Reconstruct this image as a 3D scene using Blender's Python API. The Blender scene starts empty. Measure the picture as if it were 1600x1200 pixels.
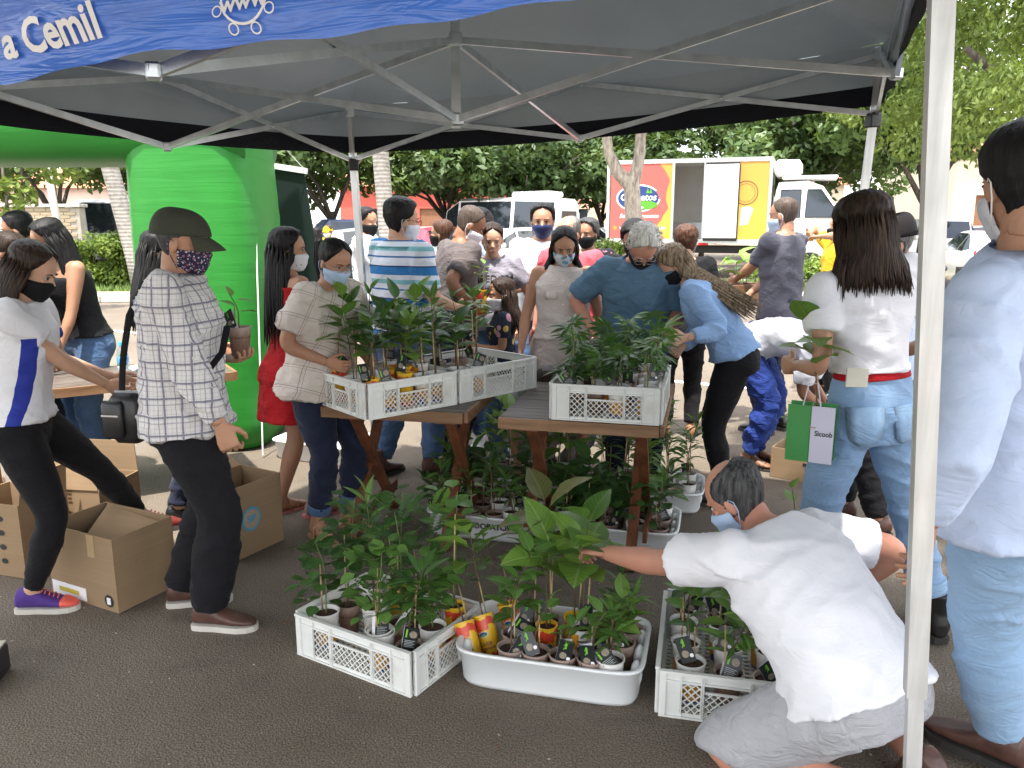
import bpy, bmesh, math, random
import numpy as np
from mathutils import Vector, Matrix, noise

random.seed(7)
rng = np.random.default_rng(7)
scene = bpy.context.scene
C = scene.collection
R = math.radians

# ------------------------------------------------------------------ camera
PITCH, FPX, EYE = R(11.5), 1250.0, 1.65
cam_data = bpy.data.cameras.new('camera')
cam = bpy.data.objects.new('camera', cam_data)
C.objects.link(cam)
cam.location = (0, 0, EYE)
cam.rotation_euler = (R(90) - PITCH, 0, 0)
cam_data.sensor_width = 36
cam_data.lens = FPX / 1600 * 36
cam_data.clip_start = 0.05
cam_data.clip_end = 800
scene.camera = cam

# ------------------------------------------------------------------ sky, sun, exposure
SUN_ELEV, SUN_AZ = R(73), R(195)     # sun high, behind the photographer (azimuth clockwise from +Y)
world = bpy.data.worlds.new('World')
scene.world = world
world.use_nodes = True
wn = world.node_tree
wn.nodes.clear()
sky = wn.nodes.new('ShaderNodeTexSky')
sky.sky_type = 'NISHITA'
sky.sun_disc = False
sky.sun_elevation = SUN_ELEV
sky.sun_rotation = SUN_AZ
sky.air_density = 1.0
sky.dust_density = 3.0
sky.ozone_density = 1.0
bgn = wn.nodes.new('ShaderNodeBackground')
bgn.inputs['Strength'].default_value = 0.15
wout = wn.nodes.new('ShaderNodeOutputWorld')
# broken white cloud over the whole dome
wtc = wn.nodes.new('ShaderNodeTexCoord')
wnz = wn.nodes.new('ShaderNodeTexNoise'); wnz.inputs['Scale'].default_value = 2.6; wnz.inputs['Detail'].default_value = 6
wrp = wn.nodes.new('ShaderNodeValToRGB'); wrp.color_ramp.elements[0].position = .36; wrp.color_ramp.elements[1].position = .62
wmx = wn.nodes.new('ShaderNodeMix'); wmx.data_type = 'RGBA'; wmx.inputs[7].default_value = (9.6, 9.5, 9.3, 1)
wn.links.new(wtc.outputs['Generated'], wnz.inputs['Vector']); wn.links.new(wnz.outputs[0], wrp.inputs[0]); wn.links.new(wrp.outputs[0], wmx.inputs[0])
wn.links.new(sky.outputs[0], wmx.inputs[6]); wn.links.new(wmx.outputs[2], bgn.inputs['Color'])
wn.links.new(bgn.outputs[0], wout.inputs['Surface'])
sun_d = bpy.data.lights.new('sun', 'SUN')
sun_d.energy = 3.3
sun_d.angle = R(1.5)
sun_d.color = (1.0, 0.95, 0.87)
sun = bpy.data.objects.new('sun', sun_d)
C.objects.link(sun)
sdir = Vector((math.sin(SUN_AZ) * math.cos(SUN_ELEV), math.cos(SUN_AZ) * math.cos(SUN_ELEV), math.sin(SUN_ELEV)))
sun.rotation_euler = sdir.to_track_quat('Z', 'Y').to_euler()
sun.location = (0, 0, 30)
scene.view_settings.view_transform = 'Standard'
scene.view_settings.look = 'None'
scene.view_settings.gamma = 1
scene.view_settings.exposure = 1.68
scene.render.engine = 'CYCLES'

# ------------------------------------------------------------------ helpers
def at(u, v, Y):
    """point at distance Y in front of the camera, read off the 1600x1200 photograph"""
    x, y = (u - 800) / FPX, (600 - v) / FPX
    d = (x, math.cos(PITCH) + y * math.sin(PITCH), -math.sin(PITCH) + y * math.cos(PITCH))
    t = Y / d[1]
    return Vector((d[0] * t, Y, EYE + d[2] * t))

def gnd(u, v, z=0.0):
    x, y = (u - 800) / FPX, (600 - v) / FPX
    d = (x, math.cos(PITCH) + y * math.sin(PITCH), -math.sin(PITCH) + y * math.cos(PITCH))
    t = (z - EYE) / d[2]
    return Vector((d[0] * t, d[1] * t, z))

def srgb(r, g, b):
    def f(c):
        c /= 255.0
        return c / 12.92 if c <= 0.04045 else ((c + 0.055) / 1.055) ** 2.4
    return (f(r), f(g), f(b))

def tag(o, label=None, cat=None, group=None, kind=None):
    if label: o['label'] = label
    if cat: o['category'] = cat
    if group: o['group'] = group
    if kind: o['kind'] = kind
    return o

def empty(name, loc=(0, 0, 0), rz=0.0, label=None, cat=None, group=None):
    o = bpy.data.objects.new(name, None)
    o.empty_display_size = 0.1
    C.objects.link(o)
    o.location = loc
    o.rotation_euler = (0, 0, rz)
    return tag(o, label, cat, group)

def link(name, me, mat=None, parent=None, loc=None, rot=None):
    o = bpy.data.objects.new(name, me)
    C.objects.link(o)
    if mat is not None and not me.materials:
        for m in (mat if isinstance(mat, (list, tuple)) else [mat]):
            me.materials.append(m)
    if parent is not None: o.parent = parent
    if loc is not None: o.location = loc
    if rot is not None: o.rotation_euler = rot
    return o

def copy_tree(o, parent=None, label=None):
    c = o.copy()
    C.objects.link(c)
    c.parent = parent
    for ch in o.children: copy_tree(ch, c)
    if label: c['label'] = label
    return c

class MB:
    """collects shapes; build() links them as one mesh object"""
    def __init__(s):
        s.v, s.f, s.m = [], [], []
    def add(s, vs, fs, m=0):
        k = len(s.v)
        s.v.extend([tuple(p) for p in vs])
        s.f.extend([tuple(i + k for i in q) for q in fs])
        s.m.extend([m] * len(fs))
        return s
    def box(s, c, d, rz=0, m=0, M=None, bev=0.0):
        x, y, z = d[0] / 2, d[1] / 2, d[2] / 2
        if bev <= 0:
            vs = [Vector((a * x, b * y, e * z)) for e in (-1, 1) for a, b in ((-1, -1), (1, -1), (1, 1), (-1, 1))]
            fs = [(3, 2, 1, 0), (4, 5, 6, 7), (0, 1, 5, 4), (1, 2, 6, 5), (2, 3, 7, 6), (3, 0, 4, 7)]
        else:
            b_ = min(bev, x * .9, y * .9, z * .9)
            vs, fs = [], []
            def ring(xx, yy, zz, k):
                pts = []
                for sx, sy, a0 in ((1, 1, 0), (-1, 1, 90), (-1, -1, 180), (1, -1, 270)):
                    for q in (0, 45, 90):
                        a = R(a0 + q)
                        pts.append(Vector((sx * (x - b_) + k * math.cos(a), sy * (y - b_) + k * math.sin(a), zz)))
                return pts
            rs = [ring(x, y, -z, b_ * .3), ring(x, y, -z + b_, b_), ring(x, y, z - b_, b_), ring(x, y, z, b_ * .3)]
            n = 12
            for r_ in rs: vs += r_
            fs = [tuple(range(n - 1, -1, -1)), tuple(range(3 * n, 4 * n))]
            for i in range(3):
                for j in range(n): fs.append((i * n + j, i * n + (j + 1) % n, (i + 1) * n + (j + 1) % n, (i + 1) * n + j))
        T = M if M is not None else Matrix.Rotation(rz, 4, 'Z')
        c = Vector(c)
        return s.add([(T @ p) + c for p in vs], fs, m)
    def quad(s, a, b, c, d, m=0):
        return s.add([a, b, c, d], [(0, 1, 2, 3)], m)
    def loft(s, rings, m=0, caps=True, closed=True):
        n = len(rings[0])
        vs = [p for r_ in rings for p in r_]
        fs = []
        for i in range(len(rings) - 1):
            for j in range(n if closed else n - 1):
                k = (j + 1) % n
                fs.append((i * n + j, i * n + k, (i + 1) * n + k, (i + 1) * n + j))
        if caps and closed:
            fs.append(tuple(range(n - 1, -1, -1)))
            fs.append(tuple(range((len(rings) - 1) * n, len(rings) * n)))
        return s.add(vs, fs, m)
    def tube(s, pts, rad, n=8, m=0, flat=1.0, up=None, caps=True):
        pts = [Vector(p) for p in pts]
        if not isinstance(rad, (list, tuple)): rad = [rad] * len(pts)
        rings = []
        t0 = (pts[1] - pts[0]).normalized()
        ref = Vector(up) if up is not None else (Vector((0, 0, 1)) if abs(t0.z) < .9 else Vector((0, 1, 0)))
        x = t0.cross(ref).normalized()
        for i, p in enumerate(pts):
            t = (pts[min(i + 1, len(pts) - 1)] - pts[max(i - 1, 0)])
            if t.length < 1e-9: t = t0
            t = t.normalized()
            x = (x - t * x.dot(t))
            if x.length < 1e-6: x = t.orthogonal()
            x.normalize()
            y = t.cross(x)
            rings.append([p + x * (rad[i] * math.cos(2 * math.pi * k / n)) + y * (rad[i] * flat * math.sin(2 * math.pi * k / n)) for k in range(n)])
        return s.loft(rings, m, caps)
    def bar(s, a, b, w, h=None, m=0, up=(0, 0, 1)):
        """square bar from a to b"""
        a, b = Vector(a), Vector(b)
        h = h or w
        t = (b - a).normalized()
        u_ = Vector(up)
        if abs(t.dot(u_)) > .98: u_ = Vector((0, 1, 0))
        x = t.cross(u_).normalized() * (w / 2)
        y = x.cross(t).normalized() * (h / 2)
        vs = [p + q for p in (a, b) for q in (-x - y, x - y, x + y, -x + y)]
        return s.add(vs, [(3, 2, 1, 0), (4, 5, 6, 7), (0, 1, 5, 4), (1, 2, 6, 5), (2, 3, 7, 6), (3, 0, 4, 7)], m)
    def lathe(s, prof, n=20, m=0, c=(0, 0, 0), M=None):
        rings = []
        for r_, z in prof:
            rings.append([Vector((r_ * math.cos(2 * math.pi * k / n), r_ * math.sin(2 * math.pi * k / n), z)) for k in range(n)])
        if M is not None: rings = [[M @ p for p in q] for q in rings]
        c = Vector(c)
        return s.loft([[p + c for p in q] for q in rings], m)
    def ell(s, c, r_, n=14, k=9, M=None, m=0):
        rings = []
        for i in range(k + 1):
            a = -math.pi / 2 + math.pi * (i + .0) / k
            a = max(-1.5, min(1.5, a))
            rings.append([Vector((r_[0] * math.cos(a) * math.cos(2 * math.pi * j / n), r_[1] * math.cos(a) * math.sin(2 * math.pi * j / n), r_[2] * math.sin(a))) for j in range(n)])
        if M is not None: rings = [[M @ p for p in q] for q in rings]
        c = Vector(c)
        return s.loft([[p + c for p in q] for q in rings], m)
    def mesh(s, name='mesh', smooth=False):
        me = bpy.data.meshes.new(name)
        me.from_pydata(s.v, [], s.f)
        if any(s.m): me.polygons.foreach_set('material_index', s.m)
        if smooth: me.polygons.foreach_set('use_smooth', [True] * len(me.polygons))
        me.update()
        return me
    def build(s, name, mat, parent=None, smooth=False, loc=None, rot=None, angle=None):
        me = s.mesh(name, smooth or angle is not None)
        if angle is not None: sharp(me, angle)
        return link(name, me, mat, parent, loc, rot)

def sharp(me, deg):
    bm = bmesh.new(); bm.from_mesh(me)
    lim = R(deg)
    for e in bm.edges:
        if len(e.link_faces) == 2 and e.calc_face_angle(0) > lim: e.smooth = False
    bm.to_mesh(me); bm.free()

# numpy value noise -----------------------------------------------------
def _h(ix, iy, iz):
    n = (ix * 73856093) ^ (iy * 19349663) ^ (iz * 83492791)
    n = (n ^ (n >> 13)) * 1274126177
    return ((n ^ (n >> 16)) & 0xffff) / 65535.0
def vnoise(p):
    p = np.asarray(p, dtype=np.float64)
    i = np.floor(p).astype(np.int64); f_ = p - i
    f_ = f_ * f_ * (3 - 2 * f_)
    o = 0
    for a in (0, 1):
        for b in (0, 1):
            for c in (0, 1):
                w = (f_[:, 0] if a else 1 - f_[:, 0]) * (f_[:, 1] if b else 1 - f_[:, 1]) * (f_[:, 2] if c else 1 - f_[:, 2])
                o = o + w * _h(i[:, 0] + a, i[:, 1] + b, i[:, 2] + c)
    return o

def vcos(me):
    a = np.empty(len(me.vertices) * 3); me.vertices.foreach_get('co', a); return a.reshape(-1, 3)
def vnor(me):
    a = np.empty(len(me.vertices) * 3); me.vertices.foreach_get('normal', a); return a.reshape(-1, 3)
def vset(me, a):
    me.vertices.foreach_set('co', np.ascontiguousarray(a).ravel()); me.update()

tmp_scene = bpy.data.scenes.new('tmp')
def remesh(mb, voxel, it=3, fac=.5, name='mesh'):
    me = mb.mesh('tmp')
    o = bpy.data.objects.new('tmp', me)
    tmp_scene.collection.objects.link(o)
    md = o.modifiers.new('r', 'REMESH'); md.mode = 'VOXEL'; md.voxel_size = voxel; md.use_smooth_shade = True
    if it:
        sm = o.modifiers.new('s', 'SMOOTH'); sm.factor = fac; sm.iterations = it
    vl = tmp_scene.view_layers[0]
    vl.update()
    dg = vl.depsgraph
    res = bpy.data.meshes.new_from_object(o.evaluated_get(dg), preserve_all_data_layers=False, depsgraph=dg)
    res.name = name
    bpy.data.objects.remove(o); bpy.data.meshes.remove(me)
    res.materials.clear()
    return res

def join_meshes(ms, name='mesh'):
    bm = bmesh.new()
    for m in ms:
        bm.from_mesh(m); bpy.data.meshes.remove(m)
    me = bpy.data.meshes.new(name); bm.to_mesh(me); bm.free()
    me.polygons.foreach_set('use_smooth', [True] * len(me.polygons))
    return me

def text_mb(txt, size=1.0, bold=0.0, align='CENTER', shear=0.0, depth=0.0, res=3):
    """lettering as a mesh in its own XY plane -> (verts, faces)"""
    cu = bpy.data.curves.new('t', 'FONT')
    cu.body = txt; cu.size = size; cu.offset = bold; cu.align_x = align; cu.align_y = 'CENTER'
    cu.shear = shear; cu.extrude = depth; cu.resolution_u = res
    o = bpy.data.objects.new('t', cu); tmp_scene.collection.objects.link(o)
    vl = tmp_scene.view_layers[0]; vl.update()
    me = bpy.data.meshes.new_from_object(o.evaluated_get(vl.depsgraph))
    vs = [v.co.copy() for v in me.vertices]; fs = [tuple(p.vertices) for p in me.polygons]
    bpy.data.objects.remove(o); bpy.data.curves.remove(cu); bpy.data.meshes.remove(me)
    return vs, fs

# ------------------------------------------------------------------ materials
class NT:
    def __init__(s, name):
        s.mat = bpy.data.materials.new(name); s.mat.use_nodes = True
        s.t = s.mat.node_tree; s.t.nodes.clear()
        s.out = s.t.nodes.new('ShaderNodeOutputMaterial')
        s.b = s.t.nodes.new('ShaderNodeBsdfPrincipled')
        s.t.links.new(s.b.outputs[0], s.out.inputs[0])
    def n(s, typ, ins=None, **attrs):
        nd = s.t.nodes.new('ShaderNode' + typ)
        for k, v in attrs.items(): setattr(nd, k, v)
        for k, v in (ins or {}).items(): s.set(nd, k, v)
        return nd
    def set(s, nd, k, v):
        i = nd.inputs[k]
        if isinstance(v, bpy.types.NodeSocket): s.t.links.new(v, i)
        elif isinstance(v, bpy.types.Node): s.t.links.new(v.outputs[0], i)
        else: i.default_value = (*v, 1.0) if (hasattr(v, '__len__') and len(v) == 3 and i.type == 'RGBA') else v
    def p(s, **kw):
        for k, v in kw.items(): s.set(s.b, {'col': 'Base Color', 'rough': 'Roughness', 'metal': 'Metallic', 'nor': 'Normal', 'spec': 'Specular IOR Level',
                                           'trans': 'Transmission Weight', 'alpha': 'Alpha', 'sheen': 'Sheen Weight', 'ior': 'IOR', 'sss': 'Subsurface Weight', 'coat': 'Coat Weight'}[k], v)
        return s
    def co(s, kind='Object'): return s.n('TexCoord').outputs[kind]
    def map(s, vec, scale=(1, 1, 1), rot=(0, 0, 0), loc=(0, 0, 0)):
        return s.n('Mapping', {'Vector': vec, 'Scale': scale, 'Rotation': rot, 'Location': loc}).outputs[0]
    def noise(s, vec, scale, detail=3, rough=.55, dist=0):
        return s.n('TexNoise', {'Vector': vec, 'Scale': scale, 'Detail': detail, 'Roughness': rough, 'Distortion': dist}).outputs[0]
    def ramp(s, fac, stops, interp='LINEAR'):
        r_ = s.n('ValToRGB', {'Fac': fac}); r_.color_ramp.interpolation = interp
        e = r_.color_ramp.elements
        while len(e) < len(stops): e.new(.5)
        for q, (pos, c) in zip(e, stops):
            q.position = pos; q.color = (*c, 1) if len(c) == 3 else c
        return r_.outputs[0]
    def mix(s, fac, a, b, mode='MIX'):
        m = s.n('Mix', data_type='RGBA', blend_type=mode)
        for k, v in ((0, fac), (6, a), (7, b)):
            i = m.inputs[k]
            if isinstance(v, bpy.types.NodeSocket): s.t.links.new(v, i)
            else: i.default_value = (*v, 1) if hasattr(v, '__len__') and len(v) == 3 else v
        return m.outputs[2]
    def math(s, op, a, b=0.0, c=0.0):
        m = s.n('Math', operation=op)
        for k, v in ((0, a), (1, b), (2, c)):
            if isinstance(v, bpy.types.NodeSocket): s.t.links.new(v, m.inputs[k])
            else: m.inputs[k].default_value = v
        return m.outputs[0]
    def xyz(s, vec): return s.n('SeparateXYZ', {'Vector': vec}).outputs
    def bump(s, h, strength=.3, dist=.01, nor=None):
        ins = {'Height': h, 'Strength': strength, 'Distance': dist}
        if nor is not None: ins['Normal'] = nor
        return s.n('Bump', ins).outputs[0]
    def var(s, col, amt=.15, scale=6, vec=None):
        """colour with blotchy variation"""
        vec = vec if vec is not None else s.co()
        nz = s.noise(vec, scale, 4)
        f_ = s.n('MapRange', {'Value': nz, 'From Min': .3, 'From Max': .7, 'To Min': 1 - amt, 'To Max': 1 + amt}).outputs[0]
        m = s.n('VectorMath', operation='SCALE')
        s.set(m, 0, col) if isinstance(col, bpy.types.NodeSocket) else setattr(m.inputs[0], 'default_value', col)
        s.t.links.new(f_, m.inputs['Scale'])
        return m.outputs[0]

_mc = {}
def mat(name, col, rough=.6, var=.12, scale=6, bump=0, bscale=60, bdist=.003, metal=0, spec=.5, sss=0, coat=0, trans=0):
    if name in _mc: return _mc[name]
    t = NT(name); vec = t.co()
    t.p(col=t.var(col, var, scale, vec), rough=rough, metal=metal, spec=spec)
    if bump: t.p(nor=t.bump(t.noise(vec, bscale, 4), bump, bdist))
    if sss:
        t.p(sss=sss); t.b.inputs['Subsurface Radius'].default_value = (.012, .005, .003)
    if coat: t.p(coat=coat)
    if trans: t.p(trans=trans)
    _mc[name] = t.mat
    return t.mat

def cloth(name, col, rough=.85, wr=.35, weave=True, var=.08):
    """woven cloth with soft creases"""
    if name in _mc: return _mc[name]
    t = NT(name); vec = t.co()
    c = col(t, vec) if callable(col) else col
    t.p(col=t.var(c, var, 9, vec), rough=rough, spec=.2, sheen=.03)
    cloth_bump(t, vec, wr, weave)
    _mc[name] = t.mat
    return t.mat

def cloth_bump(t, vec, wr=.35, weave=True):
    w1 = t.noise(t.map(vec, (8, 8, 15), (.5, .3, 0)), 1.0, 4, .5, 1.6)
    r1 = t.math('ABSOLUTE', t.math('SUBTRACT', w1, .5))
    nb = t.bump(r1, min(1, wr * 1.25), .035)
    if weave:
        nb = t.bump(t.noise(vec, 420, 2), .12, .001, nb)
    t.p(nor=nb)

def metal(name, col, rough=.35, var=.12):
    return mat(name, col, rough, var, 14, .06, 40, .002, metal=1.0)
# ================================================================== GROUND
def asphalt():
    t = NT('asphalt'); vec = t.co()
    big = t.noise(vec, .9, 6, .65)
    mid = t.noise(vec, 5, 4, .6)
    vor = t.n('TexVoronoi', {'Vector': vec, 'Scale': 130.0}).outputs[0]
    fine = t.noise(vec, 150, 4, .75)
    base = t.ramp(big, [(.3, (.112, .093, .075)), (.7, (.180, .156, .130))])
    base = t.mix(t.math('MULTIPLY', mid, .5), base, (.128, .104, .080))
    st = t.ramp(fine, [(.36, (.35, .34, .33)), (.72, (2.1, 2.05, 1.95))])
    base = t.mix(1.0, base, st, 'MULTIPLY')
    sp = t.ramp(t.noise(vec, 75, 2, .5), [(.76, (0, 0, 0)), (.79, (1, 1, 1))])
    base = t.mix(t.math('MULTIPLY', sp, .35), base, (.3, .27, .23))
    t.p(col=base, rough=t.ramp(mid, [(.3, (.78,) * 3), (.7, (.95,) * 3)]), spec=.35)
    st2 = t.ramp(t.noise(vec, 2.3, 5, .7), [(.56, (0, 0, 0)), (.70, (1, 1, 1))])
    base = t.mix(t.math('MULTIPLY', st2, .4), base, (.045, .038, .032)); t.p(col=base)
    nb = t.bump(vor, .55, .006)
    t.p(nor=t.bump(fine, .4, .003, nb))
    return t.mat
M_ASPH = asphalt()
mb = MB(); mb.quad((-300, -60, 0), (300, -60, 0), (300, 500, 0), (-300, 500, 0))
tag(mb.build('ground', M_ASPH), kind='structure')

# bits of litter on the asphalt: grit and dry leaf scraps
mb = MB()
for i in range(320):
    x, y = random.uniform(-2.6, 2.4), random.uniform(2.1, 6.5)
    s = random.uniform(.002, .006)
    a = random.uniform(0, 6.3)
    mb.box((x, y, s * .35), (s * random.uniform(.8, 2.2), s, s * .7), a, m=0 if random.random() < .75 else 1)
tag(mb.build('grit', [mat('grit_pale', (.36, .32, .27), .9), mat('grit_leaf', (.22, .09, .03), .8)]), 'pale grit and dry leaf scraps scattered on asphalt', 'grit', kind='stuff')

# painted marks and kerb of the median
M_PAINT = mat('road_paint', (.62, .6, .55), .8, .25, 3, .2, 90)
mb = MB()
d = Vector((8.3, -4.2, 0)).normalized(); nrm = Vector((d.y, -d.x, 0)) * .06
p0 = Vector((-8.5, 13.4, .004))
for k in range(6):
    a = p0 + d * (k * 2.6); b = a + d * 1.9
    mb.quad(a - nrm, a + nrm, b + nrm, b - nrm)
tag(mb.build('road_marking', M_PAINT), kind='structure')
M_KERB = mat('kerb_concrete', (.46, .44, .40), .9, .2, 3, .3, 50)
kerb = tag(MB().box((0, 300, -1), (.1, .1, .1)).build('kerb', M_KERB), kind='structure')
for k in range(46):
    o = MB().box((-23 + k * 1.0, 16.6, .075), (.985, .16, .15), bev=.02).build('kerb_stone', M_KERB, kerb)
kerb.data.clear_geometry()
kerb.data.from_pydata(*(lambda m: (m.v, [], m.f))(MB().box((0, 16.62, .05), (46, .10, .1))))
M_PATH = mat('pavement', (.36, .33, .29), .95, .2, 2, .3, 40)
tag(MB().box((0, 17.3, .055), (46, 1.2, .11)).build('pavement', M_PATH), kind='structure')
def earth():
    t = NT('earth_grass'); vec = t.co()
    g = t.noise(vec, .9, 4); f_ = t.noise(vec, 26, 3)
    c = t.mix(t.ramp(g, [(.40, (0, 0, 0)), (.52, (1, 1, 1))]), (.16, .06, .03), t.ramp(f_, [(.3, (.06, .10, .02)), (.7, (.15, .19, .05))]))
    t.p(col=c, rough=.95, nor=t.bump(f_, .8, .03))
    return t.mat
M_EARTH = earth()
tag(MB().box((0, 19.62, .05), (46, 3.4, .10)).build('median_strip', M_EARTH), kind='structure')
tag(MB().box((0, 21.42, .06), (46, .18, .12)).build('far_kerb', M_KERB), kind='structure')
def blades(n, x0, x1, y0, y1, h, z=.1):
    m = MB()
    for i in range(n):
        x, y = random.uniform(x0, x1), random.uniform(y0, y1); a = random.uniform(0, 6.3); hh = h * random.uniform(.5, 1.2)
        dx, dy = math.cos(a) * .02, math.sin(a) * .02; lx, ly = random.uniform(-.05, .05), random.uniform(-.05, .05)
        m.add([(x - dx, y - dy, z), (x + dx, y + dy, z), (x + lx, y + ly, z + hh)], [(0, 1, 2)])
    return m
tag(blades(9000, -12, 9, 18.0, 21.2, .12).build('grass', mat('grass_blade', (.11, .17, .035), .7, .4, 1.5)), 'short green grass growing on the median strip', 'grass', kind='stuff')

# ================================================================== FOLIAGE
def leaf_mat(name, dark, light, scale=1.2, trans=.25):
    t = NT(name); vec = t.co()
    r_ = t.n('ObjectInfo').outputs['Random']
    nz = t.noise(vec, scale, 3)
    nz2 = t.noise(vec, scale * 14, 2)
    c = t.ramp(t.math('ADD', t.math('MULTIPLY', nz, .6), t.math('MULTIPLY', nz2, .4)), [(.36, dark), (.64, light)])
    t.p(col=c, rough=.5, spec=.4)
    tr = t.n('BsdfTranslucent', {'Color': t.mix(.5, c, (.25, .34, .05))})
    mx = t.n('MixShader', {0: trans, 1: t.b.outputs[0], 2: tr.outputs[0]})
    t.t.links.new(mx.outputs[0], t.out.inputs[0])
    return t.mat
LM_DARK = leaf_mat('canopy_dark', (.026, .058, .017), (.090, .150, .042), .8)
LM_MID = leaf_mat('canopy_mid', (.035, .075, .016), (.12, .19, .045), .8)
LM_LIGHT = leaf_mat('canopy_light', (.07, .12, .02), (.22, .29, .06), .9, .35)
LM_HEDGE = leaf_mat('hedge_leaf', (.06, .12, .018), (.24, .33, .05), 2.0)
def bark(name, col):
    t = NT(name); vec = t.co()
    nz = t.noise(t.map(vec, (14, 14, 4)), 1, 5, .7)
    t.p(col=t.ramp(nz, [(.35, tuple(c * .45 for c in col)), (.65, tuple(min(1, c * 1.25) for c in col))]), rough=.95, nor=t.bump(nz, .8, .03))
    return t.mat
M_BARK = bark('bark_grey', (.30, .25, .20)); M_BARKD = bark('bark_dark', (.10, .08, .065))

def crown_mesh(name, blobs, n, leaf, seed=0, droop=0.0, inner=.35):
    """thousands of small leaf faces spread through lumpy volumes"""
    g = np.random.default_rng(seed)
    bl = np.array(blobs, dtype=float)          # cx,cy,cz,rx,ry,rz
    w = bl[:, 3] * bl[:, 4] * bl[:, 5]; w = w ** .7; w /= w.sum()
    idx = g.choice(len(bl), size=n, p=w)
    d = g.normal(size=(n, 3)); d /= np.linalg.norm(d, axis=1)[:, None]
    r_ = inner + (1 - inner) * g.random(n) ** .45
    c = bl[idx, :3] + d * r_[:, None] * bl[idx, 3:6]
    # clumping: pull the leaves toward noise clusters so gaps open between
    q = vnoise(c * 1.9 + seed * 3.1)
    keep = q > .36
    c = c[keep]; d = d[keep]; n = len(c)
    c += (g.random((n, 3)) - .5) * leaf
    nrm = d * .6 + g.normal(size=(n, 3)) * .55 + np.array([0, 0, .5]); nrm /= np.linalg.norm(nrm, axis=1)[:, None]
    t_ = np.cross(nrm, g.normal(size=(n, 3))); t_[:, 2] -= droop; t_ /= np.linalg.norm(t_, axis=1)[:, None]
    b = np.cross(nrm, t_)
    s = leaf * (.6 + .8 * g.random(n))[:, None]
    v = np.empty((n, 4, 3))
    v[:, 0] = c - t_ * s; v[:, 1] = c + b * s * .45 + nrm * s * .12; v[:, 2] = c + t_ * s; v[:, 3] = c - b * s * .45 + nrm * s * .12
    me = bpy.data.meshes.new(name)
    me.vertices.add(n * 4); me.vertices.foreach_set('co', v.ravel())
    me.loops.add(n * 4); me.loops.foreach_set('vertex_index', np.arange(n * 4))
    me.polygons.add(n); me.polygons.foreach_set('loop_start', np.arange(n) * 4)
    try: me.polygons.foreach_set('loop_total', np.full(n, 4))
    except Exception: pass
    me.update(); me.validate()
    return me

def tree(loc, h, blobs, n, leaf, lm, trunk, label, name='street_tree', group=None, bm_=None, seed=0, droop=0.0):
    e = empty(name, loc, 0, label, 'tree', group)
    m = MB()
    for pts, rr in trunk: m.tube(pts, rr, 10)
    m.build('trunk', bm_ or M_BARKD, e, smooth=True)
    link('crown', crown_mesh('crown', blobs, n, leaf, seed, droop), lm, e)
    return e

def rand_blobs(g, k, rx, ry, z0, z1, s0, s1):
    return [(g.uniform(-rx, rx), g.uniform(-ry, ry), g.uniform(z0, z1), g.uniform(s0, s1), g.uniform(s0, s1), g.uniform(s0, s1) * .7) for _ in range(k)]

def branchy(g, h0, rx, top, r0=.13, k=7):
    tr = [([(0, 0, 0), (.05, 0, h0 * .5), (0, .05, h0)], [r0, r0 * .85, r0 * .75])]
    for i in range(k):
        a = g.uniform(0, 6.28); l = g.uniform(.5, 1.0) * rx
        e = (math.cos(a) * l, math.sin(a) * l, g.uniform(h0 + (top - h0) * .3, top))
        tr.append(([(0, 0, h0 * .8), (e[0] * .35, e[1] * .35, h0 + (e[2] - h0) * .45), e], [r0 * .6, r0 * .4, r0 * .12]))
    return tr

g_ = random.Random(3)
# row of dense clipped street trees beyond the parking, their crowns a low ceiling above the cars
row = [(-12.5, 34, 'dark dense tree beyond the parked cars, seen through the green arch', LM_DARK, 6.5),
       (-6.6, 30, 'bright leafy tree behind the dark banner beside the green arch', LM_MID, 6.0),
       (-2.6, 33, 'dark spreading tree above the navy pickup', LM_DARK, 6.2),
       (0.4, 31, 'dark low-branched tree standing over the white minibus', LM_DARK, 5.8),
       (3.6, 33, 'dark tree whose crown rises between minibus and delivery truck', LM_DARK, 6.0),
       (8.4, 36, 'dense tree behind the cargo box of the delivery truck', LM_DARK, 7.6),
       (12.4, 34, 'sunlit green tree over the cab of the delivery truck', LM_MID, 8.4)]
for i, (x, y, lab, lm, top) in enumerate(row):
    h0 = 2.0
    bl = rand_blobs(g_, 26, 3.2, 2.2, 3.1, top, .9, 1.7)
    tree((x, y, 0), top, bl, 15000, .16, lm, branchy(g_, h0, 3.0, top - .6), lab, 'street_tree', 'street trees beyond the parked cars', seed=i + 11)
# tree on the right whose boughs hang behind the pole
bl = rand_blobs(g_, 30, 3.0, 2.4, 3.6, 8.6, .8, 1.6)
tree((12.6, 25, 0), 8, bl, 16000, .15, LM_MID, branchy(g_, 2.6, 3.0, 7.5, .16), 'tall green tree by the cream building, behind the rear tent leg', 'street_tree', seed=31)
bl = rand_blobs(g_, 44, 2.7, 1.8, 2.7, 6.6, .6, 1.15)
tree((7.4, 10.6, 0), 7, bl, 76000, .048, LM_LIGHT, [([(1.5, 1.0, 0), (1.2, .8, 1.6), (.2, .4, 3.2)], [.22, .18, .13]), ([(1.2, .8, 1.7), (-.6, 0, 2.9), (-1.9, -.3, 3.7)], [.12, .08, .04]), ([(.2, .4, 3.2), (-.8, .2, 4.6), (-1.6, .1, 5.8)], [.12, .08, .03])],
     'feathery bright green tree overhanging the man in the blue shirt', 'street_tree', bm_=M_BARKD, seed=41, droop=.8)
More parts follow.
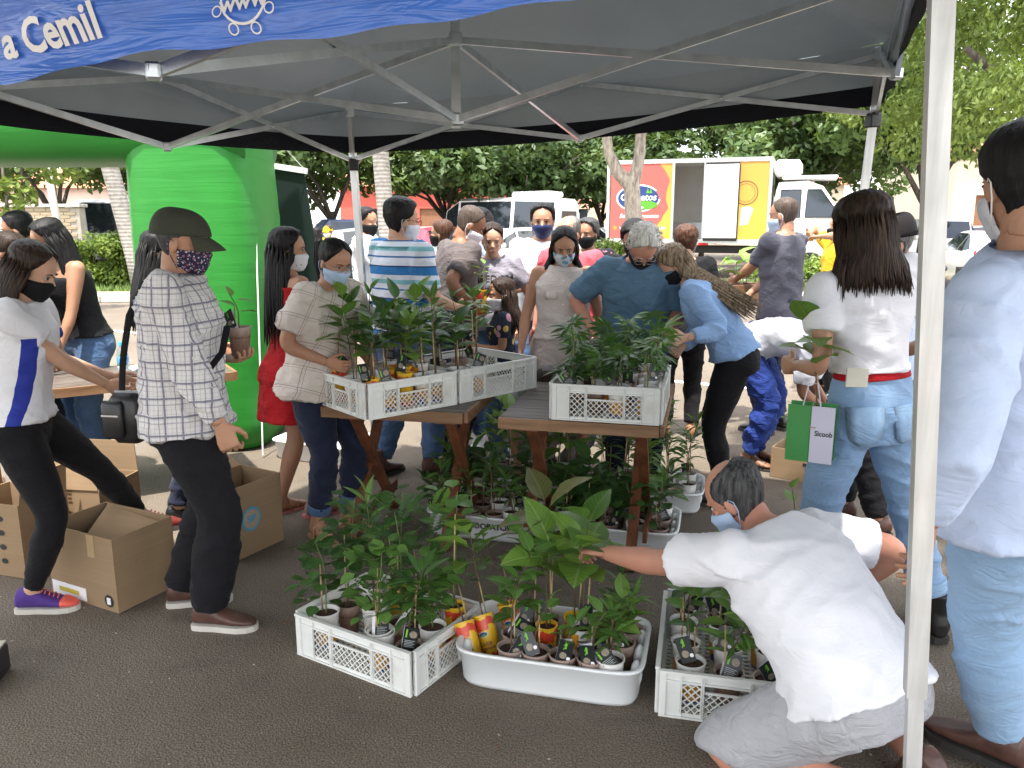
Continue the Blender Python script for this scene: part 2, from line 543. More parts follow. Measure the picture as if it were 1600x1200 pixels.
for x, y, top, lm_, lab, sd in ((9.9, 27.6, 7.0, LM_DARK, 'dark leafy tree rising right behind the truck cab', 32), (-9.6, 26.5, 5.6, LM_DARK, 'dark low tree hanging over the pale van under the arch', 34), (-14.2, 25.5, 5.8, LM_MID, 'green tree above the brick gate pillar', 35)):
    bl = rand_blobs(g_, 26, 2.6, 2.0, 3.0, top, .8, 1.5)
    tree((x, y, 0), top, bl, 14000, .15, lm_, branchy(g_, 1.9, 2.6, top - .6), lab, 'street_tree', 'street trees beyond the parked cars', seed=sd)
# unseen tree added so its canopy shades the ground right of the tents
bl = rand_blobs(g_, 40, 1.9, 2.3, 3.9, 6.2, .7, 1.1)
tree((3.35, 2.35, 0), 6, bl, 26000, .10, LM_MID, [([(2.1, -.9, 0), (1.9, -.8, 1.8), (1.2, -.3, 3.6)], [.2, .17, .12]), ([(1.2, -.3, 3.6), (.2, .1, 4.4), (-1.2, .6, 5.0)], [.1, .07, .03]), ([(1.2, -.3, 3.6), (.9, .6, 4.6), (.4, 1.4, 5.4)], [.1, .07, .03])],
     'broad unseen tree, added so its canopy shades the ground beside the tent', 'street_tree', seed=43)
# slim young tree at the far left
bl = rand_blobs(g_, 16, .95, .7, 1.7, 3.3, .28, .5)
tree((-9.1, 14.6, 0), 3, bl, 2600, .10, LM_LIGHT, [([(0, 0, 0), (.1, 0, 1.4), (.1, 0, 2.6)], [.05, .04, .02]), ([(.25, .1, 0), (.3, .1, 1.4), (.45, 0, 2.8)], [.04, .03, .015])],
     'young broad-leaved tree with thin stems behind the women at left', 'young_tree', seed=51)

# palms: only their ringed trunks stand in view, fronds start above the tent
def palm_mat():
    t = NT('palm_trunk'); vec = t.co(); z = t.xyz(vec)[2]
    ringn = t.math('SINE', t.math('MULTIPLY', t.math('ADD', z, t.math('MULTIPLY', t.noise(vec, 3), .05)), 75))
    nz = t.noise(vec, 9, 4)
    c = t.mix(t.math('MULTIPLY', t.math('ADD', ringn, 1), .5), (.27, .25, .225), (.36, .335, .31))
    t.p(col=t.mix(t.ramp(nz, [(.5, (0, 0, 0)), (.62, (.5, .5, .5))]), c, (.16, .14, .12)), rough=.95, nor=t.bump(ringn, .25, .015))
    return t.mat
M_PALM = palm_mat()
def frond(m, base, a, L, up):
    pts = []
    for i in range(9):
        s = i / 8
        pts.append(Vector((math.cos(a) * L * s, math.sin(a) * L * s, up * math.sin(s * 2.2) - 1.2 * s * s)) + Vector(base))
    for i in range(1, 9):
        p, q = pts[i - 1], pts[i]
        t_ = (q - p).normalized(); sd = t_.cross(Vector((0, 0, 1))).normalized()
        for k in range(5):
            b = p.lerp(q, k / 5); l = .55 * math.sin(math.pi * min(.97, (i + k / 5) / 9.2)) + .08
            for sg in (-1, 1):
                e = b + sd * sg * l + t_ * l * .5 - Vector((0, 0, l * .45))
                m.add([b - t_ * .02, b + t_ * .02, e], [(0, 1, 2)])
    m.tube(pts, [.03 * (1 - i / 10) for i in range(9)], 5)
def palm(a, b, r0, r1, label, top, seed):
    g = random.Random(seed)
    base = Vector((a[0] + (a[0] - b[0]) * 0, a[1], 0))
    e = empty('palm_tree', base, 0, label, 'palm tree')
    dirv = Vector((b[0] - a[0], 0, b[2] - a[2])); dirv = dirv / dirv.z
    m = MB(); n = 8
    x0 = dirv.x * (0 - a[2])
    pts = [(x0 + dirv.x * top * i / n, 0, top * i / n) for i in range(n + 1)]
    m.tube(pts, [r0 * 1.25] + [r0 + (r1 - r0) * i / n for i in range(1, n + 1)], 16)
    m.build('trunk', M_PALM, e, smooth=True)
    m = MB()
    for k in range(12): frond(m, pts[-1], k * .52 + g.random() * .3, g.uniform(2.0, 2.6), g.uniform(.5, 1.3))
    m.build('crown', LM_MID, e)
palm(at(202, 372, 18.8), at(172, 262, 18.8), .20, .17, 'ringed grey palm trunk leaning behind the hedge, seen through the green arch', 6.5, 1)
palm(at(603, 340, 18.2), at(595, 246, 18.2), .19, .17, 'pale straight palm trunk rising behind the man in striped polo', 7.0, 2)
# forked trunk in front of the truck
c0 = at(990, 400, 18.6); f0 = at(987, 292, 18.6); l1 = at(948, 214, 18.6); r1 = at(998, 214, 18.6)
e = empty('forked_tree', (c0.x, 18.6, 0), 0, 'speckled grey tree with a forked trunk in front of the delivery truck', 'tree')
m = MB(); q = lambda p, dy=0: (p.x - c0.x, dy, p.z)
m.tube([(.1, 0, 0), (.08, 0, .7), (q(at(990, 340, 18.6))), q(f0), q(at(966, 270, 18.6)), q(at(951, 240, 18.6)), q(l1), (q(l1)[0] - .35, .2, 4.8), (q(l1)[0] - .6, .3, 5.6)], [.26, .22, .20, .19, .15, .125, .11, .09, .05], 14)
m.tube([q(at(988, 310, 18.6)), q(at(989, 290, 18.6)), q(at(994, 268, 18.6)), q(at(1000, 240, 18.6)), q(at(1001, 214, 18.6)), (q(r1)[0] + .35, -.2, 4.9), (q(r1)[0] + .5, -.2, 5.7)], [.14, .15, .14, .13, .12, .09, .05], 14)
link('trunk', remesh(m, .03, 3), bark('bark_speckled', (.36, .31, .26)), e)
link('crown', crown_mesh('crown', rand_blobs(g_, 22, 2.2, 1.8, 5.2, 7.2, .6, 1.1), 9000, .12, 61), LM_DARK, e)

# clipped hedges on the median
def hedge(x0, x1, y, h, label, seed, n):
    e = empty('hedge', ((x0 + x1) / 2, y, .1), 0, label, 'hedge')
    w = (x1 - x0) / 2; g = random.Random(seed)
    bl = [(g.uniform(-w, w), g.uniform(-.5, .5), g.uniform(.25, h - .25), g.uniform(.3, .5), g.uniform(.3, .5), g.uniform(.28, .4)) for _ in range(int(14 * w) + 8)]
    m = MB()
    for i in range(int(6 * w) + 3):
        x = g.uniform(-w, w); m.tube([(x, 0, 0), (x + .1, 0, h * .5), (x + g.uniform(-.3, .3), 0, h * .85)], [.025, .02, .01], 5)
    m.build('stem', M_BARKD, e)
    link('crown', crown_mesh('crown', bl, n, .06, seed, inner=.2), LM_HEDGE, e)
hedge(-10.9, -7.9, 19.6, 1.35, 'bright green clipped hedge behind the women at the left table', 71, 16000)
hedge(-7.9, -4.2, 19.8, 1.15, 'green clipped hedge running behind the inflatable arch', 72, 12000)
hedge(1.9, 3.6, 19.4, 1.2, 'small leafy shrub at the foot of the forked tree', 73, 8000)
hedge(6.6, 8.4, 20.7, .6, 'low green shrub beside the truck cab', 74, 3500)

# lamp posts
def post(a, b, Y, r0, label, top):
    p, q_ = at(*a, Y), at(*b, Y)
    dv = (q_ - p) / (q_.z - p.z)
    base = p - dv * p.z
    e = empty('lamp_post', base, 0, label, 'lamp post')
    m = MB(); m.tube([(0, 0, 0), dv * 2, dv * top], [r0 * 1.2, r0, r0 * .8], 12)
    m.build('pole', mat('post_concrete', (.5, .48, .44), .85, .15), e, smooth=True)
    MB().box((dv.x * top + .4, 0, top + .02), (1.0, .1, .06), bev=.02).build('arm', mat('post_concrete', (.5, .48, .44)), e)
    MB().box((dv.x * top + 1.0, 0, top - .02), (.5, .22, .1), bev=.03).build('lamp_head', mat('lamp_grey', (.4, .4, .4), .5), e)
post((88, 340), (74, 262), 17.6, .075, 'thin white leaning lamp post by the brick pillar', 7)
post((1241, 290), (1244, 200), 27, .13, 'grey concrete lamp post behind the truck cab', 9)

# ================================================================== BUILDINGS
M_CREAM = mat('wall_cream', (.72, .64, .50), .9, .08, 1.5, .1, 30)
M_PINK = mat('wall_pinkish', (.66, .52, .44), .9, .08, 1.5, .1, 30)
M_ROOF = mat('roof_tile', (.40, .17, .09), .85, .25, 4, .3, 20)
M_GLASS = mat('window_glass', (.03, .04, .05), .08, .1, 2, spec=.8)
M_WOODD = mat('door_wood', (.22, .10, .05), .7, .2, 8)
M_WHITE = mat('white_paint', (.78, .77, .74), .6, .05, 3)
def house(name, x0, x1, y, h, wallm, label, doors=(), windows=(), roof=True, depth=8):
    e = empty(name, ((x0 + x1) / 2, y, 0), 0, label, 'building')
    w = x1 - x0
    # facade as butted wall pieces round the openings
    ops = sorted([(a, b, 0, t) for a, b, t in doors] + [(a, b, s_, t) for a, b, s_, t in windows])
    m = MB(); cx = -w / 2
    for a, b, s_, t in ops:
        a_, b_ = a - (x0 + x1) / 2, b - (x0 + x1) / 2
        m.box(((cx + a_) / 2, .15, h / 2), (a_ - cx, .3, h))
        if s_ > 0: m.box(((a_ + b_) / 2, .15, s_ / 2), (b_ - a_, .3, s_))
        m.box(((a_ + b_) / 2, .15, (t + h) / 2), (b_ - a_, .3, h - t))
        cx = b_
    m.box(((cx + w / 2) / 2, .15, h / 2), (w / 2 - cx, .3, h))
    m.box((-w / 2 + .15, .3 + depth / 2, h / 2), (.3, depth, h)); m.box((w / 2 - .15, .3 + depth / 2, h / 2), (.3, depth, h)); m.box((0, .15 + depth, h / 2), (w - .62, .3, h))
    m.build('wall', wallm, e)
    for a, b, s_, t in ops:
        a_, b_ = a - (x0 + x1) / 2, b - (x0 + x1) / 2
        if s_ == 0:
            MB().box(((a_ + b_) / 2, .2, t / 2), (b_ - a_ - .01, .08, t - .01)).build('door', M_WOODD, e)
        else:
            wn_ = MB().box(((a_ + b_) / 2, .22, (s_ + t) / 2), (b_ - a_ - .01, .03, t - s_ - .01)).build('window', M_GLASS, e)
            fm = MB()
            for q in (a_ + .04, (a_ + b_) / 2, b_ - .04): fm.box((q, .18, (s_ + t) / 2), (.07, .05, t - s_ - .02))
            fm.build('frame', M_WHITE, wn_)
            MB().box(((a_ + b_) / 2, -.03, s_ - .03), (b_ - a_ + .2, .12, .06)).build('sill', M_WHITE, wn_)
    if roof:
        m = MB()
        o = .45
        m.add([(-w / 2 - o, -o, h + .01), (w / 2 + o, -o, h + .01), (w / 2 + o, depth / 2, h + 1.4), (-w / 2 - o, depth / 2, h + 1.4), (-w / 2 - o, depth + .3 + o, h + .01), (w / 2 + o, depth + .3 + o, h + .01)],
              [(0, 1, 2, 3), (3, 2, 5, 4), (0, 3, 4), (1, 5, 2), (1, 0, 4, 5)])
        m.build('roof', M_ROOF, e)
    else:
        MB().box((0, depth / 2, h + .1), (w + .2, depth + .6, .2)).build('parapet', wallm, e)
    return e
house('corner_house', 21.5, 37, 40, 4.9, M_CREAM, 'cream building with wooden doors behind the parked pickup', doors=((22.6, 23.7, 2.9), (26.0, 27.1, 2.9)), windows=((24.3, 25.4, 1.2, 2.8), (28.6, 29.8, 1.2, 2.8)))
house('low_house', 15.2, 21.0, 52, 3.9, M_CREAM, 'low pale house with small windows far behind the truck cab', windows=((16.0, 16.9, 1.2, 2.6), (18.0, 18.9, 1.2, 2.6), (19.6, 20.4, 1.2, 2.6)))
house('shop_house', -34, -17.4, 50, 3.6, M_PINK, 'long low pinkish building behind the parked cars, seen under the arch', windows=((-31, -29, 1.0, 2.4), (-24, -22.6, 1.0, 2.4), (-20.6, -19.4, 1.0, 2.4)))
house('red_shop', -13, 2, 62, 4.2, mat('wall_red', (.5, .10, .07), .8), 'red fronted shop far behind the dark trees', doors=((-7, -5.4, 2.6),), windows=((-11, -9, 1, 2.6), (-3.4, -1, 1, 2.6)))
house('peach_shop', 3, 15, 64, 4.4, mat('wall_peach', (.66, .42, .30), .85), 'peach coloured shop far behind the minibus and truck', windows=((4.5, 6, 1, 2.6), (8, 10, 1, 2.6)), doors=((11.5, 12.9, 2.7),))
# brick gate pillar with white wall at the left
def brickwall(x0, x1, y, h, label, mcol):
    e = empty('garden_wall', ((x0 + x1) / 2, y, 0), 0, label, 'wall')
    w = x1 - x0
    MB().box((0, .15, h / 2), (w - .02, .26, h - .02)).build('mortar', mat('mortar', (.40, .36, .30), .95), e)
    bmesh_ = MB().box((0, 0, 0), (.285, .03, .075), bev=.006).mesh('brick')
    bmesh_.materials.append(mcol)
    rows = int(h / .09); cols = int(w / .3)
    for r_ in range(rows):
        for c_ in range(cols + 1):
            x = -w / 2 + .15 + c_ * .3 + (.15 if r_ % 2 else 0)
            if abs(x) > w / 2 - .13: continue
            link('brick', bmesh_, None, e, (x, .012, .045 + r_ * .09))
    MB().box((0, .15, h + .04), (w + .1, .4, .08), bev=.01).build('coping', M_KERB, e)
brickwall(-12.9, -11.0, 20.8, 2.0, 'beige brick gate pillar behind the thin lamp post', mat('brick_beige', (.36, .29, .20), .9, .2, 3))
e = empty('white_wall', (-17.6, 21.2, 0), 0, 'white plastered boundary wall left of the brick pillar', 'wall')
MB().box((0, 0, .95), (9.2, .25, 1.9)).build('wall', mat('plaster_white', (.7, .68, .65), .9, .1, 1.5, .2, 25), e)
MB().box((0, 0, 1.96), (9.4, .4, .12), bev=.02).build('coping', M_ROOF, e)
# ================================================================== VEHICLES
def paint(name, col, coat=.6):
    return mat(name, col, .35, .04, 2, coat=coat)
M_TYRE = mat('tyre_rubber', (.02, .02, .02), .85, .2)
M_RIM = metal('wheel_rim', (.55, .55, .57), .35)
M_CGLASS = mat('car_glass', (.015, .02, .025), .05, .05, 2, spec=.9)
M_PLASTK = mat('black_plastic', (.025, .025, .027), .6, .1)
M_HEAD = mat('headlight_glass', (.6, .62, .64), .1, .05, 3, spec=.8)
M_TAIL = mat('tail_light', (.45, .02, .015), .2, .1, 5, spec=.7)
P_WHITE = paint('car_white', (.78, .78, .77)); P_SILVER = paint('car_silver', (.42, .43, .45)); P_NAVY = paint('car_navy', (.03, .05, .11))
P_RED = paint('car_red', (.40, .06, .09)); P_BLACK = paint('car_black', (.02, .02, .022)); P_GREY = paint('car_grey', (.2, .21, .22))

ST = {
 'hatch': [(-1.98, .38, .80, .84, .70, .60), (-1.90, .28, .92, 1.02, .82, .66), (-1.60, .25, .96, 1.38, .85, .60), (-.70, .25, .96, 1.48, .86, .60), (.20, .25, .94, 1.44, .86, .59), (1.02, .25, .93, .97, .86, .70), (1.70, .27, .80, .84, .82, .68), (1.97, .36, .60, .64, .68, .58)],
 'sedan': [(-2.2, .38, .85, .89, .70, .60), (-2.1, .28, .96, 1.0, .82, .70), (-1.45, .25, .97, 1.02, .85, .68), (-.85, .25, .97, 1.42, .86, .58), (.25, .25, .94, 1.42, .86, .58), (1.10, .25, .93, .97, .86, .70), (1.85, .27, .80, .84, .82, .68), (2.15, .36, .60, .64, .68, .58)],
 'pickup': [(-2.6, .48, 1.0, 1.03, .80, .78), (-2.5, .40, 1.06, 1.09, .88, .86), (-.95, .38, 1.08, 1.10, .90, .86), (-.80, .38, 1.10, 1.70, .90, .64), (.55, .38, 1.08, 1.72, .90, .64), (1.25, .38, 1.06, 1.10, .90, .76), (2.2, .40, .98, 1.02, .88, .74), (2.5, .48, .72, .76, .74, .64)],
 'van': [(-2.7, .45, 1.2, 2.20, .88, .74), (-2.62, .35, 1.2, 2.36, .96, .78), (-1.0, .32, 1.2, 2.42, .97, .78), (1.2, .32, 1.2, 2.40, .97, .78), (1.75, .32, 1.2, 2.05, .97, .74), (2.25, .32, 1.15, 1.22, .95, .80), (2.7, .36, .95, 1.0, .88, .74), (2.85, .45, .7, .74, .74, .64)],
}
GLZ = {'hatch': (2, 5), 'sedan': (2, 5), 'pickup': (2, 5), 'van': (1, 5)}
def car_ring(s):
    x, zb, be, ro, wl, wr = s
    h = [(wl * .92, zb), (wl, zb + .12), (wl * 1.0, (zb + be) / 2), (wl * .985, be), (wr, ro - (ro - be) * .08), (wr * .75, ro)]
    return [Vector((x, y, z)) for y, z in h] + [Vector((x, -y, z)) for y, z in reversed(h)]
_cars = {}
def car(kind, paintm, loc, heading, label, scale=1.0):
    """heading: degrees anticlockwise from +X of the way the car points"""
    key = (kind, paintm.name)
    if key in _cars:
        c = copy_tree(_cars[key]); c.location = loc; c.rotation_euler = (0, 0, R(heading)); c.scale = (scale,) * 3
        c['label'] = label
        return c
    e = empty('parked_' + ('van' if kind == 'van' else 'pickup' if kind == 'pickup' else 'car'), loc, R(heading), label, 'van' if kind == 'van' else 'pickup' if kind == 'pickup' else 'car', 'vehicles parked beyond the median')
    e.scale = (scale,) * 3
    st = ST[kind]; rings = [car_ring(s) for s in st]
    m = MB(); m.loft(rings); bo = m.build('body', paintm, e, angle=35)
    if kind == 'pickup': MB().box((-1.75, 0, 1.06), (1.4, 1.45, .1)).build('load_bed', M_PLASTK, e)
    g0, g1 = GLZ[kind]
    def inset(a, b, c, d, k=.07, off=.012):
        q = [Vector(p) for p in (a, b, c, d)]; ce = sum(q, Vector()) / 4
        n = (q[1] - q[0]).cross(q[3] - q[0])
        n = n.normalized() if n.length > 1e-6 else Vector((0, 0, 1))
        if n.dot(ce - Vector((ce.x * .9, 0, .9))) < 0: n = -n
        return [p.lerp(ce, k) + n * off for p in q]
    for i in range(g0, g1):
        a, b = rings[i], rings[i + 1]
        for (k0, k1) in ((3, 4), (8, 7)):
            mm = MB(); q = inset(a[k0], b[k0], b[k1], a[k1]); mm.quad(*q); mm.quad(*reversed([p - Vector((0, .004 if k0 == 3 else -.004, 0)) for p in q]))
            if (q[2] - q[0]).length > .3: mm.build('side_window', M_CGLASS, e)
    # windscreen and rear glass
    a, b = rings[g1 - 1], rings[g1]
    mm = MB(); q = inset(a[4], a[7], b[8], b[3], .08, .014); mm.quad(*q); mm.build('windscreen', M_CGLASS, e)
    i = g0 if kind != 'van' else 0
    a, b = (rings[i], rings[i + 1]) if kind != 'van' else (rings[0], rings[1])
    mm = MB(); q = inset(a[3], a[8], b[7], b[4], .08, .014) if kind != 'van' else [Vector((-2.715, y, z)) for y, z in ((-.62, 1.3), (.62, 1.3), (.56, 1.95), (-.56, 1.95))]
    mm.quad(*q); mm.build('rear_window', M_CGLASS, e)
    L0, L1 = st[0][0], st[-1][0]; rw = .31 if kind in ('hatch', 'sedan') else .36
    w0 = st[3][4]
    for x in (L0 + .78, L1 - .78):
        for sg in (1, -1):
            Mx = Matrix.Translation((x, sg * (w0 - .10), rw)) @ Matrix.Rotation(R(90), 4, 'X')
            wh = MB().lathe([(rw * .6, -.1), (rw * .95, -.11), (rw, -.07), (rw, .07), (rw * .95, .11), (rw * .6, .1)], 20, M=Mx).build('wheel', M_TYRE, e, angle=40)
            MB().lathe([(.02, -.115), (rw * .58, -.112), (rw * .62, -.09), (rw * .62, .09), (rw * .58, .112), (.02, .115)], 16, M=Mx).build('rim', M_RIM, wh, angle=40)
            MB().box((x, sg * (w0 - .055), rw + .02), (rw * 2.25, .12, rw * 2.1), bev=.05).build('wheel_arch', M_PLASTK, e)
    hz = st[-1][3]
    for sg in (1, -1):
        MB().box((L1 - .12, sg * .56, hz + .02), (.28, .26, .14), bev=.05).build('headlight', M_HEAD, e, smooth=True)
        MB().box((L0 + .07, sg * .66, st[1][2] - .06), (.16, .16, .24 if kind != 'van' else .5), bev=.04).build('tail_light', M_TAIL, e, smooth=True)
        MB().box((st[g1][0] - .25, sg * (w0 + .09), st[g1][2] + .08), (.12, .18, .14), bev=.04).build('mirror', paintm, e, smooth=True)
    MB().box((L1 - .03, 0, .42), (.1, 1.2, .22), bev=.03).build('bumper', M_PLASTK, e, smooth=True)
    MB().box((L0 + .03, 0, .45), (.1, 1.25, .2), bev=.03).build('bumper', M_PLASTK, e, smooth=True)
    MB().box((L0 - .012, 0, .72), (.02, .4, .13)).build('number_plate', mat('plate', (.6, .6, .58), .5), e)
    _cars[key] = e
    return e
def gx(u, Y): return (u - 800) / FPX * Y * (1 / math.cos(PITCH)) * .985
# white minibus with its roof unit
e = car('van', P_WHITE, (gx(782, 29.5), 29.5, 0), 150, 'white minibus with long dark windows and roof air unit', 1.02)
MB().box((-1.5, 0, 2.50), (1.5, 1.1, .22), bev=.08).build('roof_unit', P_WHITE, e, smooth=True)
car('van', P_SILVER, (gx(178, 29), 30, 0), 215, 'pale van parked behind the hedge under the arch')
for kind, pm, u, Y, hd, lab in [
    ('hatch', P_WHITE, 800, 22.9, 208, 'white hatchback whose windscreen shows behind the grey printed shirt'),
    ('pickup', P_NAVY, 540, 27.5, 205, 'navy blue pickup parked behind the tent pole'),
    ('hatch', P_BLACK, 492, 30, 230, 'black hatchback parked between the dark banner and navy pickup'),
    ('sedan', P_WHITE, 466, 36, 160, 'white saloon far behind the dark banner'),
    ('hatch', P_SILVER, 612, 25, 25, 'silver hatchback behind the straight palm trunk'),
    ('hatch', P_RED, 690, 28.5, 60, 'dark red hatchback behind the masked woman with ponytail'),
    ('hatch', P_WHITE, 640, 38, 20, 'small white hatchback far behind the dark red one'),
    ('pickup', P_WHITE, 884, 34, 75, 'white pickup seen from behind beyond the minibus'),
    ('sedan', P_WHITE, 918, 31, 140, 'white saloon between the minibus and the truck'),
    ('hatch', P_GREY, 930, 39, 90, 'grey hatchback far beyond the truck tail'),
    ('hatch', P_WHITE, 148, 36, 215, 'white hatchback parked beside the pale van'),
    ('sedan', P_GREY, 132, 42, 180, 'grey saloon farthest back under the arch'),
    ('hatch', P_WHITE, 128, 31, 230, 'white hatchback with dark windows beside the brick pillar'),
    ('pickup', P_WHITE, 1446, 27, 176, 'white pickup in front of the cream building'),
    ('sedan', P_SILVER, 1418, 34, 182, 'silver saloon behind the white pickup'),
    ('sedan', P_WHITE, 1530, 19.6, 72, 'white saloon showing its red tail lamp beyond the pole'),
    ('hatch', P_GREY, 1492, 33, 170, 'grey hatchback at the foot of the cream building'),
]:
    car(kind, pm, (gx(u, Y), Y, 0), hd, lab)

# ------------------------------------------------------------------ delivery truck
A = Vector((2.86, 24.7, 0)); B = Vector((7.28, 23.1, 0))
tl = (B - A).length; ta = math.atan2(B.y - A.y, B.x - A.x)
truck = empty('delivery_truck', A, ta, 'delivery truck with red and yellow cargo box, side door open', 'truck')
z0, z1, dep = 1.02, 3.42, 2.2     # cargo box floor, roof, depth; near side at y=0
def truck_art():
    t = NT('truck_print'); vec = t.co(); X, Y_, Z = t.xyz(vec)
    nz = t.noise(t.map(vec, (1.1, 0, 1.5), loc=(0, 0, .35)), 1.0, 0, .4, .4)
    edge = t.math('ADD', X, t.math('MULTIPLY', nz, 1.25))
    red = t.ramp(t.math('DIVIDE', edge, 5.0), [(0.0, (1, 1, 1)), (.462, (1, 1, 1)), (.466, (0, 0, 0))])
    c = t.mix(red, (.70, .36, .045), (.56, .115, .10))
    yel = t.ramp(t.math('DIVIDE', t.math('ADD', Z, t.math('MULTIPLY', nz, .5)), 4), [(.3, (.62, .42, .06)), (.75, (.62, .32, .07))])
    c = t.mix(red, yel, (.56, .115, .10))
    t.p(col=c, rough=.4, spec=.4)
    return t.mat
M_ART = truck_art()
ox0, ox1 = 1.98, 2.86            # the open doorway
oz0, oz1 = z0 + .12, z1 - .2
m = MB()                          # shell: floor, roof, back, ends; near wall in butted pieces
m.box((tl / 2, dep / 2, z0 + .05), (tl, dep, .1)); m.box((tl / 2, dep / 2, z1 - .05), (tl, dep, .1))
m.box((tl / 2, dep - .04, (z0 + z1) / 2), (tl - .1, .08, z1 - z0 - .21)); m.box((.04, dep / 2 - .04, (z0 + z1) / 2), (.08, dep - .1, z1 - z0 - .21)); m.box((tl - .04, dep / 2 - .04, (z0 + z1) / 2), (.08, dep - .1, z1 - z0 - .21))
m.build('cargo_box', mat('box_white', (.72, .72, .70), .5, .06, 2), truck)
M_BOXIN = mat('box_white', (.72, .72, .70))
pw = MB(); pw.box((ox0 / 2 + .05, -.012, (z0 + z1) / 2), (ox0 - .14, .03, z1 - z0 - .24)); pw.build('printed_panel', M_ART, truck)
pw = MB(); pw.box(((ox1 + tl) / 2 - .02, -.012, (z0 + z1) / 2), (tl - ox1 - .1, .03, z1 - z0 - .24)); pw.build('printed_panel', M_ART, truck)
fr = MB()
fr.box((tl / 2, -.02, z1 - .06), (tl, .05, .12)); fr.box((tl / 2, -.02, z0 + .06), (tl, .05, .12))
for x in (.035, ox0 - .01, ox1 + .01, tl - .035): fr.box((x, -.022, (z0 + z1) / 2), (.07, .054, z1 - z0 - .242))
fr.build('box_trim', metal('box_aluminium', (.75, .75, .74), .4), truck)
MB().box(((ox0 + ox1) / 2, dep - .12, z0 + .35), (ox1 - ox0 + 1.2, .06, .5)).build('inner_lining', metal('lining', (.6, .62, .64), .4), truck)
dr = MB(); dr.box((ox1 + .50, -.10, (oz0 + oz1) / 2 + .02), (.92, .09, oz1 - oz0 - .02), bev=.02); d_ = dr.build('sliding_door', mat('door_white', (.80, .81, .80), .4, .03), truck)
sd = MB()
for a, b in (((ox1 + .03, oz0), (ox1 + .97, oz0)), ((ox1 + .03, oz1 + .02), (ox1 + .97, oz1 + .02)), ((ox1 + .975, oz0), (ox1 + .975, oz1))): sd.bar((a[0], -.10, a[1]), (b[0], -.10, b[1]), .035, .1)
sd.build('seal', M_PLASTK, d_)
# oval emblem and lettering on the red panel
def disc(m, cx, cz, rx, rz, y, n=40, a0=0, a1=6.2832, mi=0):
    vs = [(cx + rx * math.cos(a0 + (a1 - a0) * k / n), y, cz + rz * math.sin(a0 + (a1 - a0) * k / n)) for k in range(n)]
    m.add(vs, [tuple(range(n))], mi)
P_BLUE = mat('print_blue', (.02, .05, .19), .4, .05); P_GRN = mat('print_green', (.10, .33, .03), .4, .05); P_WHT = mat('print_white', (.82, .82, .80), .4, .03); P_BRN = mat('print_brown', (.20, .09, .03), .5)
lc = (.95, z0 + 1.30)
m = MB(); disc(m, lc[0], lc[1], .66, .40, -.030); em = m.build('emblem', P_WHT, truck)
m = MB(); disc(m, lc[0], lc[1], .61, .355, -.033); m.build('emblem_field', P_BLUE, em)
m = MB(); disc(m, lc[0] + .16, lc[1] - .2, .42, .13, -.036); m.build('emblem_hill', P_GRN, em)
m = MB(); disc(m, lc[0] + .0, lc[1] - .27, .17, .045, -.039); m.build('emblem_path', P_WHT, em)
def wall_text(txt, size, cx, cz, y, mt, parent, name='lettering', bold=.0, shear=0.0):
    vs, fs = text_mb(txt, size, bold, shear=shear)
    return MB().add([(cx + v.x, y, cz + v.y) for v in vs], fs).build(name, mt, parent)
wall_text('Coopatos', .27, lc[0], lc[1] + .02, -.042, P_WHT, em, 'emblem_lettering', .006, .15)
m = MB()
for dx in (-.04, .05): m.add([(lc[0] + .32 + dx - .05, -.040, lc[1] + .14), (lc[0] + .32 + dx + .05, -.040, lc[1] + .14), (lc[0] + .32 + dx, -.040, lc[1] + .29)], [(0, 1, 2)])
m.build('emblem_trees', P_GRN, em)
wall_text('Sempre Presente', .17, .98, z0 + .78, -.030, P_WHT, truck, bold=.003, shear=.3)
wall_text('www.coopatos.com.br', .15, 1.10, z0 + .44, -.030, P_WHT, truck, bold=.003)
m = MB(); disc(m, .27, z0 + .44, .06, .06, -.030); m.build('round_mark', mat('print_orange', (.6, .28, .03), .5), truck)
m = MB(); disc(m, 1.70, z0 + 1.02, .055, .13, -.031); disc(m, 1.60, z0 + 1.42, .16, .15, -.031); m.build('splash_drop', mat('print_red', (.56, .115, .10), .4), truck)
m = MB()
for q in range(32):
    a, b = q * 2 * math.pi / 32, (q + 1) * 2 * math.pi / 32
    for ra, rb in ((.34, .31), (.26, .245)):
        m.quad((4.02 + ra * math.cos(a), -.030, z0 + 1.42 + ra * math.sin(a)), (4.02 + ra * math.cos(b), -.030, z0 + 1.42 + ra * math.sin(b)), (4.02 + rb * math.cos(b), -.030, z0 + 1.42 + rb * math.sin(b)), (4.02 + rb * math.cos(a), -.030, z0 + 1.42 + rb * math.sin(a)))
m.build('round_stamp', P_BRN, truck)
m = MB(); m.add([(3.90, -.030, z0 + .5), (4.12, -.030, z0 + .55), (4.25, -.030, z0 + .98), (4.12, -.030, z0 + 1.05), (3.92, -.030, z0 + 1.0)], [(0, 1, 2, 3, 4)]); m.build('milk_splash', P_WHT, truck)
MB().box((2.9, -.03, z0 - .02), (.28, .03, .07)).build('side_marker', M_TAIL, truck)
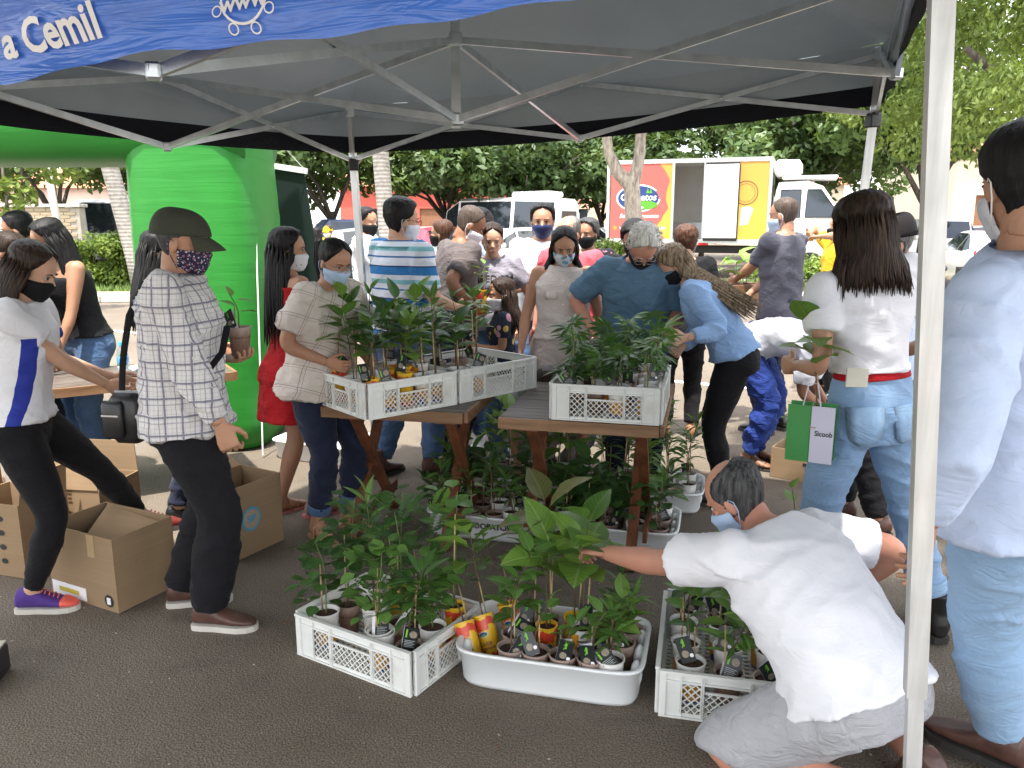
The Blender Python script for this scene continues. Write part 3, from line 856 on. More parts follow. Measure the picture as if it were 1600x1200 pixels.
# chassis, wheels
ch = MB(); ch.box((tl / 2 + .6, .6, .82), (tl + 1.6, .12, .2)); ch.box((tl / 2 + .6, 1.6, .82), (tl + 1.6, .12, .2)); ch.build('chassis', M_PLASTK, truck)
for x in (1.1, tl + 1.15):
    for y in (.18, dep - .18):
        Mx = Matrix.Translation((x, y, .40)) @ Matrix.Rotation(R(90), 4, 'X')
        w = MB().lathe([(.2, -.13), (.38, -.14), (.40, -.1), (.40, .1), (.38, .14), (.2, .13)], 22, M=Mx).build('wheel', M_TYRE, truck, angle=40)
        MB().lathe([(.02, -.135), (.2, -.132), (.23, -.1), (.23, .1), (.2, .132), (.02, .135)], 16, M=Mx).build('rim', M_RIM, w, angle=40)
# refrigeration unit and cab
MB().box((tl + .40, dep / 2, z1 - .30), (.78, 1.6, .46), bev=.14).build('cooling_unit', P_WHITE, truck, smooth=True)
cs = [(.10, .55, 1.7, 2.55, 1.0, .80), (.16, .5, 1.7, 2.74, 1.02, .84), (.95, .5, 1.7, 2.78, 1.02, .84), (1.35, .5, 1.68, 2.62, 1.02, .82), (2.0, .5, 1.62, 1.70, 1.0, .84), (2.45, .52, 1.3, 1.36, .95, .80), (2.6, .6, .9, .95, .8, .68)]
rings = [[Vector((p.x + tl + .02, p.y + dep / 2, p.z)) for p in car_ring(s)] for s in cs]
m = MB(); m.loft(rings); m.build('cab', P_WHITE, truck, angle=35)
for (xa, xb, xc, xd) in ((.22, .78, .78, .25), (.92, 1.86, 1.30, .95)):
    m = MB(); zz0, zz1 = 1.76, 2.52
    y_ = lambda z: dep / 2 - (1.005 + (.855 - 1.005) * (z - 1.7) / 1.0) - .012
    q = [(tl + .02 + xa, y_(zz0), zz0), (tl + .02 + xb, y_(zz0), zz0), (tl + .02 + xc, y_(zz1), zz1), (tl + .02 + xd, y_(zz1), zz1)]
    m.quad(*q); w = m.build('cab_window', M_CGLASS, truck)
    fm = MB()
    for k in range(4): fm.bar(q[k], q[(k + 1) % 4], .03, .02)
    fm.build('window_seal', M_PLASTK, w)
MB().box((tl + 1.0, dep / 2 - 1.035, 1.22), (1.9, .03, .12), bev=.01).build('rub_strip', M_PLASTK, truck)
MB().box((tl + .87, dep / 2 - 1.03, 1.35), (.012, .012, 1.5)).build('door_seam', M_PLASTK, truck)
MB().box((tl + 1.0, dep / 2, 2.86), (1.5, 1.5, .10), bev=.05).build('roof_deflector', P_WHITE, truck, smooth=True)
# motorcycle parked near the pole
mc = empty('motorcycle', (gx(1424, 15), 15, 0), R(200), 'dark motorcycle with round mirror parked behind the man in hat', 'motorcycle')
for x in (-.62, .62):
    Mx = Matrix.Translation((x, 0, .3)) @ Matrix.Rotation(R(90), 4, 'X')
    w = MB().lathe([(.22, -.05), (.3, -.03), (.3, .03), (.22, .05)], 20, M=Mx).build('wheel', M_TYRE, mc, smooth=True)
    MB().lathe([(.02, -.04), (.22, -.02), (.22, .02), (.02, .04)], 14, M=Mx).build('rim', M_RIM, w)
m = MB(); m.tube([(.62, 0, .3), (.45, 0, .8), (.36, 0, 1.02)], .03); m.tube([(-.62, 0, .3), (-.1, 0, .42), (.4, 0, .75)], .035); m.build('frame', M_PLASTK, mc)
MB().ell((.12, 0, .78), (.26, .14, .13)).build('fuel_tank', P_RED, mc, smooth=True); MB().box((-.35, 0, .78), (.6, .24, .1), bev=.04).build('seat', M_PLASTK, mc, smooth=True)
MB().ell((.0, 0, .45), (.2, .15, .16)).build('engine', M_RIM, mc, smooth=True)
m = MB(); m.tube([(.34, -.36, 1.05), (.36, 0, 1.02), (.34, .36, 1.05)], .014); m.build('handlebar', M_PLASTK, mc)
for sg in (1, -1):
    m = MB(); m.tube([(.34, sg * .3, 1.05), (.36, sg * .36, 1.22)], .008); m.ell((.36, sg * .38, 1.27), (.02, .07, .05)); m.build('mirror', M_PLASTK, mc, smooth=True)
MB().ell((.5, 0, .95), (.08, .1, .1)).build('headlight', M_HEAD, mc, smooth=True)
# ================================================================== TENT
def canopy_mat():
    t = NT('tent_lining'); vec = t.co()
    nz = t.noise(t.map(vec, (2.2, 2.2, 6)), 1.0, 3, .5, 1.0)
    c = t.var((.36, .42, .46), .06, 4, vec)
    t.p(col=c, rough=.55, spec=.4, nor=t.bump(nz, .25, .04))
    tr = t.n('BsdfTranslucent', {'Color': (.30, .34, .38, 1)})
    mx = t.n('MixShader', {0: .02, 1: t.b.outputs[0], 2: tr.outputs[0]})
    t.t.links.new(mx.outputs[0], t.out.inputs[0])
    return t.mat
M_CANOPY = canopy_mat()
M_VAL = cloth('tent_black', (.010, .012, .018), .8, .3)
M_STEEL = metal('galvanised', (.66, .71, .74), .36, .15)
M_ALU = NT('brushed_leg'); _v = M_ALU.co()
M_ALU.p(col=M_ALU.var(M_ALU.ramp(M_ALU.noise(M_ALU.map(_v, (40, 40, 2.5)), 1, 4), [(.3, (.56, .57, .56)), (.7, (.78, .79, .79))]), .1, 5, _v), metal=.55, rough=M_ALU.ramp(M_ALU.noise(_v, 9, 4), [(.3, (.34,) * 3), (.7, (.55,) * 3)]))
M_ALU = M_ALU.mat
M_BLK = mat('bracket_black', (.02, .02, .022), .5, .1)

def tent(cor, mids, hub, label, seed, val_drop=.285):
    """cor: 4 (x, y, z top, x foot, y foot); mids: 4 mid-side (x,y,z low,z high) following each corner; hub (x,y,zlow,zhigh,peak)"""
    ctr = Vector((hub[0], hub[1], 0))
    e = empty('pop_up_tent', ctr, 0, label, 'tent')
    L = lambda p: Vector(p) - ctr
    rg = random.Random(seed)
    for i, (x, y, z, fx, fy) in enumerate(cor):
        a, b = L((fx, fy, 0)), L((x, y, z))
        mid = a.lerp(b, .30)
        m = MB(); m.bar(mid, b, .037, .037, up=(.25, 1, 0)); lg = m.build('leg', M_ALU, e)
        m = MB(); m.bar(a + Vector((0, 0, .012)), mid + (b - a) * .02, .029, .029, up=(.25, 1, 0)); m.build('inner_leg', M_ALU, lg)
        MB().box(a + Vector((0, 0, .006)), (.09, .09, .012), .3).build('foot_plate', M_STEEL, lg)
        for zz in (0, -.31):
            p = b + (b - a).normalized() * (zz - .03)
            MB().box(p, (.058, .058, .07), .25, bev=.006).build('bracket', M_BLK if zz else M_STEEL, lg)
    def bar(p, q, name='truss_bar', w=.015, h=.026):
        p, q = L(p), L(q)
        MB().bar(p, q, w, h).build(name, M_STEEL, e)
    def bolt(p):
        MB().ell(L(p), (.012, .012, .012), 8, 6).build('bolt', M_STEEL, e, smooth=True)
    for i in range(4):
        c0, c1, md = cor[i], cor[(i + 1) % 4], mids[i]
        for c in (c0, c1):
            off = .012 if c is c0 else -.012
            bar((c[0], c[1], c[2] - .03), (md[0], md[1] + off, md[2])); bar((c[0], c[1], c[2] - .31), (md[0], md[1] - off, md[3]))
            MB().ell(L(((c[0] + md[0]) / 2, (c[1] + md[1]) / 2, (c[2] - .17 + (md[2] + md[3]) / 2) / 2)), (.014, .02, .014), 8, 6).build('bolt', M_STEEL, e, smooth=True)
        bar((md[0], md[1], md[2]), (hub[0], hub[1] + .01, hub[3])); bar((md[0], md[1], md[3]), (hub[0], hub[1] - .012, hub[2]))
        for zz in (md[2], md[3]): MB().box(L((md[0], md[1], zz)), (.034, .034, .04), .3, bev=.006).build('joint', M_STEEL, e)
    MB().bar(L((hub[0], hub[1], hub[2] - .03)), L((hub[0], hub[1], hub[4])), .034, .034).build('centre_post', M_STEEL, e)
    for zz in (hub[2], hub[3]): MB().box(L((hub[0], hub[1], zz)), (.05, .05, .05), .3, bev=.008).build('joint', M_STEEL, e)
    # roof cloth: four sagging panels, then hanging edge in two bands
    for i in range(4):
        c0, c1 = Vector(cor[i][:3]), Vector(cor[(i + 1) % 4][:3]); pk = Vector((hub[0], hub[1], hub[4]))
        n, k = 22, 14; vs, fs = [], []
        out = (c1 - c0).cross(Vector((0, 0, 1))).normalized()
        if out.dot((c0 + c1) / 2 - pk) < 0: out = -out
        for a in range(k + 1):
            for b in range(n + 1):
                s, t_ = b / n, a / k
                p = c0.lerp(c1, s).lerp(pk, t_)
                sag = .05 * math.sin(math.pi * s) * (1 - t_) + .10 * math.sin(math.pi * t_) * (.4 + .6 * math.sin(math.pi * s))
                w = .012 * math.sin(9 * s + 13 * t_ + seed) * math.sin(math.pi * s) * math.sin(math.pi * t_)
                edge = .03 * min(1, s * 9, (1 - s) * 9) if a == 0 else 0
                vs.append(L(p) + out * edge - Vector((0, 0, sag * .7 - w - .02 + edge * .4)))
        for a in range(k):
            for b in range(n): fs.append((a * (n + 1) + b, a * (n + 1) + b + 1, (a + 1) * (n + 1) + b + 1, (a + 1) * (n + 1) + b))
        MB().add(vs, fs).build('roof_panel', M_CANOPY, e, smooth=True)
        out = (c1 - c0).cross(Vector((0, 0, 1))).normalized()
        if out.dot((c0 + c1) / 2 - pk) < 0: out = -out
        for name, d0, d1, mt in (('edge_band', 0, val_drop - .095, M_CANOPY), ('edge_hem', val_drop - .095, val_drop, M_VAL)):
            vs, fs = [], []; k = 4
            for a in range(k + 1):
                for b in range(41):
                    s = b / 40; p = c0.lerp(c1, s)
                    dd = d0 + (d1 - d0) * a / k
                    wv = (.010 * math.sin(s * 17 + seed) + .004 * math.sin(s * 41)) * dd / .3
                    vs.append(L(p) + out * ((.0295 - .02 * dd + wv * min(1, dd * 8)) * min(1, s * 9, (1 - s) * 9)) - Vector((0, 0, dd + .035 * math.sin(math.pi * s) - .016)))
            for a in range(k):
                for b in range(40): fs.append((a * 41 + b, a * 41 + b + 1, (a + 1) * 41 + b + 1, (a + 1) * 41 + b))
            MB().add(vs, fs).build(name, mt, e, smooth=True)
    return e
_n0, _n1 = at(1471, 0, 1.45), at(1425, 1200, 1.45)
_ld = (_n1 - _n0) / (_n0.z - _n1.z)
_nt = _n0 - _ld * (2.40 - _n0.z); _nf = _n0 + _ld * _n0.z
cF = (-.99, 5.1, 2.33, -.90, 5.12); cR = (1.806, 4.15, 2.48, 1.70, 4.15); cN = (_nt.x, 1.45, 2.40, _nf.x, 1.45); cL = (-2.35, 2.45, 2.30, -2.42, 2.43)
tent([cF, cR, cN, cL],
     [(.375, 4.62, 2.10, 2.39), (1.271, 2.8, 2.13, 2.44), (-.818, 1.93, 1.985, 2.30), (-1.556, 3.75, 1.978, 2.273)],
     (-.213, 3.2, 2.03, 2.318, 3.15), 'grey lined pop-up tent with galvanised folding frame over the plant tables', 1)
# second tent, out of view, added over the camera to shade the near ground
sh = Vector((-1.05, -3.15, 0)); up = .42
mv = lambda c: (c[0] + sh.x, c[1] + sh.y, c[2] + up, c[0] + sh.x, c[1] + sh.y)
cR2 = (1.42, 1.0, 2.48)
tent([(-3.75, 3.30, 2.86, -3.75, 3.30), (2.15, 1.30, 2.88, 2.15, 1.30), (1.12, -1.65, 2.86, 1.12, -1.65), (-4.78, .35, 2.84, -4.78, .35)],
     [(-.80, 2.30, 2.56, 2.86), (1.635, -.175, 2.56, 2.86), (-1.83, -.65, 2.56, 2.86), (-4.265, 1.825, 2.56, 2.86)],
     (-1.315, .825, 2.58, 2.88, 3.6), 'unseen second pop-up tent, added to shade the ground near the blue banner', 2)

# ------------------------------------------------------------------ blue vinyl banner tied along the front of the tent
bn = Vector((cN[0], cN[1], 0)); bl_ = Vector((cL[0], cL[1], 0))
bd = (bn - bl_); bd.normalize()
bnorm = Vector((bd.y, -bd.x, 0))
if bnorm.y > 0: bnorm = -bnorm
b0 = bl_ + bnorm * .10
def bhit(u, v, off=0.0):
    """ray through a pixel -> (s along banner, z)"""
    x, y = (u - 800) / FPX, (600 - v) / FPX
    d = Vector((x, math.cos(PITCH) + y * math.sin(PITCH), -math.sin(PITCH) + y * math.cos(PITCH)))
    o = Vector((0, 0, EYE)); P0 = b0 + bnorm * off
    t = (P0 - o).dot(bnorm) / d.dot(bnorm)
    p = o + d * t
    return (p - P0).dot(bd), p.z
def ban_mat():
    t = NT('vinyl_blue'); vec = t.co()
    w = t.noise(t.map(vec, (3, 3, 26), (0, .05, 0)), 1.0, 3, .6, .8)
    X, Y_, Z = t.xyz(vec)
    th = t.math('MULTIPLY', t.math('SINE', t.math('MULTIPLY', X, 1500)), t.math('SINE', t.math('MULTIPLY', Z, 1500)))
    t.p(col=t.var((.06, .19, .70), .1, 5, vec), rough=.2, spec=.8)
    nb = t.bump(w, .45, .03); t.p(nor=t.bump(th, .15, .0008, nb))
    return t.mat
ban = empty('vinyl_banner', (b0.x, b0.y, 2.3), math.atan2(bd.y, bd.x), 'glossy blue vinyl banner with white lettering tied along the tent front', 'banner')
edge = sorted([bhit(u, v) for u, v in ((0, 131), (100, 112), (200, 88), (400, 67), (600, 43), (800, 14), (900, 0))])
def zbot(s):
    if s <= edge[0][0]: return edge[0][1] - (edge[0][0] - s) * .01
    if s >= edge[-1][0]: return edge[-1][1]
    for (a, za), (b, zb) in zip(edge, edge[1:]):
        if a <= s <= b: return za + (zb - za) * (s - a) / (b - a)
def bsurf(s, z):
    """gentle buckling of the vinyl: distance out of plane"""
    return .016 * math.sin(s * 5.1 + z * 9) + .008 * math.sin(z * 31 + s * 3) + .004 * math.sin(z * 60 - s * 11)
vs, fs = [], []; ns, nz = 90, 30; s0, s1 = -.05, 3.0
for j in range(nz + 1):
    for i in range(ns + 1):
        s = s0 + (s1 - s0) * i / ns; zb = zbot(s) + .004 * math.sin(s * 23); z = zb + (2.62 - zb) * j / nz
        vs.append((s, -bsurf(s, z), z - 2.3))
for j in range(nz):
    for i in range(ns): fs.append((j * (ns + 1) + i, j * (ns + 1) + i + 1, (j + 1) * (ns + 1) + i + 1, (j + 1) * (ns + 1) + i))
MB().add(vs, fs).build('banner_sheet', ban_mat(), ban, smooth=True)
M_LET = mat('vinyl_white', (.85, .85, .85), .3, .03)
def ban_text(txt, size, u, v, ang, bold=.0):
    s, z = bhit(u, v)
    vs, fs = text_mb(txt, size, bold, 'RIGHT' if len(txt) > 4 else 'CENTER')
    ca, sa = math.cos(ang), math.sin(ang); out = []
    for p in vs:
        ss = s + p.x * ca - p.y * sa; zz = z + p.x * sa + p.y * ca
        out.append((ss, -bsurf(ss, zz) - .009, zz - 2.3))
    MB().add(out, fs).build('lettering', M_LET, ban)
sA, zA = bhit(25, 65); sB, zB = bhit(160, 36)
ban_text('a Cemil', .098, 166, 36, math.atan2(zB - zA, sB - sA), .0028)
sc, zc = bhit(384, -4)
def ring2(m, s, z, r, w, n=28):
    for q in range(n):
        a, b = q * 2 * math.pi / n, (q + 1) * 2 * math.pi / n
        P = [(s + rr * math.cos(x), z + rr * math.sin(x)) for rr, x in ((r, a), (r, b), (r - w, b), (r - w, a))]
        m.quad(*[(x, -bsurf(x, y) - .009, y - 2.3) for x, y in P])
m = MB(); ring2(m, sc, zc, .055, .005)
for k in range(8):
    a = -math.pi / 2 + (k - 3.5) * .78
    ring2(m, sc + .066 * math.cos(a), zc + .066 * math.sin(a), .012, .003, 14)
m.build('round_emblem', M_LET, ban)
ban_text('www', .05, 384, 4, .12, .001)

# ------------------------------------------------------------------ inflatable arch
def arch_mat():
    t = NT('inflatable_green'); vec = t.co()
    w = t.noise(t.map(vec, (1.2, 1.2, 18)), 1.0, 3, .55, .6)
    t.p(col=t.var((.022, .21, .026), .07, 3, vec), rough=.45, spec=.35, nor=t.bump(w, .12, .03))
    return t.mat
M_ARCH = arch_mat()
ar = empty('inflatable_arch', (-2.27, 6.02, 0), 0, 'bright green inflatable arch with puffy leg and beam', 'arch')
def rrect(cx, cy, w, d, k=24, e_=4.0):
    out = []
    for i in range(k):
        a = 2 * math.pi * i / k; c, s = math.cos(a), math.sin(a)
        out.append((cx + w * math.copysign(abs(c) ** (2 / e_), c), cy + d * math.copysign(abs(s) ** (2 / e_), s)))
    return out
m = MB(); rings = []
for i in range(41):
    t_ = i / 40; z = .02 + 2.9 * t_
    w = .425 + .03 * math.sin(math.pi * min(1, t_ * 1.1)) + .002 * math.sin(z * 38) - .05 * (1 - min(1, z / .12)) + .02 * (1 - t_)
    rings.append([Vector((x, y, z)) for x, y in rrect(.02 * math.sin(3 * t_) + .04 * (1 - t_), 0, w, w)])
m.loft(rings); m.build('leg', M_ARCH, ar, smooth=True)
m = MB(); rings = []
for i in range(60):
    x = .44 - i * .095
    w = .49 + .002 * math.sin(x * 40)
    rings.append([Vector((x, y, z)) for y, z in rrect(0, 2.53, w, w)])
m.loft(rings); m.build('beam', M_ARCH, ar, smooth=True)
rings = [[Vector((x, y, z)) for x, y in rrect(-5.2, 0, .48, .48)] for z in np.linspace(.02, 2.9, 20)]
MB().loft(rings).build('leg', M_ARCH, ar, smooth=True)
m = MB(); m.tube([(.47, -.3, 1.55), (.5, -.55, .02)], .006, 6); m.build('tie_rope', M_WHITE, ar)
# dark pull-up banner next to the arch
db = empty('pull_up_banner', (-1.80, 6.75, 0), R(-14), 'dark green pull-up banner standing behind the woman in red', 'banner')
m = MB(); vs = [(-.42, 0, .08), (.36, 0, .08), (.10, .02, 2.04), (-.42, .02, 2.12)]; m.add(vs + [(x, y + .006, z) for x, y, z in vs], [(0, 1, 2, 3), (7, 6, 5, 4), (0, 4, 5, 1), (1, 5, 6, 2), (2, 6, 7, 3), (3, 7, 4, 0)])
m.build('sheet', mat('banner_dark_green', (.005, .014, .013), .5, .1, 4, .1, 6, .02), db)
MB().bar((-.45, .01, 2.14), (.13, .01, 2.05), .035, .045).build('top_rail', M_WHITE, db)
MB().box((-.03, .02, .04), (.85, .2, .075), bev=.02).build('base', M_STEEL, db)
m = MB(); m.tube([(-.30, .08, .08), (-.33, .06, 2.1)], .012); m.build('pole', M_STEEL, db)
m = MB(); m.tube([(.12, .0, 2.06), (-.05, -.25, 2.35), (-.5, -.4, 2.8)], .004, 5); m.build('tie_rope', M_WHITE, db)

# ================================================================== TABLES
def wood_mat(name, c0, c1, rough=.5, sc=(2, 22, 22)):
    t = NT(name); vec = t.co()
    r_ = t.n('ObjectInfo').outputs['Random']
    v2 = t.n('VectorMath', {0: vec}, operation='ADD'); cmb = t.n('CombineXYZ', {0: t.math('MULTIPLY', r_, 9.0), 1: t.math('MULTIPLY', r_, 5.0), 2: 0.0}); t.t.links.new(cmb.outputs[0], v2.inputs[1])
    g = t.noise(t.map(v2.outputs[0], sc), 1.0, 5, .65, .6)
    t.p(col=t.var(t.ramp(g, [(.32, c0), (.68, c1)]), .12, 3, vec), rough=rough, spec=.4, nor=t.bump(g, .3, .004))
    return t.mat
M_TOPW = wood_mat('weathered_top', (.055, .042, .034), (.15, .125, .105), .5)
M_TEDGE = wood_mat('table_edge', (.15, .075, .035), (.30, .17, .09), .5)
M_LEGW = wood_mat('leg_reddish', (.10, .033, .016), (.23, .085, .040), .45, (14, 14, 3))
M_LEGO = wood_mat('leg_orange', (.22, .085, .022), (.42, .18, .05), .4, (14, 14, 3))
def table(a, b, depth, h, label, legm, planks=5, thick=.03):
    a, b = Vector((*a, 0)), Vector((*b, 0)); w = (b - a).length
    rz = math.atan2((b - a).y, (b - a).x)
    e = empty('trestle_table', a, rz, label, 'table')
    pw = depth / planks
    for i in range(planks):
        MB().box((w / 2, pw * (i + .5), h - thick / 2), (w, pw - .003, thick), bev=.003).build('plank', M_TOPW, e)
    fe = MB(); fe.box((w / 2, -.012, h - thick / 2 - .012), (w, .02, thick + .022)); fe.build('edge_board', M_TEDGE, e)
    MB().box((w + .012, depth / 2, h - thick / 2 - .012), (.02, depth, thick + .022)).build('edge_board', M_TEDGE, e)
    zt = h - thick - .002
    for x in (.13, w - .10):
        for sg, (y0, y1) in ((0, (.03, depth - .36)), (1, (depth - .36, .03))):
            xx = x + (.018 if sg else -.018)
            MB().bar((xx, y0, .005), (xx, y1, zt), .028, .052, up=(1, 0, 0)).build('leg', legm, e)
        MB().box((x, depth / 2 - .03, zt - .02), (.11, depth - .1, .035)).build('cleat', legm, e)
        MB().box((x + .045, depth / 2 - .16, .16), (.02, depth * .5, .06)).build('spreader', legm, e)
    return e
table((-.955, 3.925), (-.236, 3.776), .95, .74, 'wooden trestle table under the two seedling crates beside each other', M_LEGW)
table((-.061, 3.70), (.669, 3.521), 1.0, .74, 'wooden trestle table carrying the single white crate of palm-leaved seedlings', M_LEGW)
table((-2.95, 4.10), (-1.72, 4.86), .62, .74, 'wooden trestle table with orange legs, water bottles on top', M_LEGO)

# ================================================================== CRATES AND TRAYS
_t = NT('crate_white'); _v = _t.co()
_t.p(col=_t.mix(_t.math('MULTIPLY', _t.ramp(_t.noise(_v, 7, 6, .7), [(.52, (0, 0, 0)), (.72, (1, 1, 1))]), .35), _t.var((.70, .71, .68), .05, 5, _v), (.40, .34, .26)), rough=.45, spec=.4, nor=_t.bump(_t.noise(_v, 40, 4), .1, .002))
M_CRATE = _t.mat
M_TRAY = mat('tray_white', (.74, .76, .77), .38, .05, 3, .03, 12, .004)
def crate_wall(L, H, th=.005):
    """one lattice wall in x (length) and z, inner face at y=0, outside toward -y"""
    m = MB(); zr0 = H - .035
    def bx(x0, x1, z0, z1, y0=-th, y1=0): m.box(((x0 + x1) / 2, (y0 + y1) / 2, (z0 + z1) / 2), (x1 - x0, y1 - y0, z1 - z0))
    bx(0, L, zr0, H); bx(0, L, H - .008, H + .002, -.016, .0); bx(0, L, zr0 - .004, zr0 + .003, -.012, -th); bx(0, L, 0, .018); bx(0, L, .0, .006, -.013, -th)
    e = min(.085, L * .16)
    bx(0, e, .018, zr0); bx(L - e, L, .018, zr0)
    n = 3; gap = .012; wtot = L - 2 * e; ws = [wtot * .24, wtot * .52, wtot * .24]
    x = e
    for k in range(n):
        x0, x1 = x + gap / 2, x + ws[k] - gap / 2
        if k: bx(x - gap / 2, x + gap / 2, .018, zr0)
        for q in (x0 - .003, x1 + .003): bx(q - .002, q + .002, .004, H - .004, -.014, -th)
        zt = zr0
        if k == 1:
            zt = zr0 - .038; bx(x0, x1, zt, zt + .008)
        # diagonal lattice clipped to the opening
        z0_, z1_ = .018, zt; st_ = .021
        W, Hh = x1 - x0, z1_ - z0_
        for sgn in (1, -1):
            c = -Hh
            while c < W:
                pa, pb = (c, 0), (c + Hh, Hh)
                if pa[0] < 0: pa = (0, -pa[0] + 0)
                if pb[0] > W: pb = (W, Hh - (pb[0] - W))
                if pb[0] - pa[0] > .004:
                    if sgn > 0: A_, B_ = (x0 + pa[0], z0_ + pa[1]), (x0 + pb[0], z0_ + pb[1])
                    else: A_, B_ = (x1 - pa[0], z0_ + pa[1]), (x1 - pb[0], z0_ + pb[1])
                    m.bar((A_[0], -th / 2 - .0004 * sgn, A_[1]), (B_[0], -th / 2 - .0004 * sgn, B_[1]), .0036, .0036, up=(0, 1, 0))
                c += st_ * 1.25
        x += ws[k]
    for q in (.012, L - .012): m.box((q, -.006, H / 2), (.024, .016, H - .004), bev=.004)
    return m.mesh('crate_wall')
_cw = {}
def crate(corner, right, depth, z, label, H=.17, group=None):
    """corner: near-left bottom corner; right: near-right bottom corner"""
    a, b = Vector((*corner, 0)), Vector((*right, 0)); L = (b - a).length; rz = math.atan2((b - a).y, (b - a).x)
    e = empty('plastic_crate', (a.x, a.y, z), rz, label, 'crate', group)
    for name, LL, loc, r_ in (('side_wall', L, (0, 0, 0), 0), ('side_wall', L, (L, depth, 0), math.pi), ('end_wall', depth - .012, (0, depth - .006, 0), -math.pi / 2), ('end_wall', depth - .012, (L, .006, 0), math.pi / 2)):
        k = (round(LL, 3), H)
        if k not in _cw:
            _cw[k] = crate_wall(LL, H); _cw[k].materials.append(M_CRATE)
        link(name, _cw[k], None, e, loc, (0, 0, r_))
    m = MB(); n = int(L / .028); k = int(depth / .028)
    for i in range(n + 1): m.box((.006 + (L - .012) * i / n, depth / 2, .010), (.013, depth - .012, .006))
    for j in range(k + 1): m.box((L / 2, .006 + (depth - .012) * j / k, .012), (L - .012, .013, .006))
    m.build('floor', M_CRATE, e)
    return e
TT = .742
crA = crate((-.671, 3.62), (-.285, 3.952), .46, TT, 'white lattice crate of leafy seedlings, overhanging the front of the trestle table')
crB = crate((-.272, 3.972), (.128, 4.372), .48, TT, 'white lattice crate against the leafy overhanging one, above the striped child')
crC = crate((.186, 3.645), (.669, 3.525), .62, TT, 'white lattice crate alone on the table, holding palm-leaved seedlings')
crD = crate((-.829, 2.85), (-.352, 2.558), .42, 0, 'white lattice crate on the ground with ferny and vine seedlings')
crE = crate((.50, 2.456), (.93, 2.355), .60, 0, 'white lattice crate on the ground beside the kneeling man')
def tray(corner, right, depth, z, H, label, group=None):
    a, b = Vector((*corner, 0)), Vector((*right, 0)); L = (b - a).length; rz = math.atan2((b - a).y, (b - a).x)
    e = empty('plastic_tray', (a.x, a.y, z), rz, label, 'tray', group)
    def ringz(w, d, zz, wav=0.0):
        out = []
        for i in range(48):
            a_ = 2 * math.pi * i / 48; c, s = math.cos(a_), math.sin(a_); ex = 7.0
            rr = 1.0
            out.append(Vector((L / 2 + (L / 2 - w) * math.copysign(abs(c) ** (2 / ex), c), depth / 2 + (depth / 2 - d) * math.copysign(abs(s) ** (2 / ex), s), zz)))
        return out
    rings = [ringz(.045, .045, .0), ringz(.022, .022, .004), ringz(.014, .014, .02), ringz(.006, .006, H - .016), ringz(-.006, -.006, H - .012), ringz(-.008, -.008, H - .003), ringz(-.004, -.004, H), ringz(.008, .008, H - .002), ringz(.012, .012, H - .014), ringz(.024, .024, .02), ringz(.05, .05, .010)]
    MB().loft(rings).build('tub', M_TRAY, e, smooth=True)
    for x0 in (.026, L - .026):
        for k in range(3):
            MB().ell((x0, depth * (.24 + .26 * k), H * .62), (.022, .036, H * .34), 12, 8).build('end_lug', M_TRAY, e, smooth=True)
    return e
trF = tray((-.214, 2.61), (.436, 2.445), .42, 0, .15, 'white plastic tray in front, full of yellow and brown cups')
trG = tray((-.470, 4.03), (.155, 3.868), .42, 0, .14, 'white plastic tray lettered in black, under the tables')
trH = tray((.185, 3.86), (.81, 3.70), .42, 0, .14, 'white plastic tray under the single crate table, behind the kneeling man')
trI = tray((-.22, 4.66), (.40, 4.49), .42, 0, .13, 'white plastic tray of green saplings behind the lettered tray')
trJ = tray((.46, 4.47), (1.08, 4.31), .42, 0, .13, 'white plastic tray of thin-leaved saplings behind the second table')
trK = tray((-1.72, 5.46), (-1.08, 5.20), .42, 0, .14, 'empty white plastic tray on the asphalt behind the women')
vs, fs = text_mb('COOPATOS', .042, .0012)
MB().add([(.36 + v.x, -.0005 + .004, .085 + v.y) for v in vs], fs).build('lettering', mat('ink_black', (.02, .02, .02), .6), trG, loc=(0, 0, 0)).location = (0, .0, 0)

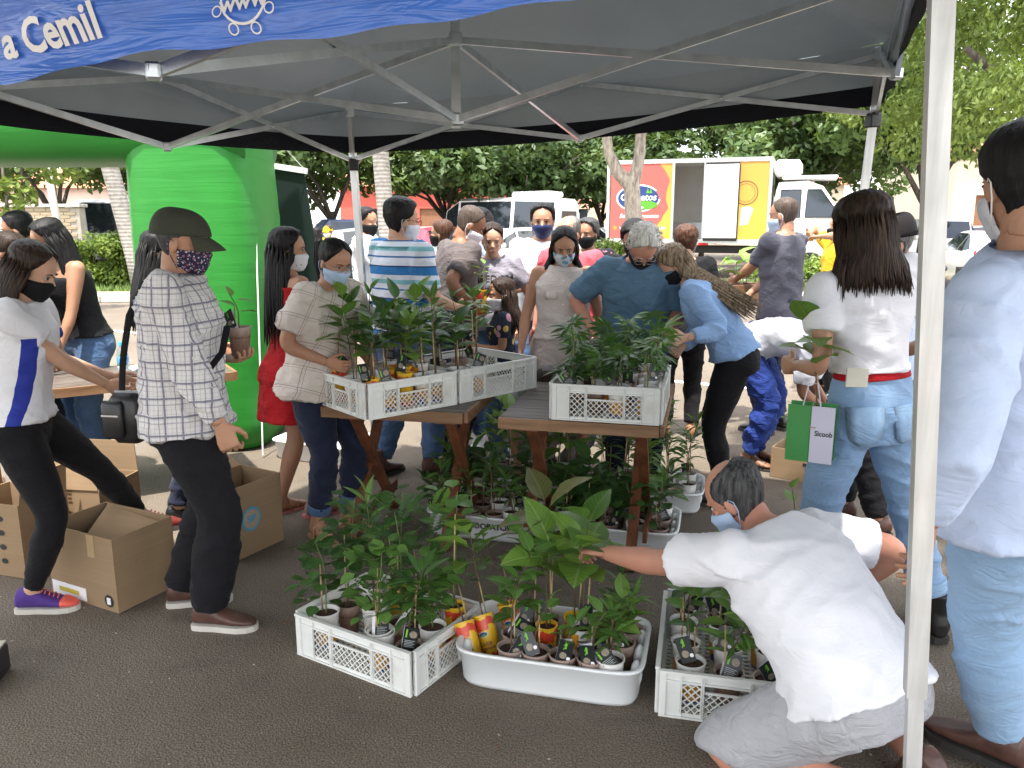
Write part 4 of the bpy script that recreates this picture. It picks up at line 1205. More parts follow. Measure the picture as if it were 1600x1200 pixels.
# ================================================================== CARDBOARD BOXES
def card_mat():
    t = NT('cardboard'); vec = t.co()
    f_ = t.noise(t.map(vec, (1, 1, 70)), 1, 2)
    b = t.noise(vec, 3.5, 4)
    t.p(col=t.mix(t.math('MULTIPLY', b, .35), t.ramp(f_, [(.3, (.275, .19, .112)), (.7, (.305, .213, .128))]), (.20, .132, .075)), rough=.9, spec=.2, nor=t.bump(f_, .12, .002))
    return t.mat
M_CARD = card_mat(); M_TAPE = mat('packing_tape', (.42, .30, .17), .3, .08, 8, spec=.5); M_LABELW = mat('paper_white', (.74, .74, .76), .7, .06)
M_INK = mat('ink_black', (.02, .02, .02), .6); M_CYAN = mat('ink_cyan', (.04, .28, .42), .7)
def carton(corner, right, depth, H, label, flaps=(20, 120, 60, 100), rzx=0):
    a, b = Vector((*corner, 0)), Vector((*right, 0)); L = (b - a).length; rz = math.atan2((b - a).y, (b - a).x)
    e = empty('cardboard_box', a, rz, label, 'box'); th = .006
    MB().box((L / 2, th / 2, H / 2 + .003), (L, th, H)).build('panel', M_CARD, e); MB().box((L / 2, depth - th / 2, H / 2 + .003), (L, th, H)).build('panel', M_CARD, e)
    MB().box((th / 2, depth / 2, H / 2 + .003), (th, depth - 2 * th - .001, H)).build('panel', M_CARD, e); MB().box((L - th / 2, depth / 2, H / 2 + .003), (th, depth - 2 * th - .001, H)).build('panel', M_CARD, e)
    MB().box((L / 2, depth / 2, .007), (L - .014, depth - .014, .006)).build('bottom_panel', M_CARD, e)
    fl = min(L, depth) * .48
    for i, ang in enumerate(flaps):
        if ang is None: continue
        m = MB(); w = L if i in (0, 2) else depth
        M_ = [Matrix.Translation((L / 2, 0, H + .004)), Matrix.Translation((L, depth / 2, H + .004)) @ Matrix.Rotation(R(90), 4, 'Z'), Matrix.Translation((L / 2, depth, H + .004)) @ Matrix.Rotation(R(180), 4, 'Z'), Matrix.Translation((0, depth / 2, H + .004)) @ Matrix.Rotation(R(-90), 4, 'Z')][i]
        fm = Matrix.Rotation(R(ang), 4, 'X')      # 0 = folded flat inward, 90 = upright, 180 = folded outward
        vs = []
        for zz in (0, .005):
            vs += [M_ @ (fm @ Vector(p)) for p in ((-w / 2 + .004, 0, zz), (w / 2 - .004, 0, zz), (w / 2 - .012, fl, zz), (-w / 2 + .012, fl, zz))]
        m.add(vs, [(3, 2, 1, 0), (4, 5, 6, 7), (0, 1, 5, 4), (1, 2, 6, 5), (2, 3, 7, 6), (3, 0, 4, 7)]); m.build('flap', M_CARD, e)
    return e, L
b1, L1 = carton((-2.075, 3.355), (-1.683, 3.161), .31, .335, 'open tan cardboard box with packing tape, between the sneaker and brown shoes', (None, None, None, None))
# one side flap folded into the box at a slant
m = MB(); m.add([(.02, .30, .33), (.42, .29, .30), (.44, .10, .20), (.10, .08, .22)], [(0, 1, 2, 3)]); m.add([(.02, .304, .334), (.42, .294, .304), (.44, .104, .204), (.10, .084, .224)], [(0, 1, 2, 3)]); m.build('flap', M_CARD, b1)
for x in (.09, .30): MB().box((x, -.002, .285), (.045, .002, .10)).build('tape', M_TAPE, b1)
MB().box((.125, -.002, .045), (.225, .002, .06)).build('shipping_label', M_LABELW, b1)
MB().box((.125, -.0035, .045), (.13, .002, .02)).build('label_stripe', mat('label_yellow', (.5, .4, .05), .7), b1)
MB().box((.03, -.002, .295), (.05, .002, .035)).build('sticker', M_LABELW, b1)
m = MB(); disc(m, .385, .05, .028, .028, -.0022, 24); st = m.build('round_sticker', M_INK, b1); MB().box((.385, -.0035, .05), (.022, .002, .03)).build('sticker_mark', M_LABELW, st)
b2, L2 = carton((-1.62, 3.82), (-1.37, 3.68), .34, .37, 'tan cardboard box with a blue round print behind the man in cap', (95, None, None, 150))
m = MB(); disc(m, .13, .19, .062, .062, 0, 28); m2 = m.mesh('p'); o = link('round_print', m2, M_CYAN, b2, (L2 + .0015, 0, 0), (0, 0, R(90)))
m = MB(); disc(m, .13, .19, .05, .05, 0, 28); link('print_field', m.mesh('p'), mat('print_pale', (.36, .27, .18), .8), o, (0, -.0008, 0))
vs, fs = text_mb('SIP', .05, .002); link('print_lettering', MB().add([(.13 + v.x, 0, .19 + v.y) for v in vs], fs).mesh('p'), M_CYAN, o, (0, -.0016, 0))
b3, L3 = carton((-2.52, 3.86), (-2.06, 3.80), .34, .33, 'brown cardboard box with raised printed flap behind the black leggings', (80, None, 90, None))
m = MB()
for k in range(3):
    for q in range(4): m.box((.21 + q * .03, -.034, .42 - k * .022), (.02 + .006 * ((q * 7 + k) % 2), .001, .008))
m.build('printed_mark', M_INK, b3)
b4, L4 = carton((-2.62, 3.60), (-2.28, 3.50), .28, .36, 'pale printed cardboard box half hidden behind the black leggings', (None, 100, None, None))
m = MB()
for k in range(4): ring = disc(m, .24, .08 + .07 * k, .02, .014, -.002, 12)
m.build('printed_mark', M_INK, b4)
b5, L5 = carton((1.70, 5.05), (2.02, 4.82), .30, .20, 'low brown cardboard box of tall saplings on the asphalt', (None, None, None, None))
MB().box((.22, -.001, .12), (.03, .004, .018), bev=.001).build('hand_hole', M_INK, b5)
# black box just inside the left edge
e = empty('black_case', (-2.015, 2.62, 0), R(10), 'black case with a pale top edge at the lower left edge', 'case')
MB().box((0, 0, .055), (.30, .2, .11), bev=.012).build('case_body', M_BLK, e, smooth=True); MB().box((0, 0, .114), (.29, .19, .008), bev=.003).build('lid_edge', mat('lid_cream', (.5, .46, .38), .7), e)

# ------------------------------------------------------------------ on the orange-legged table: bottles, paper
def pet():
    t = NT('clear_plastic'); t.p(col=(.93, .97, .98), rough=.06, trans=.92, ior=1.25); return t.mat
M_PET = pet(); M_CAPB = mat('cap_blue', (.05, .36, .62), .4); M_WLAB = mat('water_label', (.08, .28, .55), .4, .25, 40)
def bottle(loc, label):
    e = empty('water_bottle', loc, random.random() * 6, label, 'bottle', 'water bottles on the table')
    MB().lathe([(.002, 0), (.028, 0), (.032, .006), (.032, .05), (.029, .055), (.032, .06), (.032, .125), (.030, .14), (.016, .178), (.0125, .182), (.0125, .198), (.002, .198)], 20).build('bottle_body', M_PET, e, smooth=True)
    MB().lathe([(.0325, .085), (.0328, .086), (.0328, .124), (.0325, .125)], 20).build('bottle_label', M_WLAB, e, smooth=True)
    MB().lathe([(.002, .190), (.0152, .190), (.0152, .210), (.0135, .213), (.002, .213)], 18).build('bottle_cap', M_CAPB, e, angle=40)
    MB().lathe([(.002, .003), (.0275, .003), (.0295, .05), (.0285, .055), (.0295, .06), (.0295, .075), (.002, .0755)], 18).build('water', mat('water', (.8, .9, .95), .02, .02, 2, trans=.95), e, smooth=True)
bottle((-2.30, 4.66, TT), 'clear water bottle with blue cap, further from the man in cap')
bottle((-2.155, 4.66, TT), 'clear water bottle with blue cap, nearer the man in cap')
g2 = random.Random(5)
e = empty('paper_heap', (-2.19, 4.76, TT), .3, 'crumpled white paper beside the water bottles', 'paper')
m = MB(); m.ell((0, 0, .03), (.14, .09, .03), 20, 12); me = m.mesh('p', True); c = vcos(me); c += (vnoise(c * 40 + 3)[:, None] - .5) * np.array([.05, .05, .035]); c[:, 2] = np.maximum(c[:, 2], .001); vset(me, c); link('sheet', me, M_LABELW, e)
e = empty('paper_sheet', (-2.02, 4.56, TT + .001), R(28), 'flat white form lying on the orange-legged table', 'paper')
MB().box((0, 0, .001), (.21, .29, .002)).build('sheet', M_LABELW, e); 
# ================================================================== SEEDLINGS
def veined(name, dark, light, vein, rough=.38):
    t = NT(name); vec = t.co(); X, Y_, Z = t.xyz(vec)
    ax = t.math('ABSOLUTE', X)
    r_ = t.n('ObjectInfo').outputs['Random']
    wv = t.math('SINE', t.math('MULTIPLY', t.math('SUBTRACT', Y_, t.math('MULTIPLY', ax, .9)), 62))
    vn = t.ramp(wv, [(.86, (0, 0, 0)), (.98, (1, 1, 1))])
    mid = t.ramp(ax, [(.012, (1, 1, 1)), (.03, (0, 0, 0))])
    k = t.math('MAXIMUM', vn, mid)
    nz = t.noise(vec, 3, 3)
    base = t.mix(t.math('ADD', t.math('MULTIPLY', r_, .75), t.math('MULTIPLY', nz, .25)), dark, light)
    c = t.mix(t.math('MULTIPLY', k, .45), base, vein)
    t.p(col=c, rough=rough, spec=.5, nor=t.bump(t.math('MULTIPLY', k, -1), .35, .02))
    tr = t.n('BsdfTranslucent', {'Color': t.mix(.4, c, (.25, .4, .04))})
    mx = t.n('MixShader', {0: .22, 1: t.b.outputs[0], 2: tr.outputs[0]})
    t.t.links.new(mx.outputs[0], t.out.inputs[0])
    return t.mat
V_DARK = veined('leaf_dark', (.016, .055, .013), (.065, .16, .036), (.12, .23, .07))
V_MID = veined('leaf_mid', (.035, .105, .018), (.13, .27, .05), (.22, .35, .11))
V_LITE = veined('leaf_light', (.09, .20, .022), (.24, .40, .07), (.28, .40, .14))
V_BRON = veined('leaf_bronze', (.06, .07, .02), (.16, .15, .05), (.2, .2, .08))
M_STEMG = mat('stem_green', (.10, .15, .04), .6); M_STEMB = mat('stem_brown', (.12, .08, .045), .8); M_STAKE = mat('bamboo_stake', (.50, .36, .18), .6, .15, 20)
M_SOIL = mat('potting_soil', (.060, .028, .017), .97, .45, 60, .9, 120, .006)

def leaf_ov(W=.5, tip=1.6, n=7, fold=.18, droop=.25, wav=.0):
    """unit-length blade along +Y with a short stalk"""
    vs, fs = [], []
    rows = []
    for i in range(n + 1):
        t_ = i / n
        w = W * .5 * (math.sin(math.pi * t_ ** .82) ** .8) * (1 - .35 * max(0, t_ - .6) * tip)
        y = .12 + .88 * t_; zc = -droop * t_ * t_
        rows.append([(-w, y, zc + fold * w + wav * math.sin(t_ * 19)), (-w * .5, y, zc + fold * w * .35), (0, y, zc), (w * .5, y, zc + fold * w * .35), (w, y, zc + fold * w + wav * math.sin(t_ * 17 + 1))])
    k = 5
    for r_ in rows: vs += r_
    for i in range(n):
        for j in range(k - 1): fs.append((i * k + j, i * k + j + 1, (i + 1) * k + j + 1, (i + 1) * k + j))
    b = len(vs); vs += [(-.012, 0, 0), (.012, 0, 0), (.008, .14, 0), (-.008, .14, 0)]; fs.append((b, b + 1, b + 2, b + 3))
    return vs, fs
def lm(*parts, mt=None, name='leaf'):
    m = MB()
    for vs, fs in parts: m.add(vs, fs)
    me = m.mesh(name, True)
    return me
def xf(vf, ang, s, off=(0, 0, 0), tilt=0, sx=1.0):
    M_ = Matrix.Translation(off) @ Matrix.Rotation(ang, 4, 'Z') @ Matrix.Rotation(tilt, 4, 'X') @ Matrix.Diagonal((s * sx, s, s, 1))
    return [tuple(M_ @ Vector(p)) for p in vf[0]], vf[1]
OV, OVW, LA = leaf_ov(.52, 1.6), leaf_ov(.62, 1.2, 8, .22, .3, .012), leaf_ov(.24, 1.6, 6, .2, .3)
RO = leaf_ov(.8, .6, 6, .12, .15)
LEAF = {
 'ov': lm(OV), 'big': lm(OVW), 'lance': lm(LA), 'round': lm(RO),
 'palm': lm(*[xf(LA, R(a), .72 + .28 * math.cos(R(a)), (0, .22, 0), R(-8), 1.0) for a in (-105, -68, -34, 0, 34, 68, 105)], ([(-.01, 0, 0), (.01, 0, 0), (.008, .3, 0), (-.008, .3, 0)], [(0, 1, 2, 3)])),
 'pinn': lm(*[xf(leaf_ov(.34, 1, 3, .1, .1), R(sg * 68), .20 * math.sin(.35 + 2.5 * (i / 13)), (0, .12 + i * .066, -.25 * (i / 13) ** 2), 0) for i in range(14) for sg in (-1, 1)], ([(-.006, 0, 0), (.006, 0, 0), (.004, .6, -.08), (-.004, .6, -.08), (0, 1.05, -.26)], [(0, 1, 2, 3), (3, 2, 4)])),
 'tuft': lm(*[xf(LA, R(a), .8 + .2 * math.cos(a), (0, .05, 0), R(t_), .45) for a, t_ in ((-70, 10), (-40, 25), (-15, 40), (12, 20), (38, 35), (66, 15), (-90, 30), (88, 32))]),
}
_lv = {}
def leafmesh(kind, mt):
    k = (kind, mt.name)
    if k not in _lv:
        me = LEAF[kind].copy(); me.materials.append(mt); _lv[k] = me
    return _lv[k]

# ---- pots
def pot_mat(kind):
    t = NT('pot_' + kind); vec = t.co(); X, Y_, Z = t.xyz(vec)
    ang = t.math('ARCTAN2', Y_, X)
    nz = t.noise(t.map(vec, (30, 30, 30)), 1.0, 1)
    zz = t.math('ADD', Z, t.math('MULTIPLY', t.math('SUBTRACT', nz, .5), .07))
    if kind == 'yellow':
        c = t.ramp(t.math('DIVIDE', zz, .165), [(.0, (.60, .05, .02)), (.17, (.60, .05, .02)), (.175, (.72, .40, .02)), (.74, (.74, .46, .02)), (.745, (.62, .06, .03)), (.9, (.62, .06, .03)), (.905, (.74, .46, .02))])
    elif kind == 'white':
        c = t.ramp(t.math('DIVIDE', zz, .145), [(.0, (.05, .08, .35)), (.12, (.05, .08, .35)), (.125, (.70, .34, .03)), (.52, (.72, .36, .03)), (.53, (.78, .77, .74))])
    elif kind == 'milk':
        s = t.math('SINE', t.math('MULTIPLY', ang, 2.0))
        c = t.mix(t.ramp(s, [(.50, (0, 0, 0)), (.53, (1, 1, 1))]), (.62, .60, .57), (.66, .30, .03))
        c = t.mix(t.ramp(t.math('DIVIDE', Z, .175), [(.02, (1, 1, 1)), (.05, (0, 0, 0)), (.9, (0, 0, 0)), (.92, (1, 1, 1))]), c, (.75, .75, .73))
    else:
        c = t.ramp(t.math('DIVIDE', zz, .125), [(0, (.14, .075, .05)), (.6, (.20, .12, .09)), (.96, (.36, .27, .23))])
        t.p(rough=.25)
    t.p(col=t.var(c, .06, 14, vec), rough=.32, spec=.5)
    return t.mat
POTS = {}
def mkpot(kind, r0, r1, h):
    m = MB(); m.lathe([(.002, 0), (r0 * .94, 0), (r0, .004), (r0 + (r1 - r0) * .92, h - .006), (r1 + .003, h - .005), (r1 + .003, h), (r1 - .0015, h), (r1 - .003, h - .008), (r0 - .003, .010), (.002, .008)], 24)
    me = m.mesh('pot', True); sharp(me, 50); me.materials.append(pot_mat(kind))
    m = MB(); rs = r0 + (r1 - r0) * .86 - .0028; hs = h - .016
    m.lathe([(.002, hs - .03), (rs, hs - .03), (rs, hs), (rs * .6, hs + .004), (.002, hs + .006)], 20)
    so = m.mesh('soil', True); so.materials.append(M_SOIL)
    deco = []
    if kind in ('yellow', 'milk'):
        def patch(cx, cz, rx, rz, off, mt, nm):
            vs = [(0, 0)] + [(rx * math.cos(2 * math.pi * k / 20), rz * math.sin(2 * math.pi * k / 20)) for k in range(20)]
            out = []
            for a, b in vs:
                z = cz + b; rr = r0 + (r1 - r0) * z / h + off; th = (cx + a) / rr - math.pi / 2
                out.append((rr * math.cos(th), rr * math.sin(th), z))
            me_ = MB().add(out, [(0, k + 1, (k + 1) % 20 + 1) for k in range(20)]).mesh(nm, True); me_.materials.append(mt); deco.append((nm, me_))
        zc = .094 if kind == 'yellow' else .108
        if kind == 'yellow': patch(-.012, zc + .008, .020, .018, .0006, mat('pot_red', (.60, .05, .02), .35), 'red_heart')
        patch(0, zc, .019, .011, .0012, P_WHT, 'emblem_rim'); patch(0, zc, .0172, .0092, .0018, P_BLUE, 'emblem'); patch(.003, zc - .004, .011, .0035, .0024, P_GRN, 'emblem_hill')
        lines = (('Leite', .026, .060), ('Fermentado', .015, .043)) if kind == 'yellow' else (('natural', .014, .135), ('integral', .010, .124))
        for tx, sz, zz in lines:
            vs, fs = text_mb(tx, sz, .0004, shear=.2 if kind == 'yellow' else 0, res=2); out = []
            for p in vs:
                z = zz + p.y; rr = r0 + (r1 - r0) * z / h + .001; th = p.x / rr - math.pi / 2
                out.append((rr * math.cos(th), rr * math.sin(th), z))
            me_ = MB().add(out, fs).mesh('lettering'); me_.materials.append(M_INK if kind == 'milk' else P_BRN); deco.append(('lettering', me_))
    POTS[kind] = (me, so, hs, deco, r1, h)
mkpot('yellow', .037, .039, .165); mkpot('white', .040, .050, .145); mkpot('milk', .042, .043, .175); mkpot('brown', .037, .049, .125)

# ---- plant tags: folded card, dark print outside, white page inside
M_TAGK = mat('tag_black', (.012, .016, .017), .35, .1); M_TAGG = mat('tag_green', (.16, .50, .03), .5); M_TAGP = mat('tag_photo', (.24, .20, .15), .5, .5, 160); M_TAGGR = mat('tag_grey', (.32, .34, .34), .5, .3, 120)
def mktag(var):
    m = MB(); w, h = .052, .088
    m.box((0, 0, h / 2), (w, .0012, h), m=0)
    y = -.0012
    def rect(x0, x1, z0, z1, mi): m.quad((x0, y, z0), (x1, y, z0), (x1, y, z1), (x0, y, z1), mi)
    def dsk(cx, cz, r_, mi, yy): m.add([(cx + r_ * math.cos(k * .52), yy, cz + r_ * math.sin(k * .52)) for k in range(12)], [tuple(range(12))], mi)
    if var == 0:
        dsk(-.004, .030, .013, 3, y); dsk(.016, .022, .007, 1, y - .0004)
        for k in range(6): rect(-.008 + .003 * (k % 3), -.005 + .003 * (k % 3), .052 + k * .005, .057 + k * .005, 2)
        rect(-.004, .003, .056, .080, 2)
    else:
        dsk(.008, .062, .014, 3, y)
        for k in range(5): rect(-.020, .018 - .006 * (k % 2), .012 + k * .006, .0145 + k * .006, 4)
        rect(-.019, -.013, .048, .080, 2)
    # inner white page, opened a little
    c = math.cos(R(35 if var == 0 else 78)); s_ = math.sin(R(35 if var == 0 else 78))
    m.add([(-w / 2 - .0005, .0012, 0), (-w / 2 - .0005 + w * c * (1 if var == 0 else -.2), .0012 + w * s_ * .6, 0), (-w / 2 - .0005 + w * c * (1 if var == 0 else -.2), .0012 + w * s_ * .6, h), (-w / 2 - .0005, .0012, h)], [(0, 1, 2, 3)], 1)
    me = m.mesh('tag')
    for q in (M_TAGK, M_LABELW, M_TAGG, M_TAGP, M_TAGGR): me.materials.append(q)
    return me
TAGS = [mktag(0), mktag(1)]
STAKE = MB().tube([(0, 0, 0), (0, 0, 1)], [.0032, .0026], 6).mesh('stake', True); STAKE.materials.append(M_STAKE)

PR = random.Random(17)
def seedling(loc, kind, pot, h, label, group, rz=None, tilt=(0, 0), tagv=None, tagdir=None, stake=True, mt=None, nl=None, ls=1.0, name='potted_seedling', lean=.06):
    e = empty(name, loc, PR.uniform(0, 6.28) if rz is None else rz, label, 'seedling', group)
    e.rotation_euler[0], e.rotation_euler[1] = tilt
    hs = 0
    if pot:
        me, so, hs, deco, r1, ph = POTS[pot]
        po = link('pot', me, None, e); link('soil', so, None, po)
        for nm, dm in deco: link(nm, dm, None, po)
    hs0 = hs - .005
    lx, ly = PR.uniform(-lean, lean), PR.uniform(-lean, lean)
    def sp(t_):
        return Vector((lx * t_ * t_ + .012 * math.sin(t_ * 5 + lx * 90) * t_, ly * t_ * t_ + .012 * math.cos(t_ * 4 + ly * 70) * t_ - .012 * t_, hs0 + h * t_))
    n = 8
    m = MB(); m.tube([sp(i / n) for i in range(n + 1)], [.0034 - .0018 * i / n for i in range(n + 1)], 6)
    m.build('stem', M_STEMG if kind in ('fern', 'vine', 'palm') else M_STEMB, e, smooth=True)
    if stake:
        sh = h * PR.uniform(.55, .85)
        o = link('stake', STAKE, None, e, (.013, .006, hs0 - .02), (PR.uniform(-.07, .07), PR.uniform(-.07, .07), 0)); o.scale = (1, 1, sh + .03)
    cfg = {'broad': ('ov', 13, .42, 1.0, .085, .125, V_MID), 'big': ('big', 6, .60, 1.0, .13, .19, V_LITE), 'thin': ('lance', 20, .38, 1.0, .07, .11, V_MID), 'palm': ('palm', 9, .42, 1.0, .085, .12, V_DARK),
           'fern': ('pinn', 9, .30, 1.0, .13, .19, V_MID), 'vine': ('round', 48, .24, 1.0, .038, .058, V_MID), 'tuft': ('tuft', 12, .3, 1.0, .06, .09, V_MID), 'small': ('ov', 7, .45, 1.0, .06, .09, V_DARK)}[kind]
    lk, cnt, t0, t1, l0, l1, dm = cfg
    cnt = nl or cnt; me = leafmesh(lk, mt or dm)
    a = PR.uniform(0, 6.28)
    for i in range(cnt):
        t_ = t0 + (t1 - t0) * (i + PR.uniform(.1, .6)) / cnt; t_ = min(t_, 1.0)
        a += 2.4 + PR.uniform(-.5, .5)
        el = R(PR.uniform(5, 40)) + (R(30) if t_ > .88 else 0)
        if kind == 'vine': el = R(PR.uniform(-20, 50))
        L_ = PR.uniform(l0, l1) * ls * (1.05 - .25 * abs(t_ - .65))
        d = Vector((math.cos(a) * math.cos(el), math.sin(a) * math.cos(el), math.sin(el)))
        nrm = (Vector((0, 0, 1)) + Vector((PR.uniform(-.3, .3), PR.uniform(-.3, .3), 0)))
        x = d.cross(nrm).normalized(); z = x.cross(d).normalized()
        p = sp(t_)
        if kind == 'vine':
            off = Vector((math.cos(a), math.sin(a), PR.uniform(-.3, .5))) * PR.uniform(0, .10); p = p + off
        o = link('leaf', me, None, e)
        M_ = Matrix((x, d, z)).transposed().to_4x4(); M_.translation = p
        o.matrix_basis = M_ @ Matrix.Diagonal((L_, L_, L_, 1))
    if tagv is not None:
        # tagdir: world direction the printed side faces
        ez = e.rotation_euler[2]
        wd = tagdir if tagdir is not None else PR.uniform(-.6, .6)
        o = link('tag', TAGS[tagv], None, e, (.0, .0, hs0 + PR.uniform(-.01, .035)), (R(PR.uniform(-35, 5)), R(PR.uniform(-40, 40)), wd - ez))
        fd = Vector((math.sin(wd), -math.cos(wd), 0)); fl = Matrix.Rotation(-ez, 3, 'Z') @ (fd * .04); o.location = (fl.x, fl.y, o.location.z)
    return e

def inside(e, x, y, z):
    return e.matrix_basis @ Vector((x, y, z)) if False else (Matrix.Translation(e.location) @ Matrix.Rotation(e.rotation_euler[2], 4, 'Z')) @ Vector((x, y, z))
def fill(cr, L, D, nx, ny, kinds, pots, hr, where, z=.018, tagp=.5, ls=1.0, skip=(), mts=None, jit=.012, cyc=False):
    NM = {'broad': 'broad-leaved', 'big': 'large-leaved', 'thin': 'narrow-leaved', 'palm': 'palm-leaved', 'fern': 'ferny', 'vine': 'vining', 'tuft': 'tufted', 'small': 'sparse'}
    PN = {'yellow': 'yellow printed cup', 'white': 'orange-banded cup', 'milk': 'white striped cup', 'brown': 'brown cup', None: 'bag'}
    for j in range(ny):
        for i in range(nx):
            if (i, j) in skip: continue
            x = L * (i + .5) / nx + PR.uniform(-jit, jit); y = D * (j + .5) / ny + PR.uniform(-jit, jit)
            x = min(max(x, .065), L - .065); y = min(max(y, .065), D - .065)
            k, p = PR.choice(kinds), PR.choice(pots)
            if cyc: k = kinds[(i + j * 2) % len(kinds)]
            hh = PR.uniform(*hr); tv = PR.choice((0, 1)) if PR.random() < tagp else None
            mt_ = PR.choice(mts) if mts else None
            lab = '%s %s%s seedling, %s%s, in %s' % ('tall' if hh > (hr[0] + hr[1]) / 2 else 'low', {'leaf_dark': 'dark-green ', 'leaf_mid': 'mid-green ', 'leaf_light': 'bright-green '}[mt_.name] if mt_ else '', NM[k], PN[p], ', dark tag' if tv is not None else ', untagged', where)
            seedling(inside(cr, x, y, z), k, p, hh, lab, '%s seedlings in %s' % (NM[k], where), tagv=tv, ls=ls, mt=mt_)
PR.seed(4)
fill(crA, .51, .46, 5, 3, ['broad', 'broad', 'thin', 'broad'], ['white', 'milk', 'white', 'yellow'], (.26, .44), 'the overhanging table crate', ls=1.25, tagp=.4, mts=[V_MID, V_LITE, V_DARK])
fill(crB, .56, .48, 4, 3, ['broad', 'small', 'thin'], ['brown', 'white'], (.22, .40), 'the crate above the child', tagp=.4, ls=1.25, mts=[V_DARK, V_MID], skip=((3, 0), (3, 1), (2, 0)))
fill(crC, .50, .62, 4, 4, ['palm'], ['brown', 'white'], (.14, .30), 'the single crate', tagp=.7, ls=1.0, mts=[V_DARK, V_DARK, V_MID], skip=((3, 3),))
fill(crD, .56, .42, 4, 3, ['vine', 'fern', 'vine', 'thin', 'fern'], ['white', 'white', 'brown', 'yellow'], (.24, .48), 'the ferny ground crate', tagp=.5, cyc=True, ls=1.35, mts=[V_MID, V_DARK, V_MID], skip=((1, 0),))
seedling(inside(crD, .36, .07, .018), 'fern', 'white', .16, 'small ferny seedling in a white cup at the near corner of its crate', None, tagv=None)
fill(crE, .44, .60, 3, 4, ['thin', 'broad', 'small'], ['white', 'white', 'brown'], (.16, .30), 'the kneeling man\'s crate', tagp=.7, ls=1.25, mts=[V_DARK, V_MID, V_LITE], skip=((0, 0),))
seedling(inside(crE, .10, .09, .018), 'small', 'white', .22, 'sparse seedling with a tall stake in the near corner of the kneeling man\'s crate', None, nl=3, tagv=0)
# the front tray: leaning yellow cups, brown cups in front, large leaves behind
W_ = 'the front tray'
for k, (x, y, tl_, h, kd) in enumerate(((.055, .10, (R(-22), R(-24)), .30, 'small'), (.105, .17, (R(-20), R(-22)), .34, 'big'), (.165, .29, (R(-10), R(-16)), .30, 'thin'))):
    o = seedling(inside(trF, x, y, .035), kd, 'yellow', h, ['leaning yellow printed cup with a bare stake at the tray corner', 'leaning yellow printed cup, the middle one of three', 'yellow printed cup standing highest of the leaning three'][k], None, rz=R(-14), tilt=tl_, nl=(4, 6, 7)[k])
for x, y, kd, h in ((.20, .07, 'broad', .28), (.29, .065, 'small', .24), (.39, .065, 'small', .16), (.49, .065, 'small', .20), (.19, .17, 'broad', .34), (.58, .20, 'thin', .22)):
    seedling(inside(trF, x, y, .030), kd, 'brown', h, '%s seedling in a brown cup near the front of the front tray' % {'broad': 'broad-leaved', 'small': 'short', 'thin': 'narrow-leaved'}[kd], 'brown cups in the front tray', tagv=PR.choice((0, 1, None)), tagdir=PR.uniform(-.3, .3), mt=V_MID)
seedling(inside(trF, .555, .07, .016), 'thin', 'white', .16, 'narrow-leaved seedling with a wide dark tag at the tray end', None, tagv=1, tagdir=.2)
for x, y, kd, pt, h, lab, mt in ((.30, .21, 'big', 'yellow', .34, 'large-leaved seedling in an upright yellow cup, middle of the front tray', V_LITE), (.39, .30, 'big', 'yellow', .42, 'tall large-leaved seedling in a yellow cup, back of the front tray', V_MID), (.435, .21, 'big', 'milk', .32, 'large-leaved seedling in the tall white striped cup', V_LITE),
                                 (.28, .33, 'big', 'brown', .50, 'tall bronze-leaved seedling at the back of the front tray', V_BRON), (.22, .27, 'broad', 'brown', .40, 'bushy broad-leaved seedling behind the yellow cups', V_MID), (.52, .34, 'thin', 'brown', .24, 'narrow-leaved seedling at the back right of the front tray', V_DARK), (.53, .15, 'broad', 'brown', .20, 'bright broad-leaved seedling near the tray end', V_LITE), (.60, .33, 'small', 'brown', .20, 'short seedling in the far corner of the front tray', V_DARK)):
    seedling(inside(trF, x, y, .016), kd, pt, h, lab, None, rz=PR.uniform(-.4, .4) + R(-14), mt=mt, tagv=PR.choice((None, 0)), nl=None if kd != 'big' else 7, ls=1.2 if kd == 'big' else 1.0)
fill(trG, .62, .42, 6, 3, ['broad', 'small', 'thin', 'small'], ['brown', 'brown', 'white'], (.16, .34), 'the lettered tray', z=.016, tagp=.6, ls=1.3, mts=[V_MID, V_DARK])
seedling(inside(trG, .07, .07, .016), 'thin', 'yellow', .22, 'seedling in a yellow printed cup at the near corner of the lettered tray', None, rz=R(-14), tagv=0)
fill(trH, .62, .42, 5, 3, ['small', 'vine', 'thin', 'broad'], ['brown', 'brown', 'white'], (.14, .32), 'the tray past the kneeling man', z=.016, tagp=.6, ls=1.35, mts=[V_DARK, V_MID])
fill(trI, .62, .42, 5, 2, ['broad', 'broad', 'thin'], ['brown'], (.28, .46), 'the far broad-leaf tray', z=.015, tagp=.2, ls=1.35, mts=[V_MID, V_LITE])
fill(trJ, .62, .42, 5, 2, ['thin', 'thin', 'tuft'], ['brown', 'white'], (.26, .46), 'the tray past both tables', z=.015, tagp=.2, ls=1.3, mts=[V_MID, V_LITE])
fill(b5, .38, .30, 2, 1, ['thin', 'small'], ['brown'], (.35, .5), 'the low cardboard box', z=.012, tagp=0)
